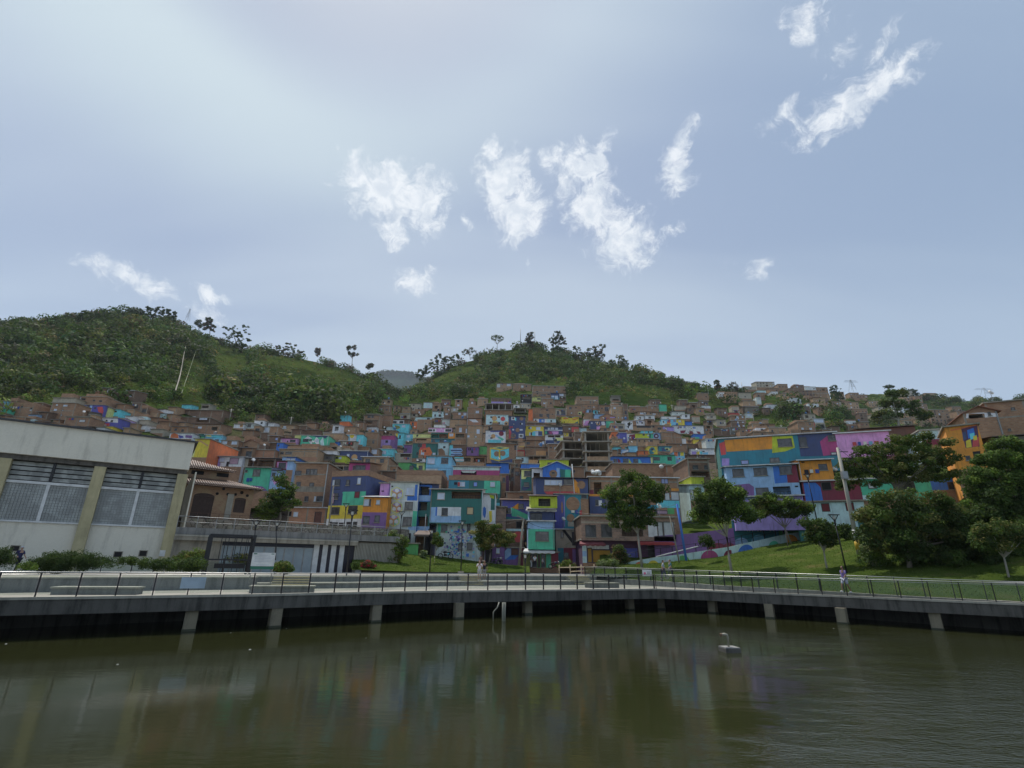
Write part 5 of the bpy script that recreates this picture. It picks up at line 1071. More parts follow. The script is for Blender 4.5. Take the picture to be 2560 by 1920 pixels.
# ---------------- right-centre slope
for a in [
 ('Q',10,250,445,400,'brick','stepped brown brick hexagon front high in the centre','k 80 285 105 315;c 272 340 295 385;c 335 340 360 385','poly:conc 0 405 120 325 300 318 440 345 440 352 300 326 125 333 0 415','slab'),
 ('Q',0,405,450,560,'brick','lower stepped brick front with small windows','w 335 440 370 470;k 230 430 250 460;k 270 430 285 460','poly:red 130 540 210 540 210 610 160 620','slab'),
 ('Q',215,505,300,590,'lblue','tilted blue framed window box','k 255 515 295 570','','slab'),
 ('Q',345,520,425,595,'cyan','second tilted window box beside the blue one','k 370 535 410 585','','slab'),
 ('Q',455,420,690,580,'brick','brick house with a glazed balcony','g 565 455 640 540;k 500 465 525 495;w 640 455 655 520','','tin'),
 ('Q',460,530,560,585,'red','red and blue lower window bay','b 478 545 535 580','','slab'),
 ('Q',695,440,960,700,'tbrick','tall tan brick house with vertical concrete bands','s 740 455 785 495;w 825 650 855 680;s 905 655 940 685;k 755 545 775 570','','slab'),
 ('Q',690,375,925,440,'lconc','pale concrete balcony level under a grey tent roof','o 700 385 770 430;w 780 390 810 435;o 820 385 890 430','','slab'),
 ('Q',700,235,880,330,'dconc','grey tent roofed hut at the town top','o 730 300 850 330','','tin'),
 ('Q',930,400,1030,700,'dbrick','shadowed brick house in the gap','k 965 530 1000 600','','slab'),
 ('Q',1050,455,1420,540,'brick','brick storey below the skeletal frame','','','slab'),
 ('Q',1400,425,1720,530,'brick','brick house with slim white windows up the slope','w 1490 455 1515 490;w 1610 440 1630 490;k 1545 440 1575 460;k 1645 440 1665 465','','slab'),
 ('Q',1215,555,1500,640,'tbrick','tan brick house with a bright window strip','s 1265 560 1345 600;k 1455 565 1480 595','','tin'),
 ('Q',1505,560,1740,640,'brick','brown house with a silver sheet window','s 1510 580 1575 605;k 1620 580 1650 600','','tin'),
 ('Q',1650,405,1790,540,'teal','faded green cabin under a white roof sheet','','','tin'),
 ('Q',1900,555,2150,625,'grey','grey slatted veranda house','o 1920 575 2010 610','','tin'),
 ('Q',1690,645,1985,700,'white','bright white top of the mural house','','','slab'),
 ('Q',1690,700,1985,850,'sky','pale blue mural house with a red arch','k 1715 730 1740 765;p 1925 710 1960 750','poly:dorange 1795 780 1800 720 1850 700 1870 780;poly:yellow 1790 780 1880 780 1880 835 1800 835;poly:mint 1690 710 1770 740 1770 790 1690 830','slab'),
 ('Q',1990,700,2150,820,'yellow','yellow house with brown frames','s 2025 720 2070 755','poly:tan 2080 700 2095 700 2095 800 2080 800','slab'),
 ('Q',2155,745,2290,830,'blue','small blue house at the right of the yellow one','','','tin'),
 ('R',195,985,785,1140,'white','long white house with dark red zigzag mural','b 388 988 425 1025;b 570 1005 622 1040;k 265 1020 290 1040','poly:maroon 320 1080 430 1070 400 1130 330 1130;poly:maroon 500 1088 560 1088 590 1150 540 1140 500 1160;poly:maroon 640 1092 700 1098 735 1170 700 1180 660 1130;poly:indigo 580 1150 640 1150 640 1175 600 1180','tin'),
 ('R',580,1150,830,1240,'blue','blue strip house under the zigzag mural','','poly:teal 580 1205 700 1210 700 1240 580 1240','slab'),
 ('Q',940,730,1120,900,'white','white house with black and white pattern flank','','poly:black 1010 780 1060 750 1080 800 1040 850;poly:black 1000 830 1050 840 1040 880','tin'),
 ('Q',1120,720,1360,820,'white','white and brick front with two dark windows','k 1200 745 1230 780;k 1290 750 1320 785','brick 1120 730 1190 820','slab'),
 ('Q',1085,830,1500,900,'tbrick','low barn with a dark slot under a sheet roof','k 1200 812 1480 865','','tin'),
 ('Q',1500,820,1780,920,'brick','brick house with a round violet window','k 1510 825 1550 860;k 1610 860 1680 900','circ:lilac 1740 870 30','slab'),
 ('Q',1780,850,1935,930,'lilac','faded lilac rear house','','','slab'),
 ('Q',150,700,310,820,'pink','pink and white rounded house','','poly:white 150 700 310 690 310 715 180 730 160 800 150 800','slab'),
 ('Q',280,735,595,900,'navy','navy house with tan and white ring windows','k 425 755 455 805;s 515 755 545 790;s 300 760 325 785','circ:tan 438 780 38;poly:white 500 745 560 742 580 800 545 830 505 800;poly:pink 405 840 560 840 600 900 405 900','slab'),
 ('Q',600,735,750,890,'teal','teal house with one pale pane','s 685 765 700 790','','slab'),
 ('Q',370,600,560,720,'lblue','light blue gabled house','k 470 640 490 655','','tin'),
 ('Q',470,650,780,745,'obrick','brick gable with a lilac strip behind','k 560 690 585 715;w 630 700 645 715','lilac 670 650 780 670','gable'),
 ('Q',780,790,960,900,'conc','grey glazed shed with a white slanted rail','g 840 830 930 880','','tin'),
 ('Q',690,820,840,945,'tbrick','tan house with a teal corner','s 770 875 830 915','','slab'),
 ('Q',690,950,845,1070,'dorange','rust orange house with an ochre side','k 715 1000 740 1035','','slab'),
 ('Q',848,965,1005,1160,'indigo','indigo house with one white window','s 935 1055 970 1090','','slab'),
 ('Q',1008,985,1170,1130,'white','white and dark red striped house','w 1072 1030 1098 1100','poly:maroon 1050 1010 1170 990 1170 1060 1110 1120 1050 1120','slab'),
 ('Q',1172,985,1475,1085,'lime','lime green house with a black square','k 1315 985 1355 1020;s 1410 1000 1445 1030','dteal 1440 985 1475 1085','slab'),
 ('Q',1478,985,1525,1090,'teal','narrow teal link wall','','','slab'),
 ('Q',1527,970,1685,1105,'lblue','light blue house with a dark ringed window','s 1568 1010 1605 1045','circ:plum 1585 1028 50;circ:plum 1586 1030 30','slab'),
 ('Q',1285,930,1520,980,'cyan','turquoise low roof house','s 1340 935 1360 975;k 1420 935 1440 970','','slab'),
 ('Q',700,1090,920,1180,'tbrick','peach coloured low house with cream doors','y 770 1110 805 1160;y 812 1110 860 1160','','slab'),
 ('Q',1205,1085,1650,1230,'tbrick','wide tan brick house with a dark balcony bay','k 1238 1105 1265 1140;k 1340 1108 1368 1140;s 1440 1110 1450 1160;k 1460 1110 1520 1165','','tin'),
 ('Q',1070,1120,1200,1240,'tbrick','tan brick flank below the striped house','','','slab'),
 ('Q',1685,960,1900,1150,'brick','brown brick hall wall','','','slab'),
 ('Q',1820,1010,2090,1170,'brick','brown gable house right of the ringed window','k 2080 1005 2150 1040','','gable'),
 ('R',95,1235,435,1335,'white','peeling pinkish white house','k 320 1345 340 1380','','slab'),
 ('R',440,1275,560,1330,'tan','tan rounded wall','','circ:brown 500 1290 40','slab'),
 ('R',575,1260,690,1345,'yellow','square yellow room with a dark gap','','','slab'),
 ('R',80,1345,460,1440,'brick','brown brick house with a small white window','w 320 1345 348 1385','','tin'),
 ('R',465,1350,700,1430,'dbrick','dark brown brick house under the yellow room','','','slab'),
 ('R',695,1300,850,1470,'tbrick','tan brick wall with a diagonal edge','','','slab'),
 ('R',835,1240,1080,1545,'grey','large pale grey blue rendered wall','','','slab'),
 ('R',540,1440,1000,1550,'white','patchwork row of yellow and blue stripes','k 760 1480 800 1500','poly:lilac 545 1490 640 1490 640 1550 545 1550;poly:yellow 640 1500 700 1480 700 1550 640 1550;poly:cyan 700 1490 760 1490 760 1550 720 1550;poly:sky 760 1520 870 1500 870 1550 780 1550','tin'),
 ('R',470,1570,1010,1640,'dbrick','dark brick loggia top with white posts','w 640 1585 680 1620;w 700 1570 720 1610;k 740 1570 790 1610','','tin'),
 ('Q',1240,1240,1420,1320,'brick','small brown wall between the murals','','','slab'),
 ('Q',1425,1230,1620,1390,'yellow','yellow and blue face shaped mural house','k 1480 1270 1530 1310','poly:bteal 1440 1300 1480 1250 1540 1250 1570 1320 1530 1380 1460 1390;poly:yellow 1500 1330 1550 1300 1560 1360','slab'),
 ('Q',1640,1230,1900,1330,'bteal','blue green mural house with a cream bird shape','k 1770 1275 1820 1310','poly:cream 1750 1260 1840 1260 1860 1310 1790 1320;poly:navy 1690 1270 1730 1250 1760 1320 1700 1330','slab'),
 ('Q',1230,1325,1430,1395,'dorange','orange low wall with a doorway','W 1340 1335 1365 1390','','slab'),
 ('Q',1040,1225,1215,1355,'sky','pale sky blue block house','','','slab'),
 ('Q',765,1250,1000,1330,'cyan','turquoise terrace with a dark canopy','k 800 1225 980 1260','brown 830 1280 940 1330','tin'),
 ('Q',905,1290,1035,1360,'lblue','slanted light blue wall','','poly:white 905 1350 1035 1290 1035 1330 960 1355','slab'),
 ('Q',735,1440,1515,1570,'blue','long blue house with three white framed windows','g 740 1475 815 1565;g 930 1475 1030 1560;g 1130 1475 1225 1558','poly:maroon 820 1470 870 1500 885 1565 830 1565;poly:lime 1040 1470 1075 1520 1100 1565 1040 1565;poly:cyan 1235 1480 1270 1500 1300 1560 1235 1560;poly:cream 1470 1440 1515 1430 1515 1560 1480 1560','tin'),
 ('Q',1518,1405,1965,1585,'teal','bright turquoise house with two dark windows','g 1525 1440 1655 1510;k 1805 1435 1892 1515','','tin'),
 ('Q',1930,1345,2150,1600,'sky','sky blue house with orange and yellow squares','k 2020 1345 2045 1420','poly:dorange 1935 1345 2010 1345 2010 1430 1940 1420;poly:yellow 2060 1345 2130 1345 2130 1420 2060 1420;poly:lilac 1980 1540 2020 1500 2040 1570 2000 1590','slab'),
 ('R',160,700,405,780,'grey','grey slatted hut at the right shoulder','k 250 720 280 750','','tin'),
 ('R',700,500,880,600,'dbrick','isolated brown hut in the green slope','k 790 520 860 560;s 745 515 775 535','','tin'),
 ('R',750,590,920,640,'white','white base of the isolated brown hut','','','slab'),
 ('R',1240,730,1480,790,'red','dark red roofed house on the slope','','','tin'),
 ('R',1320,790,1610,880,'brick','brick tower house upper floor with pale door','s 1430 795 1475 855;s 1535 795 1570 830;k 1405 795 1428 850','','slab'),
 ('R',1325,885,1600,1010,'dbrick','brick tower house lower floors with white windows','s 1445 900 1475 930;s 1540 900 1575 925;s 1465 970 1500 1005;s 1555 970 1590 1000','','slab'),
 ('R',1610,740,1750,830,'grey','grey barred cabin beside the tower house','s 1640 745 1735 800','','slab'),
 ('R',1550,605,1870,715,'dbrick','dark stilted roofs on the right slope','o 1600 650 1800 700','','tin'),
 ('R',795,985,970,1150,'brick','open brick corner house with posts','o 840 990 910 1040;k 895 1100 935 1140','','slab'),
 ('R',975,1045,1300,1160,'dbrick','low dark house with pale blue barrels','s 1120 1040 1165 1065;s 1215 1040 1265 1085','','tin'),
 ('R',1300,1020,1500,1160,'dconc','shadow house with white sheets','s 1350 1045 1400 1075;s 1455 1120 1500 1180;w 1370 1130 1410 1150','','tin'),
 ('R',1500,1050,1760,1180,'brick','brick block left above the orange panel','k 1540 1080 1580 1110','','slab'),
 ('R',1740,945,2000,1040,'tbrick','tan brick house facing left on the slope','k 1880 990 1910 1010','','slab'),
 ('R',2000,950,2200,1040,'brick','brick house with grey shed roof','k 2040 970 2070 1000','','tin'),
 ('R',1760,1110,2180,1185,'brick','brick row just above the orange panel','k 1925 1135 1960 1170','','slab'),
 ('R',800,735,1000,790,'conc','faint grey walls in the shrubs','k 900 750 920 780','','slab'),
 ('R',1200,455,1430,510,'brick','lonely brick ruin below the ridge','k 1225 475 1255 500;k 1310 480 1360 505','','slab'),
 ('R',1830,420,1920,560,'grey','pale tall house in the trees','w 1870 440 1900 465','','slab'),
 ('V',1350,580,1470,640,'dconc','dark roofed cabin half sunk in bushes on the right slope','','','tin'),
 ('V',1850,720,1985,800,'brick','brick house with red front amid bushes','k 1870 740 1920 760;k 1890 780 1910 800','poly:red 1930 725 1980 725 1980 770 1930 770','tin'),
 ('V',1965,690,2075,800,'conc','grey white house joined to the red front','s 1970 690 2060 725;k 1990 740 2070 780','','slab'),
 ('V',1560,770,1720,830,'tbrick','tan brick shed at the foot of the right forest','k 1580 790 1595 810','','slab'),
]:
    reg, x0, y0, x1, y1, wl, lb, wi, ar, rf = a
    H(reg, x0, y0, x1, y1, wl, lb, wi, ar, roof=rf)
# ---------------- ridge town, far right (small)
rr2 = random.Random(5)
for i, (x0, y0, x1, y1, lb) in enumerate([
 (1440,350,1610,400,'largest flat brick house on the right ridge'),(1640,370,1730,410,'brick house right of the largest ridge house'),(1330,395,1440,420,'low brick wall at the left end of the ridge town'),
 (1800,378,1880,410,'ridge house with a small upper room'),(1890,395,1990,425,'flat ridge house above the white sheets'),(1990,400,2100,440,'ridge house left of the round dark tree'),
 (1560,410,1650,445,'ridge house below the largest one'),(1740,410,1830,450,'middle brick house of the ridge town'),(1830,430,1960,480,'wide tan house in the second ridge row'),(1970,450,2090,490,'shaded house in the second ridge row'),
 (1450,430,1530,450,'pale mint roof below the ridge town'),(1580,440,1640,470,'white washed hut below the ridge'),(1660,455,1740,490,'brown hut beside a small tree on the ridge'),(1900,490,2010,520,'pale terrace house under the second ridge row'),
 (2010,500,2110,540,'dark roofed house on the ridge flank'),(2100,530,2212,600,'tan gable house low on the ridge flank')]):
    H('V', x0, y0, x1, y1, rr2.choice(['brick','tbrick','brick','dbrick','conc']) if 'mint' not in lb and 'white' not in lb else ('mint' if 'mint' in lb else 'white'), lb, roof=rr2.choice(['slab','tin','slab']), dp=9)
for i, (x0, y0, x1, y1, lb) in enumerate([
 (370,385,530,440,'orange brown gable house near the flat topped tree'),(545,390,690,450,'brick terrace with a dark arcade'),(560,450,770,490,'long row of small windows under the arcade'),(230,310,420,340,'grey roofs on the left of the hidden ridge'),
 (270,350,380,400,'white walled house on the flank'),(690,320,770,350,'tiny pale cabin under the bald hill'),(780,380,880,430,'tan hut left of the tall pale tree'),(1080,510,1210,560,'brick lean-to behind the tall pale tree'),
 (1350,460,1530,600,'three storey grey brown block behind the tall pale tree'),(1600,470,1680,540,'brick corner beside the white gable'),(1240,540,1350,600,'low brown row right of the tall pale tree'),(130,570,280,660,'brick house with white roof by the pink wall')]):
    H('U', x0, y0, x1, y1, rr2.choice(['brick','tbrick','brick','conc']), lb, roof=rr2.choice(['slab','tin']), dp=9)

# ---------------- small infill houses in the gaps of the hillside town
def infill():
    rr = random.Random(21); done = 0; used_lb = set(); WORDS = {'brick': 'brown brick', 'tbrick': 'tan brick', 'dbrick': 'dark brick', 'conc': 'grey rendered', 'white': 'whitewashed', 'sky': 'pale blue', 'mint': 'mint', 'cream': 'cream'}
    named = [(o, proj(o.location)) for o in COL.objects if o.get('category') == 'house']
    for _ in range(9000):
        if done >= 165: break
        zn = rr.random()
        if zn < .58: x = rr.uniform(470, 1950); y1 = rr.uniform(1010 if 950 < x < 1900 else 1055, 1195)
        elif zn < .83: x = rr.uniform(-20, 480); y1 = rr.uniform(1012+.04*x, 1085)
        else: x = rr.uniform(1700, 2420); y1 = rr.uniform(992, 1112)
        w = rr.uniform(15, 32); h_ = rr.uniform(9, 20)
        if 1700 < x and y1 < 1080 and mnoise.noise(Vector((x*.012, y1*.03, 4))) < -.02: continue
        if x < 960 and x > 480 and y1 < 1075-.02*(x-500): continue
        if x > 1750 and y1 > 1112: continue
        a, b, c, d = x-w/2, y1-h_, x+w/2, y1
        if any(a < q[2]-2 and c > q[0]+2 and b < q[3]-3 and d > q[1]+3 for q in RECTS): continue
        col = rr.choice(['brick','brick','tbrick','dbrick','brick','conc','white','brick','mint','dbrick','tbrick'] if x < 1700 else ['brick','brick','tbrick','dbrick','conc','white']); near_ = min(named, key=lambda q: abs(q[1][0]-x)+abs(q[1][1]-y1)*1.5)
        dx = near_[1][0]-x; dy = near_[1][1]-y1; rel = ('just left of' if dx > 0 else 'just right of') if abs(dx) > abs(dy) else ('just above' if dy > 0 else 'just below')
        nl = ' '.join(near_[0]['label'].split()[:8]); 
        while nl.split()[-1] in ('the', 'a', 'with', 'of', 'and', 'in', 'beside', 'above', 'below', 'behind', 'by', 'under', 'at', 'to', 'right', 'left'): nl = ' '.join(nl.split()[:-1])
        lb = 'small %s infill %s the %s' % (WORDS[col], rel, nl); lb = lb.replace('the the', 'the')
        if lb in used_lb: continue
        used_lb.add(lb); H('O', a, b, c, d, col, lb, 'auto', '', roof=rr.choice(['tin', 'slab', 'tin', 'par'])); done += 1
infill()

# the 300 largest houses stay things of their own; the smallest ones read as one mass
def mass_small():
    hs = [(o, o['_area']) for o in list(COL.objects) if o.get('category') == 'house' and '_area' in o.keys()]
    hs.sort(key=lambda q: -q[1]); small = [o for o, a in hs[288:]]
    for o, a in hs: del o['_area']
    if not small: return
    bpy.context.view_layer.update(); m = MB(); kill = []
    def walk(o):
        kill.append(o)
        if o.type == 'MESH':
            M_ = o.matrix_world; b0 = len(m.v); m.v += [tuple(M_ @ v.co) for v in o.data.vertices]
            for p in o.data.polygons: m.f.append(tuple(b0+i for i in p.vertices)); m.m.append(m.mi(o.data.materials[p.material_index])); m.sm.append(False)
        for c in KIDS.get(o.name, []): walk(c)
    for o in small: walk(o)
    for o in kill: KIDS.pop(o.name, None); bpy.data.objects.remove(o)
    tag(m.build('small_houses'), 'many tiny brick and painted houses far up the slopes', 'houses', kind='stuff')
mass_small()
# ================================================================ bank under the right hand row
bk = MB(); tp = top
bk_back = [Vector((p.x*1.55, p.y*1.55, max(p.z, float(terr(math.atan2(p.x, p.y), math.hypot(p.x, p.y)*1.55))))) for p in tp]
mid = [Vector((p.x*1.02, p.y*1.02, p.z+.3)) for p in tp]
for i in range(len(tp)-1):
    bk.face([tp[i]-Vector((0, 0, .3)), tp[i+1]-Vector((0, 0, .3)), mid[i+1], mid[i]], M_GRASS); bk.face([mid[i], mid[i+1], bk_back[i+1], bk_back[i]], M_GRASS)
tag(bk.build('bank'), 'earth bank carrying the right hand house row', kind='structure')
# ================================================================ grey hall at the left
def local_tag(n, f, lab, cat): return empty(n, f.P, f.yaw, lab, cat)
f = Fac(at(402, 1431, 47), R(34), 'G'); root = local_tag('sports_hall', f, 'big grey hall with yellowish pillars and glass block windows at the left edge', 'building')
M_HALL = mat('hall_render', lambda g, b: None)
def hallm(g, b):
    P = pos(g); uv = uvn(g); n = g.noise(P, .5, 6, .7); st = g.N('ShaderNodeMapping'); g.L(uv, st.inputs[0]); st.inputs['Scale'].default_value = (1.2, .15, 1); sk = g.noise(st.outputs[0], 1.2, 5, .65)
    c = g.mix(g.ss(n, .35, .75, 0, .5), (.72, .675, .56), (.58, .55, .46)); c = g.mix(g.ss(sk, .50, .72, 0, .6), c, (.42, .39, .32)); c = g.mix(g.ss(g.noise(P, 7, 3), .4, .7, 0, .2), c, (.82, .79, .70))
    g.L(c, b.inputs['Base Color']); b.inputs['Roughness'].default_value = .9; bump(g, b, n, .15)
M_HALL = mat('hall_wall', hallm); M_PIL = concrete('pillar_ochre', (.50, .44, .26), .35); M_LINTEL = concrete('dark_lintel', (.14, .13, .115), .8)
uR = f.uv(1855, 900)[0]; NO = .7
ub = f.uv(1895, 400, NO)[0]; vt = f.uv(1900, 262, NO)[1]; vb = f.uv(1868, 532, NO)[1]
U0 = -34
m = MB(); m.box(U0, ub, -NO, .6, vb, vt, M_HALL); m.build('fascia', root)
m = MB(); m.box(U0, ub+.25, -NO-.25, 16, vt+.003, vt+.13, plain('roof_edge', (.05, .05, .055), .7)); m.build('roof', root)
m = MB(); m.box(U0, ub-.1, -.35, .6, vb-.38, vb-.003, M_LINTEL); m.build('lintel', root)  # dark grey streaked strip just below the fascia
pu = [f.uv(90, 350)[0], f.uv(1015, 445)[0], f.uv(1815, 540)[0]]; sp = (pu[2]-pu[0])/2; pus = [pu[2]-sp*k for k in range(6)]
pw = .40
for u in pus:
    m = MB(); m.box(u-pw, u+pw, -.45, .35, -.6, vb-.383, M_PIL); m.build('pillar', root)
v1t = f.uv(1400, 505)[1]; v1b = f.uv(1380, 722)[1]; v2t = f.uv(1370, 745)[1]; v2b = f.uv(1290, 1078)[1]
M_LOUV = glassmat('louvre_glass', (.20, .205, .185), .3); M_BLOCK = mat('glass_block', lambda g, b: None)
def blk(g, b):
    n = g.noise(pos(g), 1.1, 3); w = g.noise(pos(g), 6, 2); g.L(g.mix(g.ss(g.M('ADD', n, g.M('MULTIPLY', w, .2)), .5, .72), (.26, .27, .26), (.36, .38, .365)), b.inputs['Base Color']); b.inputs['Roughness'].default_value = .3
M_BLOCK = mat('glass_blocks', blk); M_BGR = plain('block_joint', (.235, .245, .235), .8)
louv = {}
for k in range(5):
    a, b_ = pus[k+1]+pw, pus[k]-pw; c = (a+b_)/2
    m = MB(); m.box(a, b_, 0, .3, -.6, v2b-.12, M_HALL); m.build('wall_panel', root)
    m = MB(); m.box(a, b_, -.12, .3, v2b-.12, v2b, M_WHITE); m.build('sill', root)
    m = MB(); m.box(a, b_, -.06, .2, v1b+.0, v2t, M_WHITE) if v1b > v2t else m.box(a, b_, -.06, .2, v2t, v1b, M_WHITE); m.build('transom', root)
    m = MB(); m.box(c-.11, c+.11, -.05, .2, v2b+.003, min(v1b, v2t)-.003, M_WHITE); m.build('mullion', root)
    m = MB(); m.box(c-.09, c+.09, -.05, .2, max(v1b, v2t)+.003, v1t, M_BLACK); m.build('mullion', root)
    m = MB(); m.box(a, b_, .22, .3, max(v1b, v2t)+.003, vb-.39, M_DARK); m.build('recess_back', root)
    nrow = 5; h0 = max(v1b, v2t)+.02; hh = (v1t-h0)/nrow
    for half in ((a, c-.09), (c+.09, b_)):
        for r_ in range(nrow):
            w = half[1]-half[0]; key = (round(w, 2))
            if key not in louv:
                q = MB(); y = [0, -.0]; q.box(-w/2+.01, w/2-.01, .0, .04, .05, hh-.03, M_LOUV, tf=lambda p: (p[0], p[1]+(p[2])*.22, p[2])); louv[key] = q.mesh('louvre')
            mk('louvre', louv[key], root, ((half[0]+half[1])/2, .02, h0+r_*hh))
    for half in ((a, c-.11), (c+.11, b_)):
        w0, w1 = half; z0, z1 = v2b, min(v1b, v2t); n_ = int((w1-w0)/.2); nz = int((z1-z0)/.2); q = MB()
        q.box(w0, w1, .1, .2, z0, z1, M_BGR)
        dx = (w1-w0)/n_; dz = (z1-z0)/nz
        for i in range(n_):
            for j in range(nz): q.box(w0+i*dx+.012, w0+(i+1)*dx-.012, .06, .102, z0+j*dz+.012, z0+(j+1)*dz-.012, M_BLOCK)
        tag(q.build('glass_blocks', root), kind='stuff')
for r_ in ((1120, 1335, 1210, 1400), (1370, 1325, 1456, 1390), (98, 1275, 200, 1340)):
    a, b_, c, d = f.rect(*r_); m = MB(); ring(m, b_-a, d-c, .06, -.05, .0, M_CONC); m.box(-(b_-a)/2+.05, (b_-a)/2-.05, -.02, 0, .05, d-c-.05, M_DARK); m.build('vent', root, ((a+b_)/2, 0, c))
m = MB(); m.box(uR, uR+.12, .3, 15, -.6, vb, M_HALL); m.build('end_wall', root)
m = MB(); a, b_, c, d = f.rect(1575, 1325, 1630, 1385, .45); m.box(a, b_, -.47, -.452, c, d, M_WHITE); tag(m.build('notice', root), 'torn white notice on the corner pillar')
# ================================================================ store front, walkway
f = Fac(at(878, 1431, 56), R(35), 'K'); root = local_tag('store_front', f, 'low concrete store front with glass doors and black stripes under the walkway', 'building')
ul = f.uv(95, 1000)[0]; ur = f.uv(1895, 1000)[0]
vtop = f.uv(1880, 838)[1]; vpar = f.uv(1880, 812)[1]; vf0 = f.uv(1800, 882)[1]
glL = f.uv(600, 950)[0]; gl0 = f.uv(1512, 1000)[0]; w1_ = f.uv(1822, 1000)[0]; d1_ = ur
vdb = f.uv(1400, 905)[1]
m = MB(); m.box(ul, ur+.3, -.5, 6, vf0, vtop, M_CONC); m.box(ul, ur+.3, -.55, -.5, vtop-.14, vtop, M_LCONC); m.build('roof_beam', root)
m = MB(); m.box(ul, glL, 0, .3, -.5, vf0, M_CONC); m.build('retaining_wall', root)
m = MB(); m.box(glL, gl0, .2, .5, vdb, vf0, plain('navy_sign_band', (.012, .014, .03), .5)); m.build('sign_band', root)
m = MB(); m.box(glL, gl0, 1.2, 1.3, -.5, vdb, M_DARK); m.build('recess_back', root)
M_FROST = plain('frosted_glass', (.30, .36, .39), .25, 0, .7)
nd = 9; w = (gl0-glL)/nd
for i in range(nd):
    m = MB(); ring(m, w-.02, vdb+.3, .06, .15, .25, M_PMETAL); o = m.build('glass_door', root, (glL+w*(i+.5), 0, -.3)); p_ = MB(); p_.box(-w/2+.07, w/2-.07, .19, .21, .06, vdb+.24, M_FROST); p_.build('pane', o)
sw = (w1_-gl0)/7.2
for i in range(4):
    x = gl0+i*2*sw*.98; m = MB(); m.box(x, x+sw*1.15, .05, .2, -.5, vf0, M_WHITE); m.build('white_panel', root)
    if i < 3: m = MB(); m.box(x+sw*1.15, x+sw*1.96, .08, .2, -.5, vf0, plain('stripe_black', (.015, .012, .022), .5)); m.build('black_stripe', root)
m = MB(); m.box(w1_-.3, ur+.2, .1, .3, -.5, vf0, plain('stripe_black', (.015, .012, .022), .5)); m.build('dark_door', root)
tag(mk('fluted_wall', (lambda q: ([q.box(ur+.22+i*.16, ur+.22+i*.16+.09, -.05, .25, -.5, vtop-.2, M_LCONC) for i in range(30)], q.box(ur+.2, ur+5.1, .05, 4, -.5, vtop-.1, M_CONC), q.mesh('fluted_wall'))[-1])(MB()), root), None, kind='stuff')
m = MB(); m.box(ul, ur+5, -.3, 9, vtop+.004, vtop+.03, M_PAVE); m.build('walkway_floor', root)
m = MB(); m.box(ul, ur+5, -.32, -.1, vtop+.034, vpar+.35, M_TR); m.build('walkway_kerb', root)
def railing(name, label, pts, h, step, mat_post, mat_rail, glass=None, rails=(1.0,), post=.05, group=None, lean=0, hand=.05, gtop=.88):
    c = sum((p for p in pts), Vector())/len(pts); root = empty(name, pts[0], 0, label, 'railing', group); o0 = pts[0]
    P = resample(pts, step); 
    pm = MB(); pm.box(-post/2, post/2, -.06, .06, 0, h-.02, mat_post); me = pm.mesh('post')
    for i, p in enumerate(P):
        t = (P[min(i+1, len(P)-1)]-P[max(0, i-1)]); o = mk('post', me, root, p-o0); o.rotation_euler = (lean, 0, math.atan2(t.y, t.x))
    for j, rh in enumerate(rails):
        rm = MB(); rm.tube([p-o0+Vector((0, 0, h*rh)) for p in P], hand if j == 0 else .02, mat_rail, 6); rm.build('handrail' if j == 0 else 'rail', root)
    if glass:
        for a, b in zip(P, P[1:]):
            d = (b-a); L = d.length; g_ = MB(); g_.box(.08, L-.08, -.008, .008, .09, h*gtop, glass); o = g_.build('glass_pane', root, a-o0); o.rotation_euler = (0, -math.asin(max(-1, min(1, d.z/L))), math.atan2(d.y, d.x))
    return root
def glassthin():
    m = bpy.data.materials.new('rail_glass'); m.use_nodes = True; g = NT(m.node_tree); g.n.clear(); o = g.N('ShaderNodeOutputMaterial')
    t = g.N('ShaderNodeBsdfTransparent'); t.inputs[0].default_value = (.90, .93, .91, 1); gl = g.N('ShaderNodeBsdfGlossy'); gl.inputs['Roughness'].default_value = .08; gl.inputs[0].default_value = (.8, .85, .85, 1)
    d = g.N('ShaderNodeBsdfDiffuse'); d.inputs[0].default_value = (.28, .31, .29, 1); fr = g.N('ShaderNodeFresnel'); fr.inputs[0].default_value = 1.45
    x = g.N('ShaderNodeMixShader'); g.L(g.M('MULTIPLY', fr.outputs[0], .35), x.inputs[0]); g.L(t.outputs[0], x.inputs[1]); g.L(gl.outputs[0], x.inputs[2])
    y = g.N('ShaderNodeMixShader'); y.inputs[0].default_value = .035; g.L(x.outputs[0], y.inputs[1]); g.L(d.outputs[0], y.inputs[2]); g.L(y.outputs[0], o.inputs[0]); return m
M_RG = glassthin()
def fw_(f, u, y, v): return f.P+f.ax*u-f.n*y+Vector((0, 0, v))
railing('walkway_railing', 'thin grey railing along the walkway above the store front', [fw_(f, ul, -.2, vpar+.35), fw_(f, (ul+ur)/2, -.2, vpar+.35), fw_(f, ur+4.8, -.2, vpar+.35)], .95, 1.5, M_PMETAL, M_PMETAL, None, (1.0, .5), .04, hand=.03)
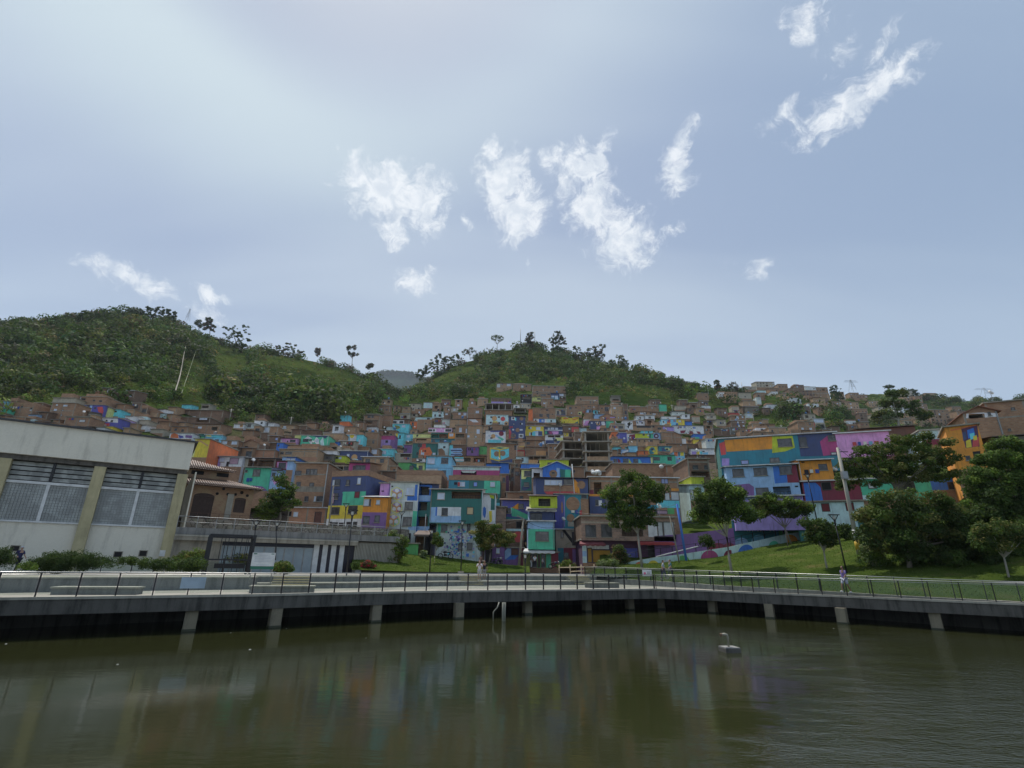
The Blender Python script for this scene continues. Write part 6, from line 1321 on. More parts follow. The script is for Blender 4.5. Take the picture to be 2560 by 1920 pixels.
# side return of raised ground and stone wall
gz = f.P.z+vtop
m = MB(); q = [fw_(f, ul-3, 8.5, 0), fw_(f, ur+6, 8.5, 0)]
def stone(g, b):
    v = g.N('ShaderNodeTexVoronoi', feature='DISTANCE_TO_EDGE'); g.L(pos(g), v.inputs['Vector']); v.inputs['Scale'].default_value = 2.0; v2 = g.N('ShaderNodeTexVoronoi'); g.L(pos(g), v2.inputs['Vector']); v2.inputs['Scale'].default_value = 2.0
    c = g.mix(g.ss(g.noise(pos(g), 1.2, 4), .35, .7), (.20, .18, .15), (.30, .28, .24)); c = g.mix(.35, c, g.mix(1.0, v2.outputs['Color'], (.5, .5, .5), 'SATURATION') if False else g.mix(.8, v2.outputs['Color'], (.6, .57, .5)), 'MULTIPLY'); c = g.mix(g.ss(v.outputs['Distance'], .0, .08, 1, 0), c, (.07, .065, .055))
    g.L(c, b.inputs['Base Color']); b.inputs['Roughness'].default_value = .95; bump(g, b, v.outputs['Distance'], .9, .08)
M_STONE = mat('stone', stone)
sw_root = MB(); L_ = (q[1]-q[0]).length
sw_root.box(0, L_+4, 0, 1.0, -1, 2.0, M_STONE)
o = sw_root.build('stone_wall'); o.location = (q[0].x, q[0].y, gz); o.rotation_euler = (0, 0, f.yaw); tag(o, 'rough stone retaining wall behind the walkway', 'wall')
m = MB(); 
a_ = fw_(f, ul-6, 6, vtop+.02); b2_ = fw_(f, ur+7, 4, vtop+.02)
m.face([Zv(a_, gz+.02), Zv(b2_, gz+.02), Zv(at(1010, 1380, 76), gz+.0), Zv(at(1000, 1380, 100), gz+.0), Zv(at(300, 1380, 120), gz+.0)], M_PAVE)
m.face([Zv(b2_, -1), Zv(at(1010, 1380, 76), -1), Zv(at(1010, 1380, 76), gz), Zv(b2_, gz)], M_CONC)
tag(m.build('upper_path'), 'raised paved path level behind the store front', kind='structure')
# grassy bank down from the raised path to the mound
m = MB(); co = []
A1 = [at(945, 1428, 55), at(985, 1424, 60), at(1015, 1415, 66), at(1040, 1405, 72)]
B1 = [at(905, 1362, 60), at(935, 1350, 66), at(975, 1345, 70), at(1020, 1345, 76)]
for i in range(3): m.face([A1[i], A1[i+1], B1[i+1], B1[i]], M_GRASS)
tag(m.build('green_slope'), 'steep overgrown slope right of the fluted wall', kind='structure')
# ================================================================ colonial brick house
f = Fac(at(*px('K', 540, 612), 62), R(38), 'K'); root = local_tag('colonial_house', f, 'old tan brick house with arched doors and two clay tile roofs', 'house')
ua, ub_ = f.uv(120, 450)[0]-4, f.uv(905, 480)[0]; ve = f.uv(700, 308)[1]
CB = mat('colonial_brick', lambda g, b: None)
def cbm(g, b):
    uv = uvn(g); br = g.N('ShaderNodeTexBrick'); g.L(uv, br.inputs['Vector']); br.inputs['Scale'].default_value = 1; br.inputs['Brick Width'].default_value = .28; br.inputs['Row Height'].default_value = .11; br.inputs['Mortar Size'].default_value = .012
    g.put(br.inputs['Color1'], (.37, .215, .13)); g.put(br.inputs['Color2'], (.28, .155, .095)); g.put(br.inputs['Mortar'], (.38, .28, .18)); n = g.noise(pos(g), .5, 5, .7)
    g.L(g.mix(g.ss(n, .5, .62), br.outputs[0], (.38, .27, .16)), b.inputs['Base Color']); b.inputs['Roughness'].default_value = .9; bump(g, b, br.outputs['Fac'], -.4)
CB = mat('colonial_bricks', cbm)
da = f.rect(315, 365, 525, 600); wa = f.rect(730, 412, 842, 560)
m = MB(); cellwall(m, [ua, ub_, da[0], da[1], wa[0], wa[1]], [-.6, ve, da[3]-.35, wa[2], wa[3]-.2], [(da[0], da[1], -.7, da[3]-.35), (wa[0], wa[1], wa[2], wa[3]-.2)], [], CB)
m.face([(ub_, 0, -.6), (ub_, 9, -.6), (ub_, 9, ve), (ub_, 0, ve)], CB); m.face([(ua, 9, -.6), (ua, 0, -.6), (ua, 0, ve), (ua, 9, ve)], CB); m.build('wall', root)
WD = plain('old_timber', (.075, .045, .035), .7, 0, 3)
for a, b_, c, d, nm in ((da[0], da[1], -.6, da[3], 'arched_door'), (wa[0], wa[1], wa[2], wa[3], 'arched_shutter')):
    w = b_-a; e = .35 if nm == 'arched_door' else .2; m = MB(); npl = 6
    m.box(a, b_, .2, .3, c, d-e, WD); pts = [(a-.0, -.02, d-e)]+[((a+b_)/2-w/2*math.cos(t*math.pi/8), -.02, d-e+e*math.sin(t*math.pi/8)) for t in range(1, 8)]+[(b_, -.02, d-e)]; m.face([(p[0], p[1], p[2]) for p in pts][::-1], WD)
    o = m.build(nm, root)
    for i in range(npl): q = MB(); q.box(a+w*i/npl+.01, a+w*(i+1)/npl-.01, .15, .2, c, d-e, WD); q.build('plank', o)
m = MB(); a, b_, c, d = f.rect(650, 375, 712, 612); m.box(a, b_, -.08, 0, -.6, d, M_LCONC); m.build('pilaster', root)
for x, y, r in ((565, 372, .17), (628, 325, .17), (670, 378, .17), (745, 380, .17), (808, 362, .2), (862, 392, .17), (256, 413, .2)):
    u, v = f.uv(x, y); m = MB(); m.tube([(u, -.05, v), (u, .02, v)], r, M_DARK, 8); m.build('round_ornament', root)
def tiles(root, u0, u1, y0, z0, y1, z1, hipL=0, hipR=0, name='tile_roof'):
    m = MB(); M1 = mat('clay_tiles', lambda g, b: (g.L(g.mix(g.ss(g.noise(pos(g), 4, 4, .7), .35, .65), (.17, .11, .08), (.225, .155, .12)), b.inputs['Base Color'])))
    n_ = int((u1-u0)/.26)
    for i in range(n_):
        u = u0+(u1-u0)*(i+.5)/n_; 
        tL = 1 if hipL == 0 else min(1, (u-u0)/hipL); tR = 1 if hipR == 0 else min(1, (u1-u)/hipR); t = max(.05, min(tL, tR))
        a = Vector((u, y0, z0)); b = Vector((u, y0+(y1-y0)*t, z0+(z1-z0)*t)); pts = [a, b]
        m.tube([a, b], .105, M1, 6)
    dd_ = [(u0, y0, z0-.06), (u1, y0, z0-.06), (u1-hipR, y1, z1-.06), (u0+hipL, y1, z1-.06)]
    m.face(dd_, M1); m.face([(p[0], p[1], p[2]-.1) for p in dd_][::-1], WD)
    return tag(m.build(name, root), kind='stuff')
tiles(root, ua-1, ub_+.9, -1.0, ve-.05, 3.2, ve+1.1, 0, 3.2)
m = MB(); m.box(ua, ub_-2.6, 3.2, 9, ve+.8, ve+2.3, CB); m.build('upper_wall', root)
z_ = f.uv(560, 160)[1]
tiles(root, ua-1, ub_-1.9, 2.4, ve+2.25, 6.5, ve+3.7, 3.2, 4.5, 'upper_tile_roof')
m = MB(); m.face([(ub_+.9, -1, ve-.1), (ub_+.9, 9, ve-.1), (ub_-2.4, 9, ve+1.05), (ub_-2.4, 3.2, ve+1.05)], mat('clay_tiles', None)); m.build('side_roof', root)
for x0_, x1_ in ((305, 430), (560, 680)):
    a, b_, c, d = f.rect(x0_, 160, x1_, 205, -3.2); m = MB(); m.box(a, b_, 3.15, 3.21, ve+1.55, ve+2.0, M_DARK); m.build('clerestory_window', root)
m = MB(); m.box(ua-2, ub_+1, -1.2, 9, -2.6, -.6, M_STONE); m.build('stone_base', root)
rr = [fw_(f, ua, -1.0, -.6), fw_(f, ub_+.5, -1.0, -.6)]
railing('balustrade', 'rusty thin railing in front of the colonial house', [rr[0], rr[1]], 1.0, 1.1, plain('rust', (.14, .07, .05), .8), plain('rust', (.14, .07, .05), .8), None, (1.0, .5), .03, hand=.02)
def lawn_D(x, y, D):
    best = 14.0; r = D
    for g_ in LAWN_PX:
        d = np.hypot(g_[:, 0]-x, g_[:, 1]-y); k = int(np.argmin(d))
        if d[k] < best: best = d[k]; r = float(g_[k, 2])
    return r
LAWN_PX = [np.array([(*proj(p), p[1]) for p in g_.reshape(-1, 3)]) for g_ in LAWN]
# ================================================================ railings on the deck
a_left = [p for p, e in zip(FP, FE) if -800 <= e[0] <= 1640]; a_right = [p for p, e in zip(FP, FE) if e[0] >= 1640]
ins = lambda L: [Zv(p, .062) for p in off(L, .15)]
railing('deck_railing', 'front railing with glass panels along the left and middle of the deck', ins(a_left), 1.06, 1.5, M_BLACK, M_STEEL, M_RG, (1.0, .9), .052, 'glass railings round the pond', hand=.024)
railing('deck_railing', 'front railing with glass panels along the right side of the deck', ins(a_right), 1.06, 1.5, M_BLACK, M_STEEL, M_RG, (1.0, .9), .052, 'glass railings round the pond', hand=.024)
railing('ramp_railing', 'rear glass railing following the ramp edge on the right', off(GP, .12), 1.1, 1.5, M_BLACK, M_STEEL, M_RG, (1.0, .9), .052, 'glass railings round the pond', hand=.024)
def seg(reg, pts): return [onz(*px(reg, x, y), z) for x, y, z in pts]
railing('plaza_railing', 'short upper glass railing on the left plaza', [onz(168, 1431, PZ), onz(330, 1431, PZ), onz(620, 1436, PZ)], 1.05, 2.0, M_BLACK, M_STEEL, M_RG, (1.0,), .06, 'glass railings round the pond', hand=.024)
# stairs in the terraces
def stairs(label, x0, y0, x1, y1, n):
    a = onz(x0, y0, 0); b = onz(x1, y0, 0); t = (b-a); L = t.length; root = empty('stairs', a, math.atan2(t.y, t.x), label, 'stairs', 'short stair flights in the terrace steps')
    M_Y = plain('yellow_nosing', (.50, .42, .22), .7, 0, 2)
    for i in range(n):
        z = PZ*(i+1)/n; m = MB(); y = -.1-(n-1-i)*.34; m.box(0, L, y, .9, z-PZ/n, z-.045, M_TR); o = m.build('step', root)
        q = MB(); q.box(0, L, y-.03, y+.34, z-.042, z, M_Y); q.build('nosing', o)
stairs('stairs with pale yellow edges at the far left of the terrace', 60, 1476, 140, 1444, 5)
stairs('stairs with yellow edges behind the second bench block', 680, 1471, 772, 1444, 5)
stairs('stairs with orange yellow edges by the two standing men', 1148, 1463, 1196, 1444, 5)
stairs('stairs with yellow edges left of the small bench block', 1420, 1461, 1468, 1444, 5)
# concrete bench blocks on the deck
for (x0, x1, yb, yt, lab) in ((125, 338, 1487, 1468, 'long concrete bench block on the deck at the left'), (622, 782, 1483, 1465, 'concrete bench block in front of the yellow edged stairs'), (1474, 1548, 1470, 1457, 'short concrete bench block with carved marks near the deck corner')):
    a = onz(x0, yb, 0); b = onz(x1, yb, 0); t = b-a; L = t.length; h = (yb-yt)*a.y/1400; m = MB()
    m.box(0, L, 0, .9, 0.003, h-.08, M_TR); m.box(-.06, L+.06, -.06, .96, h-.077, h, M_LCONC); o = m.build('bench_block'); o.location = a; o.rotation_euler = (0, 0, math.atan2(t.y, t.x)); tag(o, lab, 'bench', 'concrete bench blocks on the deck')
# banners and signs on railings
def board(reg, x0, y0, x1, y1, D, label, m_, name='banner', yaw=0, th=.02, extra=None, cat='sign'):
    cx, cy = (x0+x1)/2, y1; P = at(*px(reg, cx, cy), D); f = Fac(P, yaw, reg); a, b, c, d = f.rect(x0, y0, x1, y1); root = empty(name, P, yaw, label, cat)
    m = MB(); m.box(a, b, -th/2, th/2, 0, d, m_); m.build('panel', root); return f, root, a, b, d
fr_D = onz(480, 1490, 0).y
board('O', 452, 1443, 514, 1471, fr_D-.12, 'pale blue blank banner tied to the deck railing', plain('banner_blue', (.50, .60, .68), .6, 0, 1), 'banner', R(27))
f, r_, a, b, d = board('O', 1606, 1424, 1629, 1441, onz(1600, 1474, 0).y+1.5, 'small white sign with a pink mark near the deck corner', M_WHITE, 'sign')
m = MB(); w = b-a; m.tube([(a+w*.25, -.02, d*.45), (a+w*.25, -.012, d*.45)], w*.13, plain('pink_mark', (.7, .15, .25), .6), 8); m.box(a+w*.5, b-w*.1, -.016, -.011, d*.6, d*.68, M_BLACK); m.box(a+w*.5, b-w*.15, -.016, -.011, d*.4, d*.46, M_BLACK); m.build('print', r_)
# information board on two posts
D_ = 34; f, r_, a, b, d = board('K', 906, 955, 1134, 1088, D_, 'white information board with a green foot on two steel posts', M_WHITE, 'information_board', R(10))
w = b-a; m = MB(); m.box(a, b, -.014, .014, -.18, -.003, plain('sign_green', (.02, .14, .09), .5)); m.build('green_foot', r_)
for x in (a+.06, b-.06): m = MB(); m.tube([(x, .04, -d*1.25), (x, .04, d*.9)], .03, M_PMETAL, 6); m.build('post', r_)
m = MB(); GRYT = plain('print_grey', (.42, .45, .50), .7)
for i in range(6): m.box(a+w*(.3 if i < 2 else .12), b-w*(.3 if i < 2 else .1+.04*(i % 2)), -.0135, -.011, d*(.90-i*.115), d*(.90-i*.115)+.022, GRYT)
m.box(a+w*.06, a+w*.2, -.0135, -.011, d*.88, d*.95, plain('sign_green', (.02, .14, .09), .5)); m.box(b-w*.18, b-w*.05, -.0135, -.011, d*.88, d*.94, plain('sign_green', (.02, .14, .09), .5)); m.box(a+w*.22, b-w*.22, -.0135, -.011, d*.08, d*.11, GRYT); m.build('print', r_)
# black framed pavilion
f = Fac(at(*px('K', 700, 1150), 41), R(30), 'K'); root = empty('pavilion', f.P, f.yaw, 'open black steel frame cube with vertical bars', 'pavilion')
a, b, c, d = f.rect(470, 790, 915, 1150); h = f.uv(700, 785)[1]; dpt = 3.2
def fb(p, q, w_, nm): m = MB(); m.bar(p, q, w_, w_, M_BLACK); m.build(nm, root)
for y in (0, dpt):
    for x in (a, b): fb((x, y, -.2), (x, y, h), .3 if x == a else .12, 'corner_post')
    fb((a, y, h), (b, y, h), .16, 'top_beam'); fb((a, y, h*.34), (b, y, h*.34), .1, 'rail')
for x in (a, b): fb((x, 0, h), (x, dpt, h), .16, 'top_beam')
rb = random.Random(9)
for i in range(9): x = a+(b-a)*(.25+.72*i/8+rb.uniform(-.03, .03)); fb((x, 0, 0 if i % 3 else h*.34), (x, 0, h), .05, 'bar')
for i in range(7): fb((b, dpt*(i+1)/8, 0), (b, dpt*(i+1)/8, h), .05, 'bar')
fb((a+.6, 1.5, .45), (b-.3, 1.5, .45), .35, 'seat')
# bollards, bike rack
for i, (x, yt, yb, lb) in enumerate([(409,1418,1433,'steel bollard left of the pale blue banner'), (446,1418,1433,'steel bollard above the pale blue banner')]):
    p = onz(x, yb, PZ); m = MB(); m.tube([(0, 0, 0), (0, 0, .8)], .05, M_STEEL, 8); m.ball((0, 0, .84), .08, .08, .07, M_STEEL, 8, 5); o = m.build('bollard'); o.location = p; tag(o, lb, 'bollard', 'steel bollards on the plaza')
p = onz(197, 1432, PZ); m = MB(); m.tube([(-.35, 0, 0), (-.35, 0, .75), (-.25, 0, .86), (.25, 0, .86), (.35, 0, .75), (.35, 0, 0)], .04, M_STEEL, 8); o = m.build('bike_rack'); o.location = p; tag(o, 'polished steel hoop standing on the left plaza', 'bike rack')
# ================================================================ lamp posts and poles
def lamp(xt, yt, xb, yb, D, label, base_box=False, head='v'):
    if D < 60: D = lawn_D(xb, yb, D)
    P = at(xb, yb, D); T = at(xt, yt, D); h = T.z-P.z; dx = (T.x-P.x)
    root = empty('street_lamp', P, 0, label, 'street lamp', 'slim black street lamps')
    m = MB(); m.tube([(0, 0, 0), (dx*.5, 0, h*.5), (dx, 0, h-.8)], [.065, .05, .04], M_BLACK, 8); m.build('pole', root)
    m = MB(); m.tube([(dx, 0, h-.8), (dx, 0, h-.35)], [.06, .09], M_BLACK, 8)
    for s in (-1, 1): m.bar((dx+s*.06, 0, h-.4), (dx+s*.34, 0, h), .05, .05, M_BLACK)
    m.build('lamp_arm', root); m = MB(); m.box(dx-.38, dx+.38, -.2, .2, h, h+.06, M_BLACK); m.build('lamp_shade', root)
    m = MB(); m.tube([(dx, 0, h-.34), (dx, 0, h-.05)], [.1, .12], plain('lamp_glass', (.5, .5, .46), .3), 8); m.build('lamp_glass', root)
    if base_box: m = MB(); m.box(-.3, .3, -.3, .3, -.05, .3, M_CONC); m.build('footing', root)
    return root
lamp(882, 1277, 863, 1470, 43, 'tall black lamp in front of the cube mural and the deck steps', True)
lamp(866, 1260, 858, 1340, 64, 'thin black lamp in front of the yellow and white house')
lamp(1005, 1280, 998, 1350, 66, 'black lamp in front of the cube mural house')
lamp(1156, 1303, 1152, 1436, 58, 'black lamp in front of the blue mosaic mural', True)
lamp(1080, 1325, 1074, 1432, 56, 'black lamp on the mound left of the young tree')
lamp(1313, 1385, 1313, 1463, 47, 'short black lamp post at the deck steps in front of the shop')
lamp(2018, 1186, 2042, 1300, 58, 'black lamp in front of the orange upper house')
lamp(2084, 1288, 2117, 1432, 50, 'black lamp on the lawn above the walking woman')
lamp(694, 1305, 688, 1400, 48, 'thin black lamp behind the information board')
lamp(642, 1302, 632, 1385, 46, 'thin black lamp left of the information board')
def pole(xt, yt, xb, yb, D, label, m_, r0=.16, r1=.10, arm=True, box=False, head=False, base=None):
    if D < 60: D = lawn_D(xb, yb, D)
    P = at(xb, yb, D); T = at(xt, yt, D); h = T.z-P.z; dx = T.x-P.x; root = empty('utility_pole', P, 0, label, 'utility pole')
    m = MB(); m.tube([(0, 0, -.5), (dx*.5, 0, h*.5), (dx, 0, h)], [r0, (r0+r1)/2, r1], m_, 10); m.build('pole', root)
    if arm:
        for z, l in ((h-.4, .9), (h-1.3, .9)): m = MB(); m.bar((dx-.1, 0, z), (dx+l, 0, z), .07, .07, M_BLACK); m.build('cross_arm', root)
    if box: m = MB(); m.box(dx*.72-.35, dx*.72+.15, -.5, -.15, h*.72-.35, h*.72+.35, M_PMETAL); m.build('transformer_box', root)
    if head: m = MB(); m.bar((dx, 0, h), (dx-.9, -.4, h+.35), .18, .12, M_PMETAL); m.build('lamp_head', root)
    if base: 
        for i, c in enumerate(('yellow_band', 'white_band')): m = MB(); z = .3+i*.9; m.tube([(dx*z/h, 0, z), (dx*(z+.85)/h, 0, z+.85)], r0+.012, plain(c, (.55, .35, .03) if i == 0 else (.6, .6, .6), .6), 10); m.build('painted_band', root)
    return root, P+Vector((dx, 0, h))
TOPS = []
TOPS.append(pole(1309, 1297, 1296, 1419, 72, 'leaning grey concrete pole left of the teal storey house', M_CONC, .2, .13, True, False, True)[1])
TOPS.append(pole(2094, 1119, 2148, 1384, 52, 'tall concrete pole with a grey box and painted foot on the lawn', M_LCONC, .2, .13, True, True, False, True)[1])
TOPS.append(pole(1692, 1260, 1716, 1398, 64, 'pole with a blue painted lower half at the brick building corner', paint('blue'), .15, .12, False)[1])
pole(1674, 1290, 1697, 1395, 63, 'thin rusty pole beside the blue painted pole', M_CONC, .08, .06, False)
pole(1787, 1123, 1792, 1165, 80, 'thin pole with a cross arm before the pale grey blue wall', M_CONC, .12, .09, True)
pole(834, 1215, 820, 1330, 66, 'thin grey pole in front of the navy house', M_CONC, .10, .08, True)
pole(1065, 1285, 1058, 1395, 69, 'thin white pipe pole beside the dark shack', M_PMETAL, .06, .05, False)
pole(1430, 1160, 1440, 1290, 79, 'white drain pipe pole at the corner of the navy wall', M_WHITE, .07, .07, False)
for i, (x, yt, yb, lb) in enumerate([(573,1022,1052,'thin pole with a lamp high on the left slope'),(726,1042,1062,'grey pole in the trees left of the turquoise hut'),(893,1060,1086,'wooden cross pole above the cyan flank house'),(1885,1035,1056,'grey pole at the foot of the right forest'),
        (1956,1062,1085,'pale pole by the tan brick shed'),(1365,1005,1030,'pole on the arched brick house roof'),(1681,1012,1028,'slim pole at the upper right of the town'),(1770,1050,1062,'pale pole on the green patch right of the town')]):
    h = hit(x, yb); D = h.y if h else 200
    P = at(x, yb, D); T = at(x, yt, D); m = MB(); m.tube([(0, 0, -2), (0, 0, T.z-P.z)], [.22, .16], M_LCONC, 6); m.box(-.9, .9, -.06, .06, T.z-P.z-.5, T.z-P.z-.3, M_LCONC); o = m.build('utility_pole'); o.location = P; tag(o, lb, 'utility pole')
# overhead cables
def cable(a, b, sag, label, r=.018):
    pts = [a.lerp(b, t/14)-Vector((0, 0, 4*sag*(t/14)*(1-t/14))) for t in range(15)]; m = MB(); m.tube(pts, r, M_BLACK, 4); tag(m.build('cable'), label, 'cable')
cable(TOPS[0], at(1388, 1318, 72), .5, 'black cable from the leaning pole to the light blue band')
cable(TOPS[1], at(2560, 1330, 40), 1.6, 'long cable from the tall pole to the right edge')
cable(TOPS[0], at(1100, 1315, 75), .8, 'sagging cable from the leaning pole to the mural house')
cable(TOPS[2], at(1440, 1280, 76), .8, 'cable from the blue pole along the brick building')
cable(at(1050, 1298, 73), TOPS[0], .5, 'second thin cable across the mural house front')
# pipes under the deck
p0 = onz(1250, 1560, -1.66)
for i, (x, w_) in enumerate(((1233, .04), (1257, .07), (1262, .05))):
    p = onz(x, 1553, -1.66); m = MB(); pts = [(0, 0, -.3), (0, 0, .55), (.25, .1, .8), (.35, .2, 1.1)] if i == 0 else [(0, 0, -.3), (0, 0, 1.1)]
    m.tube(pts, w_, plain('pvc_pipe', (.27, .27, .22), .6, 0, 2), 8); o = m.build('drain_pipe'); o.location = p; tag(o, ['bent thin drain pipe under the deck', 'thicker straight drain pipe under the deck', 'thin straight drain pipe right of the thicker one'][i], 'pipe', 'pipes hanging from the deck')
# fountain pipe on a block in the pond
P = onz(1825, 1630, -1.66); root = empty('fountain_pipe', P, R(8), 'white elbow pipe with a rusty mouth on a concrete block in the pond', 'fountain')
k = P.y/1280*.82; m = MB(); m.box(-22*k, 22*k, -.3, .35, -.4, 10*k, M_DCONC); m.box(-21*k, 21*k, -.28, .33, 10*k+.003, 13*k, M_TR); m.build('block', root)
m = MB(); m.tube([(-2*k, 0, 13*k), (-2*k, 0, 36*k), (-4*k, 0, 42*k), (-10*k, 0, 44*k), (-18*k, 0, 43*k)], [3*k, 3*k, 3.6*k, 3.6*k, 3.6*k], plain('old_pvc', (.36, .34, .27), .6, 0, 6), 10); m.build('pipe', root)
m = MB(); m.tube([(-18*k, 0, 43*k), (-24*k, 0, 42*k)], [4*k, 4.4*k], plain('rust_cap', (.16, .10, .06), .8), 10); m.build('mouth', root)
for x, y, s, lb in ((625,1624,.11,'white round float or litter on the dark water left of centre'),(294,1661,.08,'white scrap floating in front of the hall reflection'),(577,1582,.05,'tiny white scrap near the second column'),(716,1571,.06,'white scrap floating left of the third column'),(15,1610,.09,'leaf litter floating at the far left'),(2084,1571,.07,'leaf litter floating near the third column from the right'),(915,1595,.05,'speck of litter below the third column')):
    p = onz(x, y, -1.655); m = MB(); m.ball((0, 0, 0), s*.5, s*.5, s*.2, plain('scrap', (.42, .42, .38), .7), 7, 4); o = m.build('floating_litter'); o.location = p; tag(o, lb, 'litter', 'litter floating on the pond')
# ================================================================ ramp wall with painted shapes on the right
def wallrun(name, label, pts, col, art=(), th=.25, cat='wall', base=1.0):
    root = empty(name, pts[0][0], 0, label, cat); o0 = pts[0][0]; m = MB()
    for (a, ha), (b, hb) in zip(pts, pts[1:]):
        A, B = a-o0, b-o0; m.face([A-Vector((0, 0, base)), B-Vector((0, 0, base)), B+Vector((0, 0, hb)), A+Vector((0, 0, ha))], MAT(col))
        m.face([A+Vector((0, 0, ha)), B+Vector((0, 0, hb)), B+Vector((0, th, hb)), A+Vector((0, th, ha))], M_LCONC); m.face([B+Vector((0, th, -base)), A+Vector((0, th, -base)), A+Vector((0, th, ha)), B+Vector((0, th, hb))], MAT(col))
    m.build('wall', root)
    L = [0]
    for (a, _), (b, _) in zip(pts, pts[1:]): L.append(L[-1]+(b-a).length)
    def pos_(s):
        s *= L[-1]
        for i in range(len(pts)-1):
            if s <= L[i+1]: t = (s-L[i])/(L[i+1]-L[i]); d = (pts[i+1][0]-pts[i][0]).normalized(); return pts[i][0].lerp(pts[i+1][0], t)-o0, pts[i][1]*(1-t)+pts[i+1][1]*t, d
    for s, r, c, dome in art:
        p, h, d = pos_(s); q = MB(); n_ = Vector((d.y, -d.x, 0)).normalized()*.012; r = min(r, h*.95) if dome else r; ar = []
        for t in range(13): an = math.pi*t/12; ar.append(p+n_+d*(r*1.2*math.cos(an))+Vector((0, 0, min(h-.02, .02+r*math.sin(an)))))
        q.face(ar, MAT(c)); q.build('painted_dome', root)
    return root
def tp_(x, y, D): return at(x, y, D)
rw = [(tp_(1560,1418,65.5), .5), (tp_(1640,1413,65.8), .9), (tp_(1705,1407,66.5), 1.0), (tp_(1826,1390,67.5), 1.1), (tp_(1971,1357,68.3), 1.1), (tp_(2029,1347,68.4), 1.0), (tp_(2080,1336,68), .9)]
wallrun('ramp_wall', 'low pale wall with painted coloured domes climbing beside the lawn', rw, 'mint', [(.07,.5,'dorange',1),(.13,.55,'yellow',1),(.19,.5,'white',1),(.27,.8,'green',1),(.40,1.1,'magenta',1),(.50,.7,'maroon',1),(.58,.9,'blue',1),(.72,.6,'teal',1),(.80,.95,'orange',1),(.90,.9,'blue',1),(.97,.8,'pink',1)])
wallrun('path_wall', 'purple and maroon wall panels behind the climbing ramp', [(tp_(1640,1406,69), 3.2), (tp_(1740,1394,69), 3.0), (tp_(1840,1372,69.5), 2.6)], 'purple', [(.75, 1.2, 'maroon', 1), (.9, .9, 'maroon', 1)])
r_ = wallrun('mural_wall', 'dark blue green mural wall with a row of pale painted letters', [(tp_(1838,1366,70), 3.3), (tp_(1900,1352,70), 3.4), (tp_(1952,1338,70), 3.0)], 'bteal', [(.12, .9, 'lblue', 1), (.5, .8, 'sky', 1)])
f = Fac(at(1860, 1360, 69.9), math.atan2((tp_(1952,1338,70)-tp_(1838,1366,70)).y, (tp_(1952,1338,70)-tp_(1838,1366,70)).x), 'X')
m = MB(); rb = random.Random(3)
for i, x in enumerate((880, 915, 950, 985, 1020, 1060, 1100, 1145, 1190, 1235, 1275)):
    a, b, c, d = f.rect(x, 466, x+26, 488); q = f.P-r_.location; 
    for s_ in range(2):
        w = (b-a); x0 = a+w*rb.uniform(0, .5); z0 = c+(d-c)*rb.uniform(0, .5); v = [(x0, z0), (x0+w*.5, z0), (x0+w*.5, z0+(d-c)*.45), (x0, z0+(d-c)*.5)]
        m.face([tuple(q+f.ax*p[0]+f.n*.05+Vector((0, 0, p[1]))) for p in v], MAT('cream'))
m.build('lettering', r_)
wallrun('green_wall', 'green panel wall at the top of the ramp', [(tp_(1950,1337,69.6), 2.0), (tp_(2015,1325,69.4), 1.9)], 'green')
wallrun('terrace_front', 'long mint and green terrace wall under the red grille doors', [(tp_(2000,1338,66), 1.5), (tp_(2140,1322,64), 1.4), (tp_(2200,1315,62), 1.3)], 'dteal', base=2)
railing('ramp_handrail', 'dark handrail climbing along the painted ramp wall', [a+Vector((0, .1, h)) for a, h in rw], 1.0, 1.6, M_BLACK, M_BLACK, None, (1.0, .5), .04, hand=.025)
pp_ = [at(1640, 1392, 64), at(1745, 1366, 65)]
m = MB(); m.tube(pp_, .07, M_WHITE, 6); tag(m.build('white_handrail'), 'long pale handrail pipe rising left of the ramp', 'handrail')
# drainage channel up the left hillside
pts = []
for i in range(16):
    t = i/15; x = 430+(476-430)*t+2*math.sin(t*7); y = 1012-(1012-826)*t; h = hit(x, y)
    if h: pts.append(h+Vector((0, 0, 5.5)))
if len(pts) > 3: m = MB(); m.tube(pts, .22, M_CONC, 5); tag(m.build('drain_chute'), 'pale concrete chute running straight up the left hillside', 'chute')
pts = []
for i in range(16):
    t = i/15; x = 447+(500-447)*t; y = 1012-(1012-850)*t; h = hit(x, y)
    if h: pts.append(h+Vector((0, 0, 4.5)))
if len(pts) > 3: m = MB(); m.tube(pts, .10, plain('old_chute', (.22, .25, .14), .9), 5); tag(m.build('drain_chute'), 'thin mossy channel right of the pale chute', 'chute')
# masts and pylons on the skyline
def mast(x, yt, yb, label, w=1.0, lat=True, name='mast', cat='mast'):
    h = hit(x, yb+4) or hit(x, yb+12) or hit(x, yb+22); D = h.y if h else 450
    P = at(x, yb, D); H_ = at(x, yt, D).z-P.z; m = MB()
    if lat:
        for sx in (-1, 1):
            for sy in (-1, 1): m.bar((sx*w, sy*w, -3), (sx*w*.15, sy*w*.15, H_), .18, .18, M_PMETAL)
        for i in range(6):
            t = i/6; q = w*(1-t*.85); z = H_*t; m.bar((-q, -q, z), (q, -q, z+H_/6), .12, .12, M_PMETAL); m.bar((q, -q, z), (-q, -q, z+H_/6), .12, .12, M_PMETAL)
    else: m.tube([(0, 0, -3), (0, 0, H_)], [.4, .2], M_PMETAL, 6)
    if name == 'pylon':
        for z, l in ((.75, 1.0), (.9, .8)): m.bar((-w*3*l, 0, H_*z), (w*3*l, 0, H_*z), .22, .22, M_PMETAL)
    o = m.build(name); o.location = P; tag(o, label, cat)
mast(1301, 822, 862, 'grey antenna mast on the central hilltop', .8, False)
mast(1337, 828, 862, 'thin whip antenna right of the hilltop tree', .5, False)
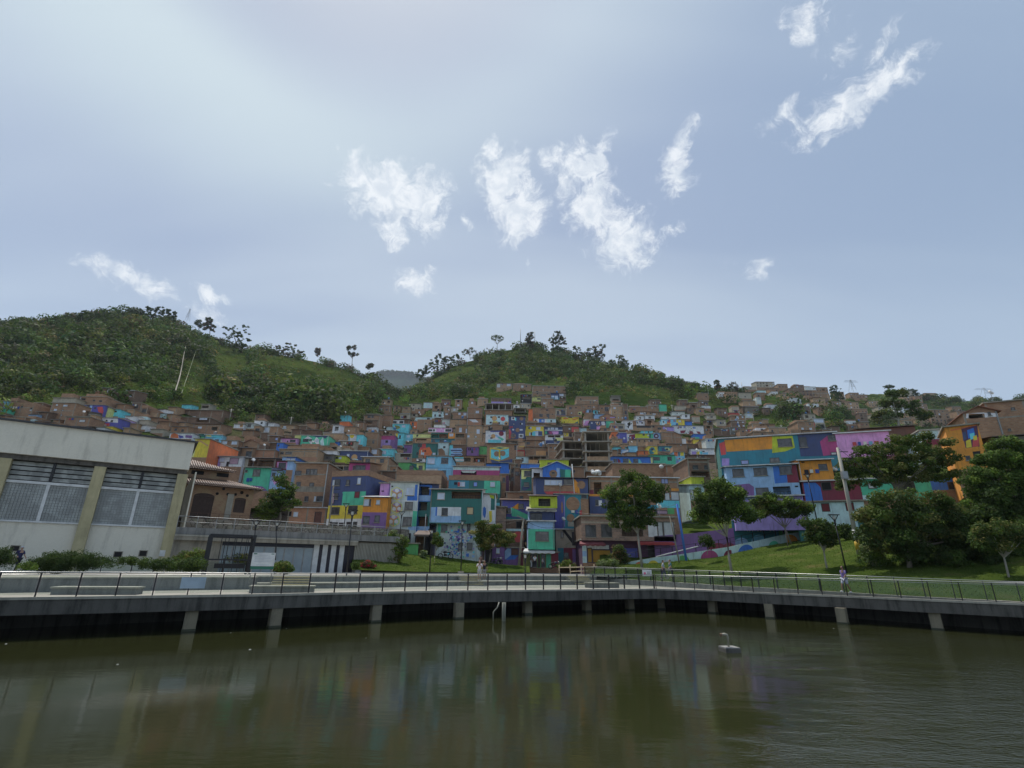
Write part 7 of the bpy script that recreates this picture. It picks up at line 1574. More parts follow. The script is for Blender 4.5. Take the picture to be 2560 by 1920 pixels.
mast(470, 772, 795, 'lattice mast on the left ridge', 1.4)
mast(2130, 950, 970, 'lattice pylon on the bald right hill', 2.2, True, 'pylon', 'pylon')
mast(2463, 970, 987, 'distant wide armed pylon on the right skyline', 4, True, 'pylon', 'pylon')
mast(1770, 962, 975, 'thin pole on the right skyline', .4, False); mast(1856, 956, 974, 'short pole on the skyline left of the ridge houses', .4, False)
# fence of bamboo poles in front of the shop
for j, (x0, y0, x1, y1) in enumerate(((1398,1419,1490,1417),(1425,1429,1470,1427))):
    a = at(x0, y0, 66); b = at(x1, y1, 65); m = MB(); m.tube([a, b], .06, plain('bamboo', (.62, .5, .33), .7, 0, 2), 6); 
    if j == 0:
        for t in (0, .3, .6, .95): p = a.lerp(b, t); m.tube([p-Vector((0, 0, 1.1)), p+Vector((0, 0, .3))], .05, plain('bamboo', (.62, .5, .33), .7, 0, 2), 6)
    tag(m.build('bamboo_fence'), ['rough bamboo fence rail with posts before the maroon ground floor', 'lower loose bamboo rail in front of the fence'][j], 'fence')
# awnings
def awning(reg, x0, yt, x1, yb, D, label, m_, out=1.3):
    P = at(*px(reg, (x0+x1)/2, yb), D-out); f = Fac(P, 0, reg); a, b, c, d = f.rect(x0, yt, x1, yb); t = at(*px(reg, (x0+x1)/2, yt), D).z-P.z
    m = MB(); n_ = 10; e = (b-a)*.06
    for i in range(n_):
        u0, u1 = a+(b-a)*i/n_, a+(b-a)*(i+1)/n_; k0 = a+e+(b-a-2*e)*i/n_; k1 = a+e+(b-a-2*e)*(i+1)/n_
        m.face([(u0, 0, 0), (u1, 0, 0), (k1, out, t), (k0, out, t)], m_); m.face([(u0, 0, -.18-.08*(i % 2)), (u1, 0, -.18-.08*((i+1) % 2)), (u1, 0, 0), (u0, 0, 0)], m_)
    o = m.build('awning'); o.location = P; tag(o, label, 'awning')
awning('C', 418, 1300, 905, 1345, 73, 'white shop awning under the teal storey', M_WHITE)
awning('C', 455, 678, 935, 705, 74, 'pale sheet canopy under the yellow green attic', M_TINW)
awning('D', 262, 1250, 612, 1285, 69.4, 'dark red awning over the ochre shutters', plain('awning_red_dark', (.20, .05, .06), .8, 0, 1))
awning('D', 1035, 1245, 1548, 1275, 69.4, 'bright red scalloped awning right of the centre tree', plain('awning_red', (.42, .06, .06), .8, 0, 1))
awning('K', 1240, 500, 1640, 525, 79, 'thin brown sheet roof over the brown door house', M_TINB, .9)
awning('A', 1690, 1142, 1930, 1205, 69, 'brown corrugated porch roof of the dark shack', M_TINB, 2.0)
m = MB(); P = at(*px('A', 1740, 1480), 69); 
H('A', 1700, 1205, 1880, 1490, 'black', 'dark open shack under the brown corrugated porch', 'o 1720 1230 1860 1485', '', D=70, dp=4, roof='slab')
H('A', 1562, 1352, 1748, 1462, 'green', 'small green gate wall beside the dark shack', '', '', D=66, dp=.4, roof='slab', name='gate_wall', cat='wall', base=.6)
# water tanks, rubble sacks
for i, (x, y, D, r, c, lb) in enumerate([(1490,1190,79,.9,'white','heap of white sacks on the brick building roof'),(1655,1172,93,.45,'white','round white tank on the brown gallery roof'),(2300,1130,60,.5,'white','round white dish on the spreading tree side roof')]):
    P = at(x, y, D); m = MB(); rb = random.Random(i)
    for k in range(14 if 'heap' in lb else 1):
        q = r*.35 if 'heap' in lb else r; m.ball((rb.uniform(-1, 1)*r*(1 if 'heap' in lb else 0), rb.uniform(-.4, .4), q+rb.uniform(0, .8)*(.6 if 'heap' in lb else 0)), q, q, q*.8, M_WHITE, 8, 5)
    o = m.build('sack_heap' if 'heap' in lb else 'water_tank'); o.location = P; tag(o, lb, 'sacks' if 'heap' in lb else 'tank', kind='stuff' if 'heap' in lb else None)
m = MB(); m.box(-.6, .6, -.4, .4, 0, .25, M_WHITE); m.ball((.3, 0, .55), .5, .45, .4, M_WHITE, 10, 6); o = m.build('sandbag_pile'); o.location = onz(890, 1432, PZ); tag(o, 'white covered pile at the end of the store front', 'pile')
# ================================================================ foliage
def leaves_np(cent, rad, n, size, tint, shell=.55, up_bias=.25, flat=1.0, jit=.55):
    """leaf quads around clump centres: cent (m,3) rad (m,) n per clump, size (m,), tint (m,3)"""
    m = len(cent); tot = int(np.sum(n)); idx = np.repeat(np.arange(m), n)
    d = rng.normal(size=(tot, 3)); d /= np.linalg.norm(d, axis=1)[:, None]+1e-9
    r = (shell+(1-shell)*rng.random(tot)**.6)
    dd = d.copy(); dd[:, 2] *= flat
    P = cent[idx]+dd*(rad[idx]*r)[:, None]
    nrm = d+rng.normal(size=(tot, 3))*jit; nrm[:, 2] += up_bias; nrm /= np.linalg.norm(nrm, axis=1)[:, None]+1e-9
    a = np.cross(nrm, rng.normal(size=(tot, 3))); a /= np.linalg.norm(a, axis=1)[:, None]+1e-9; b = np.cross(nrm, a)
    s = (size[idx]*rng.uniform(.6, 1.35, tot))[:, None]; a = a*s; b = b*s*.62
    co = np.stack([P-a*.9-b*.3, P-a*.1-b, P+a, P+a*.05+b], 1).reshape(-1, 3)
    v = rng.uniform(.72, 1.32, (tot, 1)); t = tint[idx]*v; t[:, 0] *= rng.uniform(.85, 1.25, tot)
    return co, t
def leafmesh(name, parts):
    co = np.concatenate([p[0] for p in parts]); t = np.concatenate([p[1] for p in parts]); F = np.arange(len(co)).reshape(-1, 4)
    return npmesh(name, co, F, leafmat(), np.clip(t, 0, 1), smooth=False)
BARK = plain('bark', (.22, .19, .15), .9, 0, 2); BARKP = plain('bark_pale', (.36, .33, .27), .9, 0, 2)
GR0 = dict(dark=(.028, .05, .016), mid=(.048, .085, .02), bright=(.10, .165, .03), olive=(.085, .10, .03), yellow=(.17, .17, .05), grey=(.12, .16, .08), purple=(.075, .05, .045), pink=(.35, .02, .06), pine=(.024, .046, .018), rust=(.13, .085, .04))
GR = {k: tuple(min(1, q*f) for q, f in zip(v, (1.45, 1.35, 1.3))) for k, v in GR0.items()}
def tree(name, label, blobs, base, D, tints, n=2600, leaf=.16, clump=.75, trunk=.16, fork=(.45,), bark=None, group='trees around the pond', cat='tree', depth=.8, legs=(), flat=.8, kind=None):
    if D < 62: D = lawn_D(base[0], base[1], D)
    P = at(base[0], base[1], D); root = empty(name, P, 0, label, cat, group); mpp = D/FPX*.98
    cs = []; rs = []; ts = []; tot_area = sum(b[2]*b[3] for b in blobs)
    for (x, y, rx, ry) in blobs:
        c = at(x, y, D)-P; rx_, rz_ = rx*mpp, ry*mpp; ry_ = max(rx_, rz_)*depth; k = max(5, int(70*math.sqrt(n/2600)*rx*ry/tot_area))
        for _ in range(k):
            d = rng.normal(size=3); d /= np.linalg.norm(d); q = rng.uniform(.35, 1)**.5
            cs.append((c.x+d[0]*rx_*q, c.y+d[1]*ry_*q, c.z+d[2]*rz_*q)); rs.append(clump*rng.uniform(.6, 1.3)); ts.append(GR[tints[rng.integers(len(tints))]])
    cs = np.array(cs); rs = np.array(rs); ts = np.array(ts); nn = np.maximum(8, (n*(rs**2)/np.sum(rs**2))).astype(int)
    mk('crown', leafmesh('crown', [leaves_np(cs, rs, nn, np.full(len(cs), leaf), ts, .4, .3, flat)]), root)
    if trunk:
        m = MB(); cc = sum((at(b[0], b[1], D)-P for b in blobs), Vector())/len(blobs); f0 = cc*fork[0]
        starts = [Vector((0, 0, -.4))]+[at(l[0], l[1], D)-P for l in legs]
        f0.x = cc.x*.35
        for s_ in starts: m.tube([s_, s_.lerp(f0, .5)+Vector((rng.uniform(-.1, .1), 0, 0)), f0], [trunk, trunk*.8, trunk*.65], bark or BARKP, 8)
        for i in range(min(9, len(cs))):
            t = Vector(cs[rng.integers(len(cs))]); md = f0.lerp(t, .5)+Vector((0, 0, -.1*t.z*.2)); m.tube([f0, md, t], [trunk*.5, trunk*.32, trunk*.08], bark or BARKP, 5)
        m.build('trunk', root)
    if kind: root['kind'] = kind
    return root
def pxl(reg, L): s = REG[reg][2]; return [(*px(reg, b[0], b[1]), b[2]/s, b[3]/s) for b in L]
def T(reg, name, label, blobs, base, D, tints, **k):
    k['leaf'] = k.get('leaf', .16)*.80; k['n'] = int(k.get('n', 2600)*1.45)
    if name == 'hedge': k['n'] = int(k['n']*1.5); blobs = [(x, y, rx*1.15, ry*1.1) for x, y, rx, ry in blobs]
    return tree(name, label, pxl(reg, blobs), px(reg, *base), D, tints, **k)
T('K','conifer_tree','dark green layered conifer beside the colonial house',[(1210,215,60,50),(1235,300,105,55),(1190,380,150,60),(1255,450,130,60),(1140,470,150,90),(1060,540,120,90)],(1185,640),66,['mid','dark','bright','mid'],n=6500,leaf=.15,clump=.62,flat=.55,bark=BARK)
T('B','yellow_tree','low yellowish layered tree in front of the alley houses',[(1030,1060,110,60),(1150,1100,150,55),(1000,1180,150,50),(1190,1200,180,55),(1370,1230,140,60),(1050,1290,150,50),(1230,1330,190,60),(1400,1290,110,50),(1040,1400,110,40)],(1125,1600),66,['olive','yellow','olive','mid'],n=8500,leaf=.14,clump=.5,flat=.5,trunk=.12,bark=BARK)
T('D','street_tree','tallest round crowned tree in front of the brick building',[(930,350,120,70),(1000,470,270,110),(760,600,200,120),(1180,580,250,130),(950,700,300,140),(1330,620,110,90),(720,830,150,90),(1050,880,220,110),(820,980,180,90),(1160,1000,140,70),(640,760,80,80)],(1100,1605),54,['mid','dark','bright','mid'],n=13000,leaf=.15,clump=.62,trunk=.17,fork=(.5,),legs=())
T('E','street_tree','broad tree on the left edge of the lawn with a pale trunk',[(240,720,150,70),(120,800,140,80),(330,830,190,100),(130,930,150,100),(420,930,160,100),(520,1000,130,80),(250,1010,180,90),(60,1030,90,60),(300,860,230,130)],(372,1620),47,['mid','bright','mid','dark'],n=13000,leaf=.14,clump=.6,trunk=.15,fork=(.5,))
T('E','street_tree','spreading tree leaning right with twin thin trunks',[(660,880,110,50),(820,860,150,50),(960,900,130,50),(1090,940,110,50),(1160,970,70,40),(760,950,120,45),(950,1000,150,45),(680,980,100,50)],(950,1350),58,['bright','mid','olive','dark'],n=8500,leaf=.15,clump=.55,trunk=.11,legs=((1978,1360),),flat=.6,bark=BARK)
T('E','street_tree','small bushy tree above the walking woman',[(1300,1140,90,50),(1220,1160,70,45),(1380,1200,90,60),(1270,1240,110,60),(1350,1290,80,50),(1150,1100,40,25)],(1362,1590),46,['olive','mid','dark','mid'],n=5200,leaf=.13,clump=.5,trunk=.09)
T('E','shrub','small dark tree between the bushy tree and the concrete pole',[(1540,1180,60,45),(1580,1240,50,40),(1500,1220,40,30)],(1570,1290),55,['dark','mid'],n=1600,leaf=.14,clump=.45,trunk=.06)
T('F','street_tree','wide flat tree spreading in front of the pink wall',[(470,560,200,50),(720,540,200,50),(300,640,170,60),(560,650,250,60),(850,600,170,60),(180,730,150,60),(420,760,230,60),(700,740,260,60),(960,680,120,60),(150,830,130,60),(330,860,150,50),(640,840,200,40),(900,820,150,50),(90,920,50,60)],(560,1120),50,['olive','mid','olive','dark','mid'],n=17000,leaf=.14,clump=.6,trunk=.18,flat=.6,bark=BARK)
T('F','street_tree','largest dark green tree at the right side of the lawn',[(500,1060,230,90),(760,1040,250,90),(380,1200,170,100),(640,1200,270,120),(900,1180,250,120),(520,1350,220,120),(780,1380,250,130),(1020,1330,200,130),(620,1480,180,60),(300,1320,90,80)],(640,1590),44,['mid','dark','dark','olive'],n=19000,leaf=.14,clump=.68,trunk=.2,flat=.7,bark=BARK)
T('F','street_tree','tall bright green tree at the right edge of the picture',[(1385,585,105,55),(1500,570,110,60),(1310,680,90,55),(1400,700,190,80),(1250,820,105,65),(1380,850,200,90),(1550,700,110,120),(1180,900,110,60),(1340,990,180,70),(1530,900,120,120),(1230,1080,150,60),(1450,1100,170,70)],(1580,1400),40,['mid','bright','dark','mid'],n=17000,leaf=.13,clump=.6,trunk=.2,flat=.6,bark=BARK)
T('F','street_tree','small tree with a pale forked trunk at the lower right',[(1290,1290,110,60),(1420,1270,120,60),(1500,1370,90,70),(1340,1400,110,60),(1230,1380,70,50),(1560,1280,60,60)],(1462,1655),36,['mid','olive','dark'],n=5500,leaf=.10,clump=.42,trunk=.08)
T('F','thicket','dense dark thicket filling the shade between the large trees',[(1420,1000,200,90),(1560,1150,140,110),(1350,1100,160,80),(1560,1350,100,120),(1430,1300,140,90),(1100,1230,150,90),(1260,1180,130,80),(1130,1380,160,90),(1300,1480,160,60),(1480,1480,140,70),(900,1500,180,60),(1080,1540,180,50)],(1200,1560),46,['dark','mid','dark','mid'],n=15000,leaf=.15,clump=.6,trunk=0,flat=.7)
T('F','shrub','light green bush at the foot of the tall concrete pole',[(330,1450,90,50),(280,1510,70,40),(400,1530,80,40)],(340,1585),44,['bright','mid','grey'],n=2600,leaf=.11,clump=.4,trunk=.05,flat=.7)
T('E','shrub','low bush at the left foot of the spreading twin trunk tree',[(90,1290,60,50),(150,1330,40,30)],(110,1400),60,['mid','dark'],n=900,leaf=.12,clump=.4,trunk=.05)
T('B','young_tree','thin young tree on the mound before the mosaic mural',[(305,1210,40,30),(330,1290,65,40),(370,1350,50,30),(290,1330,40,25)],(292,1605),62,['mid','bright','olive'],n=1100,leaf=.12,clump=.32,trunk=.05)
T('A','shrub','leafy bushes spilling beside the fluted wall',[(1330,1210,80,50),(1280,1290,80,60),(1440,1290,110,70),(1380,1400,110,70),(1530,1330,70,60),(1300,1460,110,60),(1460,1480,120,60),(1240,1560,110,50),(1400,1570,130,50)],(1350,1620),60,['mid','bright','grey','olive'],n=6500,leaf=.12,clump=.42,trunk=0)
T('D','shrub','pale feathery grey green bush behind the deck corner',[(640,1540,120,40),(560,1560,70,30),(720,1530,60,35)],(640,1590),56,['grey','grey','bright'],n=2400,leaf=.09,clump=.35,trunk=0)
T('D','shrub','dark bush with brownish leaves under the tallest round tree',[(780,1380,80,60),(840,1470,80,50),(720,1470,60,40)],(800,1560),58,['dark','mid','rust'],n=2200,leaf=.12,clump=.42,trunk=.05)
T('b','flower_bush','magenta flowering bush beside the fluted wall',[(885,158,45,20),(860,172,30,12),(915,170,30,14)],(885,190),54,['pink','pink','purple','mid'],n=1100,leaf=.08,clump=.25,trunk=0)
T('b','shrub','small green shrub left of the magenta bush',[(785,170,32,18)],(785,190),53,['mid','dark'],n=500,leaf=.08,clump=.25,trunk=0)
T('K','grass_clump','tall ornamental grass clump before the glass doors',[(1210,1090,80,35),(1170,1110,50,30),(1260,1115,50,30)],(1215,1155),44,['mid','bright','olive'],n=2200,leaf=.12,clump=.3,trunk=0)
T('Y','shrub','yellow flowering shrubs left of the black pavilion',[(560,900,90,40),(480,960,110,50),(600,1000,80,60),(330,960,100,50),(250,1020,130,60),(420,1060,120,50)],(420,1130),44,['yellow','bright','mid','olive'],n=3200,leaf=.08,clump=.32,trunk=0)
T('Y','shrub','yellow green shrubs behind the bars of the black pavilion',[(900,1010,120,50),(1100,1020,120,50),(1320,1000,120,60),(1450,1040,80,50)],(1150,1130),50,['yellow','olive','mid'],n=2200,leaf=.09,clump=.34,trunk=0)
T('G','hedge','clipped dark hedge in front of the hall wall',[(460,1420,100,55),(600,1400,120,45),(760,1400,120,40),(900,1430,120,40),(1030,1450,90,35),(420,1470,70,40),(560,1490,120,40),(720,1480,130,40)],(650,1540),36,['pine','dark','pine'],n=9000,leaf=.06,clump=.36,trunk=0,group=None)
T('G','hedge','round dark hedge at the left edge behind the walker',[(20,1380,70,60),(50,1430,60,50),(-60,1400,80,70)],(20,1500),36,['pine','dark'],n=2600,leaf=.06,clump=.32,trunk=0)
T('G','shrub','light green low shrub between the two dark hedges',[(250,1480,55,30),(310,1490,50,28)],(280,1530),34,['bright','mid'],n=900,leaf=.06,clump=.2,trunk=0)
T('G','hedge','dark hedge behind the upper plaza railing',[(1500,1460,100,40),(1650,1470,100,40),(1820,1480,100,40),(1930,1450,80,50),(1250,1440,60,40)],(1650,1530),38,['dark','mid','pine'],n=4200,leaf=.07,clump=.32,trunk=0)
T('A','shrub','spiky agave like plant on the mound',[(1835,1500,40,35)],(1835,1560),58,['bright','grey'],n=260,leaf=.22,clump=.25,trunk=0)
T('C','shrub','red and green plants behind the bamboo fence',[(1080,1520,60,40),(1000,1560,50,25),(1190,1560,60,25)],(1080,1600),68,['rust','mid','bright'],n=900,leaf=.1,clump=.3,trunk=0)
T('L','tree','round dark tree cluster above the left slope houses',[(980,240,60,50),(900,300,80,60),(1060,330,100,70),(900,420,90,70),(1080,450,90,60),(990,540,80,50)],(990,600),260,['pine','dark'],n=3600,leaf=.7,clump=2.4,trunk=.5,group=None)
# ---------------- skyline trees, one by one
SK = [('umbrella_tree','umbrella shaped tree alone on the left of the central hilltop',[(1243,843,17,7)],(1243,868),['pine','dark'],.3),
 ('tree','slender dark tree right of the hilltop antenna',[(1325,834,10,8),(1322,846,11,8),(1330,852,8,6)],(1325,866),['pine','purple'],.35),
 ('tree','airy tall tree on the right of the central hilltop',[(1393,833,13,8),(1380,845,12,6),(1404,845,12,7),(1392,858,14,7)],(1392,872),['pine','dark','purple'],.35),
 ('tree','large open crowned tree on the right shoulder of the central hill',[(1478,870,13,8),(1498,866,13,9),(1480,885,14,8),(1502,884,12,8)],(1490,902),['dark','purple','pine'],.4),
 ('tree','dark tree left of the large open crowned one',[(1440,872,12,9),(1452,886,14,10)],(1446,900),['pine','dark'],.4),
 ('tree','feathery bamboo like tree on the right shoulder',[(1553,893,9,10),(1564,905,10,10)],(1558,925),['dark','grey','mid'],.3),
 ('tree','bushy tree at the end of the right shoulder',[(1528,903,12,7),(1590,915,14,8),(1612,928,12,7)],(1560,935),['dark','mid'],.4),
 ('tree','reddish flat tree on the left flank of the central hill',[(1178,873,15,6),(1165,880,10,6)],(1176,892),['purple','dark'],.35),
 ('tree','tree row on the steep left flank of the central hill',[(1100,890,14,8),(1120,896,12,9),(1140,888,10,7),(1085,905,14,9)],(1110,912),['dark','pine','mid'],.4),
 ('tree','lower flank tree near the saddle',[(1050,928,12,8),(1066,918,10,8)],(1058,940),['dark','pine'],.4),
 ('palm_tree','pair of tall thin trees on the left spur skyline',[(873,868,6,5),(886,866,6,5),(874,882,3,5),(884,884,4,6),(892,884,3,3)],(880,906),['purple','pine'],.3),
 ('tree','small round tree right of the tall thin pair',[(925,908,8,4)],(925,918),['dark','purple'],.3),
 ('tree','bare reddish tree on the left spur skyline',[(795,872,7,6)],(795,886),['purple','rust'],.3),
 ('tree','big two lobed tree on the left ridge',[(575,826,16,12),(598,818,18,10),(612,840,16,16),(588,850,20,16),(602,868,14,14)],(600,882),['dark','pine','mid'],.7),
 ('tree','tall tree with gaps left of the two lobed tree',[(523,795,8,7),(518,808,7,6),(532,812,6,7)],(525,830),['pine','purple'],.4),
 ('tree','smaller round tree beside the tall tree with gaps',[(497,802,8,6)],(497,818),['dark','pine'],.35),
 ('tree','dark spruce group on the summit of the left hill',[(370,772,8,9),(385,775,8,9),(350,776,10,8),(402,770,7,9),(415,778,10,8),(330,778,12,7),(432,782,9,8)],(380,800),['pine','pine','dark'],.6),
 ('tree','broad tree with see through crown on the left ridge',[(190,788,18,7),(215,780,18,7),(235,790,16,9),(180,800,14,10),(205,805,20,12)],(205,822),['pine','dark'],.6),
 ('tree','low wide tree left of the see through crown',[(62,796,18,6),(75,806,16,8)],(68,815),['pine','dark'],.4),
 ('tree','two small flat topped trees on the far left ridge',[(118,796,9,4),(146,798,10,4)],(130,812),['purple','pine'],.35),
 ('tree','low trees on the left spur above the grass bowl',[(700,868,14,7),(728,862,14,8),(680,880,14,8),(750,878,12,7)],(715,885),['dark','purple','mid'],.4),
 ('tree','tall thin tree on the skyline between the hills on the right',[(1792,952,6,6),(1793,964,7,6),(1797,974,6,4)],(1793,984),['rust','dark'],.25),
 ('tree','arched flat topped tree left of the ridge town',[(1832,960,14,5),(1824,970,8,5),(1843,968,8,5)],(1835,982),['pine','purple'],.4),
 ('tree','round dark tree at the right end of the ridge town',[(2087,970,13,10),(2092,982,14,8)],(2090,998),['pine','dark'],.5),
 ('umbrella_tree','flat topped tree on the bald right hill',[(2222,965,12,3)],(2222,976),['pine'],.2),
 ('tree','round dark clump on the right edge of the bald hill',[(2275,975,16,5),(2255,972,9,4)],(2270,985),['pine','dark'],.4),
 ('tree','round tree on the skyline left of the arched tree',[(1740,958,8,5),(1760,970,10,4)],(1745,972),['dark','pine'],.3)]
for nm, lb, bl, ba, ti, tr in SK:
    h = hit(ba[0], ba[1]) or hit(ba[0], ba[1]+8) or hit(ba[0], ba[1]+18); D = (h.y if h else 440)
    s_ = D/430; ba = (ba[0], ba[1]+6); um = 'umbrella' in nm or 'palm' in nm or 'flat' in lb; bl = [(x, y+(2 if um else 6), rx*1.15, ry*(1.2 if um else 1.55)) for x, y, rx, ry in bl]; bl = bl if um else bl+[(x+rx*rng.uniform(-.7, .7), y+ry*.8, rx*.7, ry*.6) for x, y, rx, ry in bl]+[(x+rx*rng.uniform(-.8, .8), y-ry*.5, rx*.5, ry*.45) for x, y, rx, ry in bl]; tree(nm, lb, bl, ba, D, ti, n=int(900*max(1, len(bl)*.5)), leaf=.42*s_, clump=1.15*s_, trunk=tr, group='trees along the skyline', flat=.7, bark=BARK)
tree('tree', 'tall pale branched tree standing before the bald right hill', [(2240,985,28,10),(2215,1005,25,10),(2265,1010,30,12),(2230,1030,30,12),(2290,1030,25,12),(2205,1040,22,12),(2310,1040,18,10)], (2245,1075), 150, ['olive','grey','mid','dark'], n=5200, leaf=.34, clump=1.3, trunk=.4, group=None, flat=.6)
# ---------------- uncountable hillside vegetation
def inrect(x, y, mg):
    return any(a-mg < x < c+mg and b-mg*.6 < y < d+mg*.2 for a, b, c, d in RECTS)
def forest():
    GZ = [(770,925,150,62), (1090,935,75,55), (1150,920,60,30), (575,905,55,60), (860,960,60,50), (2200,985,120,12), (1610,985,90,25), (480,960,50,70)]
    zones = {'left_forest': [], 'centre_forest': [], 'right_forest': []}
    rr = random.Random(11)
    def add(x, y, kindtree, town):
        h = hit(x, y)
        if h is None: return
        g_ = max([1-math.sqrt(((x-a)/c)**2+((y-b)/d)**2) for a, b, c, d in GZ]+[-1])
        nz = mnoise.noise(Vector((x*.011, y*.022, 5)))+.5*mnoise.noise(Vector((x*.04, y*.07, 2)))
        s_ = h.y
        if kindtree:
            if g_ > .12 or nz < -.42: return
            r = rr.uniform(2.2, 4.8)*(1.5 if rr.random() < .16 else 1)*(1 if s_ > 200 else .6); n = 74; t = rr.choice(['pine','dark','dark','mid','dark','pine'])
            if nz < 0: t = rr.choice(['mid','dark','olive'])
            z = h.z+r*.75
        else:
            r = rr.uniform(.9, 2.3)*(1 if s_ > 200 else .6); n = 30
            t = rr.choice(['mid','olive','dark','bright','olive','rust','mid','grey']) if g_ < .12 else rr.choice(['olive','yellow','olive','mid','rust','grey'])
            if g_ > .12: r *= .62
            z = h.z+r*.45
        v_ = 1+1.5*mnoise.noise(Vector((x*.018+9, y*.035, 8))); v_ = min(1.6, max(.5, v_)); TV = v_
        if town: r *= .6; n = int(n*.7); t = rr.choice(['mid','bright','dark','mid'])
        zn = 'left_forest' if x < 1000 else ('centre_forest' if x < 1700 else 'right_forest')
        zones[zn].append(((h.x, h.y, z), r, n, r*(.17 if kindtree else .26), [q*TV*rr.uniform(.65, 1.3) for q in GR[t]]))
        if kindtree and not town and rr.random() < .6:
            for _ in range(2): zones[zn].append(((h.x+rr.uniform(-r, r), h.y+rr.uniform(-r, r), z+rr.uniform(-.4, .5)*r), r*.6, 34, r*.15, [q*rr.uniform(.8, 1.3) for q in GR[t]]))
    for k, cnt in ((1, 7600), (0, 15000)):
        for _ in range(cnt):
            x = rr.uniform(-120, 2680); yt = np.interp(x, RX, RYY)+4; yb = 1120 if x < 1650 else 1110
            y = yt+(yb-yt)*rr.random()**1.15
            if x < 520 and y > 1075: continue
            town_ = (960 < x < 1950 and y > 1000) or (x < 960 and y > 1060)
            if inrect(x, y, 5 if not k else 9): continue
            if town_ and rr.random() < .35: continue
            if any(inrect(x, y+q, 0) for q in (12, 22)) and k and not town_: 
                if rr.random() < .6: continue
            add(x, y, k, town_)
    for _ in range(900):                               # ragged tree line along the ridges
        x = rr.uniform(-120, 2680); y = np.interp(x, RX, RYY)+rr.uniform(0, 5)
        if 1225 < x < 1290 or 1860 < x < 2080 or 2100 < x < 2230: continue
        if mnoise.noise(Vector((x*.02, 7, 0))) < -.25: continue
        h = hit(x, y) or hit(x, y+5)
        if h is None: continue
        r = rr.uniform(1.8, 4.6)*(1.5 if 160 < x < 470 else (1.55 if 1290 < x < 1470 else 1.1))*(h.y/430)**.5; t = rr.choice(['pine','dark','dark','mid','purple','dark'])
        zones['left_forest' if x < 1000 else ('centre_forest' if x < 1700 else 'right_forest')].append(((h.x, h.y, h.z+r*.5), r, 90, r*.17, [q*rr.uniform(.8, 1.2) for q in GR[t]]))
    for _ in range(900):                               # gaps inside the town
        x = rr.uniform(430, 2100); y = rr.uniform(1080, 1230)
        if not inrect(x, y, 2): add(x, y, rr.random() < .3, True)
    for zn, L in zones.items():
        c = np.array([q[0] for q in L]); r = np.array([q[1] for q in L]); n = np.array([q[2] for q in L]); s = np.array([q[3] for q in L]); t = np.array([q[4] for q in L])
        o = mk(zn, leafmesh(zn, [leaves_np(c, r, n, s, t, .7, .15, .85, .32)])); tag(o, {'left_forest': 'mixed trees and scrub covering the left hill', 'centre_forest': 'mixed trees and scrub covering the central hill', 'right_forest': 'mixed trees and scrub covering the right slopes'}[zn], 'forest', kind='stuff')
forest()
def far_wood():
    c = []; 
    for _ in range(700):
        x = rng.uniform(830, 1180); y = 950-22*math.exp(-((x-1000)/60)**2)-10*math.exp(-((x-950)/30)**2)+abs(rng.normal(0, 14)); c.append(tuple(at(x, y, 2580)))
    c = np.array(c); n = len(c); tag(mk('far_wood', leafmesh('far_wood', [leaves_np(c, rng.uniform(7, 13, n), np.full(n, 26), np.full(n, 4.5), np.tile([[.045, .075, .035]], (n, 1)), .5, .4, .8)])), 'dense wood on the distant ridge in the saddle', 'forest', kind='stuff')
far_wood()
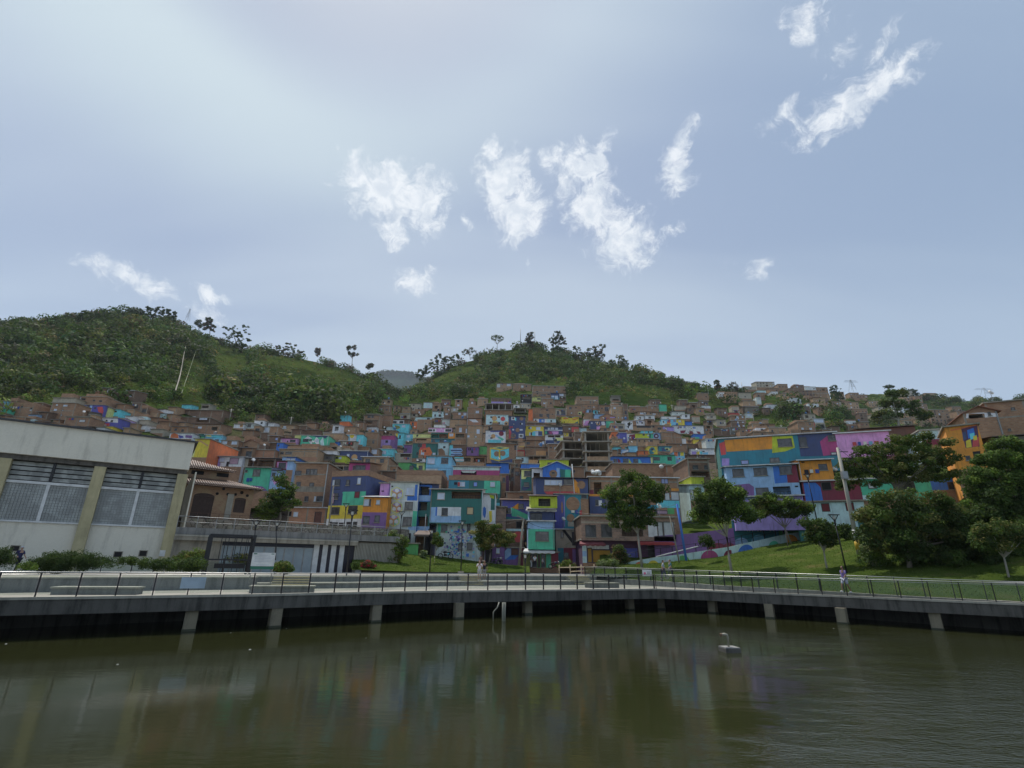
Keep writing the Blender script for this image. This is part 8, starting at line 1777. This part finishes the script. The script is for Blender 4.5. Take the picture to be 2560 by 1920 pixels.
# ================================================================ people
SKIN = [plain('skin_a', (.42, .25, .17), .6), plain('skin_b', (.26, .14, .09), .6)]; HAIR = plain('hair_black', (.02, .015, .013), .7)
def cloth(n, c): return plain('cloth_'+n, c, .85, 0, 3)
def skinobj(name, parent, verts, edges, rads, m_, sub=1, root=0):
    me = bpy.data.meshes.new(name); me.from_pydata(verts, edges, []); me.materials.append(m_); o = mk(name, me, parent)
    sk = o.modifiers.new('skin', 'SKIN'); sk.use_smooth_shade = True
    for i, r in enumerate(rads):
        d = me.skin_vertices[0].data[i]; d.radius = (r, r) if not isinstance(r, tuple) else r; d.use_root = (i == root)
    s = o.modifiers.new('sub', 'SUBSURF'); s.levels = sub; s.render_levels = sub
    return o
def person(px_, py_, z, label, h=1.7, face=0, top=(.6,.6,.6), legs=(.05,.06,.12), shoes=(.5,.5,.5), arms='down', walk=0, shorts=False, hat=None, skin=0, D=None, hair=True, bag=None):
    P = onz(px_, py_, z) if D is None else at(px_, py_, D); root = empty('person', P, face, label, 'person', None); s = h/1.7; sk = SKIN[skin]
    V = lambda x, y, z_: (x*s, y*s, z_*s)
    wl, wr = walk*.28, -walk*.28
    kL, kR = (.09, wl*.55-.04, .48), (-.09, wr*.55-.06, .48); aL, aR = (.09, wl+.03, .09), (-.09, wr+.03, .09+abs(walk)*.05)
    if arms == 'down': eL, hL, eR, hR = (.26,.03,1.12), (.27,-.06,.86), (-.26,.03,1.12), (-.27,-.06,.86)
    elif arms == 'phone': eL, hL, eR, hR = (.27,-.12,1.15), (.08,-.32,1.36), (-.27,-.12,1.15), (-.08,-.32,1.36)
    else: eL, hL, eR, hR = (.24,-.1*walk,1.12), (.25,-.28,.98), (-.24,.14,1.12), (-.25,.08,.88)
    vs_ = [(0,0,.95),(0,0,1.15),(0,.0,1.38),(0,-.01,1.50),(0,-.02,1.60),(.1,0,.90),kL,aL,(.09,aL[1]-.13,.04),(-.1,0,.90),kR,aR,(-.09,aR[1]-.13,.04),(.18,0,1.40),eL,hL,(-.18,0,1.40),eR,hR]
    ed = [(0,1),(1,2),(2,3),(3,4),(0,5),(5,6),(6,7),(7,8),(0,9),(9,10),(10,11),(11,12),(2,13),(13,14),(14,15),(2,16),(16,17),(17,18)]
    rd = [.13,.12,.12,.05,.085,.085,.055,.035,.03,.085,.055,.035,.03,.055,.04,.03,.055,.04,.03]
    skinobj('body', root, [V(*v) for v in vs_], ed, [r*s for r in rd], sk)
    tc = cloth('%d%d%d' % tuple(int(q*99) for q in top), top); lc = cloth('%d%d%d' % tuple(int(q*99) for q in legs), legs)
    m1 = lambda a, b, t: tuple(a[i]*(1-t)+b[i]*t for i in range(3))
    tv = [(0,0,.93),(0,0,1.15),(0,0,1.36),(0,0,1.44),(.18,0,1.40),m1((.18,0,1.40),eL,.8),(-.18,0,1.40),m1((-.18,0,1.40),eR,.8)]
    skinobj('shirt', root, [V(*v) for v in tv], [(0,1),(1,2),(2,3),(2,4),(4,5),(2,6),(6,7)], [q*s for q in (.155,.145,.145,.07,.075,.06,.075,.06)], tc, 1, 1)
    e_ = .95 if not shorts else .0
    if shorts: lv = [(0,0,.95),(.1,0,.88),m1((.1,0,.88),kL,.85),(-.1,0,.88),m1((-.1,0,.88),kR,.85)]; le = [(0,1),(1,2),(0,3),(3,4)]; lr = [.15,.11,.09,.11,.09]
    else: lv = [(0,0,.95),(.1,0,.88),kL,m1(kL,aL,.9),(-.1,0,.88),kR,m1(kR,aR,.9)]; le = [(0,1),(1,2),(2,3),(0,4),(4,5),(5,6)]; lr = [.15,.105,.08,.06,.105,.08,.06]
    skinobj('trousers', root, [V(*v) for v in lv], le, [q*s for q in lr], lc)
    for a in (aL, aR): m = MB(); m.ball(V(a[0], a[1]-.06, .045+max(0, a[2]-.09)), .05*s, .14*s, .045*s, cloth('shoe%d' % int(shoes[0]*99), shoes), 8, 5); m.build('shoe', root)
    m = MB(); m.ball(V(0, -.03, 1.62), .075*s, .09*s, .105*s, sk, 10, 8); m.ball(V(0, -.125, 1.605), .012*s, .018*s, .018*s, sk, 6, 4); m.build('head', root)
    if hair and not hat: m = MB(); m.ball(V(0, .005, 1.65), .085*s, .092*s, .095*s, HAIR, 10, 6); m.build('hair', root)
    if hat: m = MB(); m.ball(V(0, -.01, 1.68), .09*s, .10*s, .065*s, cloth('hat', hat), 10, 6); m.box(-.06*s, .06*s, -.2*s, -.08*s, 1.655*s, 1.67*s, cloth('hat', hat)); m.build('cap', root)
    for q in (hL, hR):
        m = MB(); hx = V(*q); m.ball(hx, .032*s, .035*s, .045*s, sk, 8, 5)
        for i in range(4): x = hx[0]+(-.024+.016*i)*s; m.tube([(x, hx[1]-.01*s, hx[2]-.03*s), (x, hx[1]-.025*s, hx[2]-(.075+.006*(i in (1, 2)))*s)], [.009*s, .006*s], sk, 5)
        m.tube([(hx[0]+.03*s, hx[1], hx[2]), (hx[0]+.04*s, hx[1]-.03*s, hx[2]-.04*s)], [.01*s, .007*s], sk, 5); m.build('hand', root)
    if arms == 'phone': m = MB(); m.box(-.04*s, .04*s, -.37*s, -.355*s, 1.36*s, 1.5*s, M_BLACK); tag(m.build('phone', None), 'black phone held up by the white shirted man', 'phone').location = P; bpy.context.scene.collection.objects[-1].rotation_euler = (0, 0, face)
    return root
person(36, 1431, PZ, 'person in a pale cap and dark blue jacket walking at the left edge', 1.75, R(70), (.03,.03,.10), (.02,.02,.03), (.4,.4,.4), 'walk', .9, hat=(.6,.62,.66))
person(1198, 1452, .37, 'man in white shirt and pale shorts standing on the terrace step', 1.62, R(0), (.68,.68,.70), (.50,.48,.45), (.6,.6,.6), 'phone', 0, True, D=47, skin=0)
person(1210, 1451.5, .37, 'man in a black shirt and grey shorts beside the white shirted man', 1.62, R(8), (.02,.02,.025), (.30,.29,.28), (.55,.55,.55), 'down', 0, True, D=47.4, skin=1, hair=True)
person(2117, 1482, .28, 'woman in a purple top and white shorts walking on the ramp', 1.62, R(-75), (.22,.16,.40), (.50,.52,.62), (.7,.7,.72), 'walk', 1.0, True, D=36, skin=1)
person(1337, 1421, 0, 'person in a white shirt and dark trousers at the shop door', 1.7, R(160), (.66,.68,.70), (.02,.02,.03), (.05,.05,.05), 'down', 0, D=71.5)
person(1357, 1421, 0, 'person crouched small beside the motorcycle at the shop', 1.3, R(60), (.4,.4,.42), (.04,.04,.06), (.05,.05,.05), 'down', 0, D=71)
person(1328, 1420, 0, 'person half hidden with a pale bag left of the shop door', 1.65, R(100), (.12,.07,.08), (.55,.56,.6), (.05,.05,.05), 'down', 0, D=72, skin=1)
person(1660, 1449, 0, 'person in a pale blue top walking behind the rear glass railing', 1.65, R(80), (.35,.42,.50), (.05,.06,.1), (.2,.2,.2), 'walk', .8, D=50)
person(1678, 1448, 0, 'person in a dark teal top behind the rear glass railing', 1.7, R(-80), (.05,.16,.2), (.05,.08,.12), (.4,.4,.4), 'walk', .8, D=51)
person(1964, 1336, 0, 'dark clothed person walking up the painted ramp', 1.75, R(-100), (.02,.02,.02), (.02,.02,.025), (.05,.05,.05), 'walk', .7, D=68.9, skin=1)
person(1201, 1421, 0, 'person with a pale cap sitting low on the mound top', 1.5, R(20), (.42,.22,.18), (.1,.06,.06), (.1,.1,.1), 'down', 0, D=66, hat=(.6,.6,.6))
# ================================================================ motorcycles
def moto(P, rz, label, c):
    root = empty('motorcycle', P, rz, label, 'motorcycle', 'parked motorcycles'); TY = plain('tyre', (.018, .018, .018), .85); pc = plain('moto_%d' % int(c[0]*99), c, .4)
    for x in (-.62, .66):
        m = MB(); n = 14; pts = [(x+.29*math.cos(t*2*math.pi/n), 0, .31+.29*math.sin(t*2*math.pi/n)) for t in range(n+1)]; m.tube(pts, .055, TY, 6, False); o = m.build('wheel', root)
        q = MB(); [q.bar((x, 0, .31), (x+.27*math.cos(a*math.pi/3), 0, .31+.27*math.sin(a*math.pi/3)), .02, .02, M_STEEL) for a in range(6)]; q.tube([(x, -.07, .31), (x, .07, .31)], .06, M_STEEL, 8); q.build('hub', o)
    m = MB(); m.tube([(.66, 0, .31), (.45, 0, .85), (.4, 0, .98)], .035, M_STEEL, 6); m.tube([(-.62, 0, .31), (-.1, 0, .45), (.35, 0, .75)], .03, M_BLACK, 6); m.tube([(-.62, 0, .31), (-.45, 0, .7)], .03, M_BLACK, 6); m.build('frame', root)
    m = MB(); m.ball((.12, 0, .78), .26, .13, .14, pc, 10, 6); m.build('fuel_tank', root); m = MB(); m.ball((-.35, 0, .76), .36, .13, .07, M_BLACK, 10, 5); m.build('seat', root)
    m = MB(); m.box(-.12, .25, -.12, .12, .3, .58, M_BLACK); m.tube([(.1, .12, .3), (-.7, .14, .34)], .045, M_STEEL, 6); m.build('engine', root)
    m = MB(); m.tube([(.32, -.34, 1.05), (.42, 0, .98), (.32, .34, 1.05)], .02, M_BLACK, 6); m.build('handlebar', root); m = MB(); m.ball((.52, 0, .88), .09, .1, .1, M_STEEL, 8, 6); m.build('headlight', root)
moto(at(1114, 1397, 67), R(178), 'black motorcycle parked against the mosaic mural', (.03,.03,.035))
moto(at(885, 1343, 66), R(10), 'white and black motorcycle parked by the yellow and white house', (.5,.5,.5))
moto(at(865, 1344, 66.5), R(-5), 'dark scooter like motorcycle left of the white one', (.04,.05,.08))
moto(at(1234, 1413, 72), R(10), 'dark motorcycle at the purple ground floor', (.05,.04,.05))
moto(at(1250, 1412, 71.5), R(70), 'motorcycle covered with a pale sheet beside the dark one', (.55,.52,.48))
moto(at(1388, 1423, 69), R(20), 'motorcycle at the right end of the shop front', (.04,.04,.04))
# ================================================================ air
hm = bpy.data.materials.new('air'); hm.use_nodes = True; g = NT(hm.node_tree); g.n.clear(); o_ = g.N('ShaderNodeOutputMaterial'); v_ = g.N('ShaderNodeVolumePrincipled')
v_.inputs['Color'].default_value = (.80, .88, 1, 1); v_.inputs['Density'].default_value = .00008; v_.inputs['Anisotropy'].default_value = .2; g.L(v_.outputs[0], o_.inputs['Volume'])
m = MB(); m.box(-3200, 3200, -60, 3400, -60, 1300, hm); tag(m.build('haze'), 'thin blue haze filling the valley air', kind='stuff')
sc.cycles.volume_bounces = 0
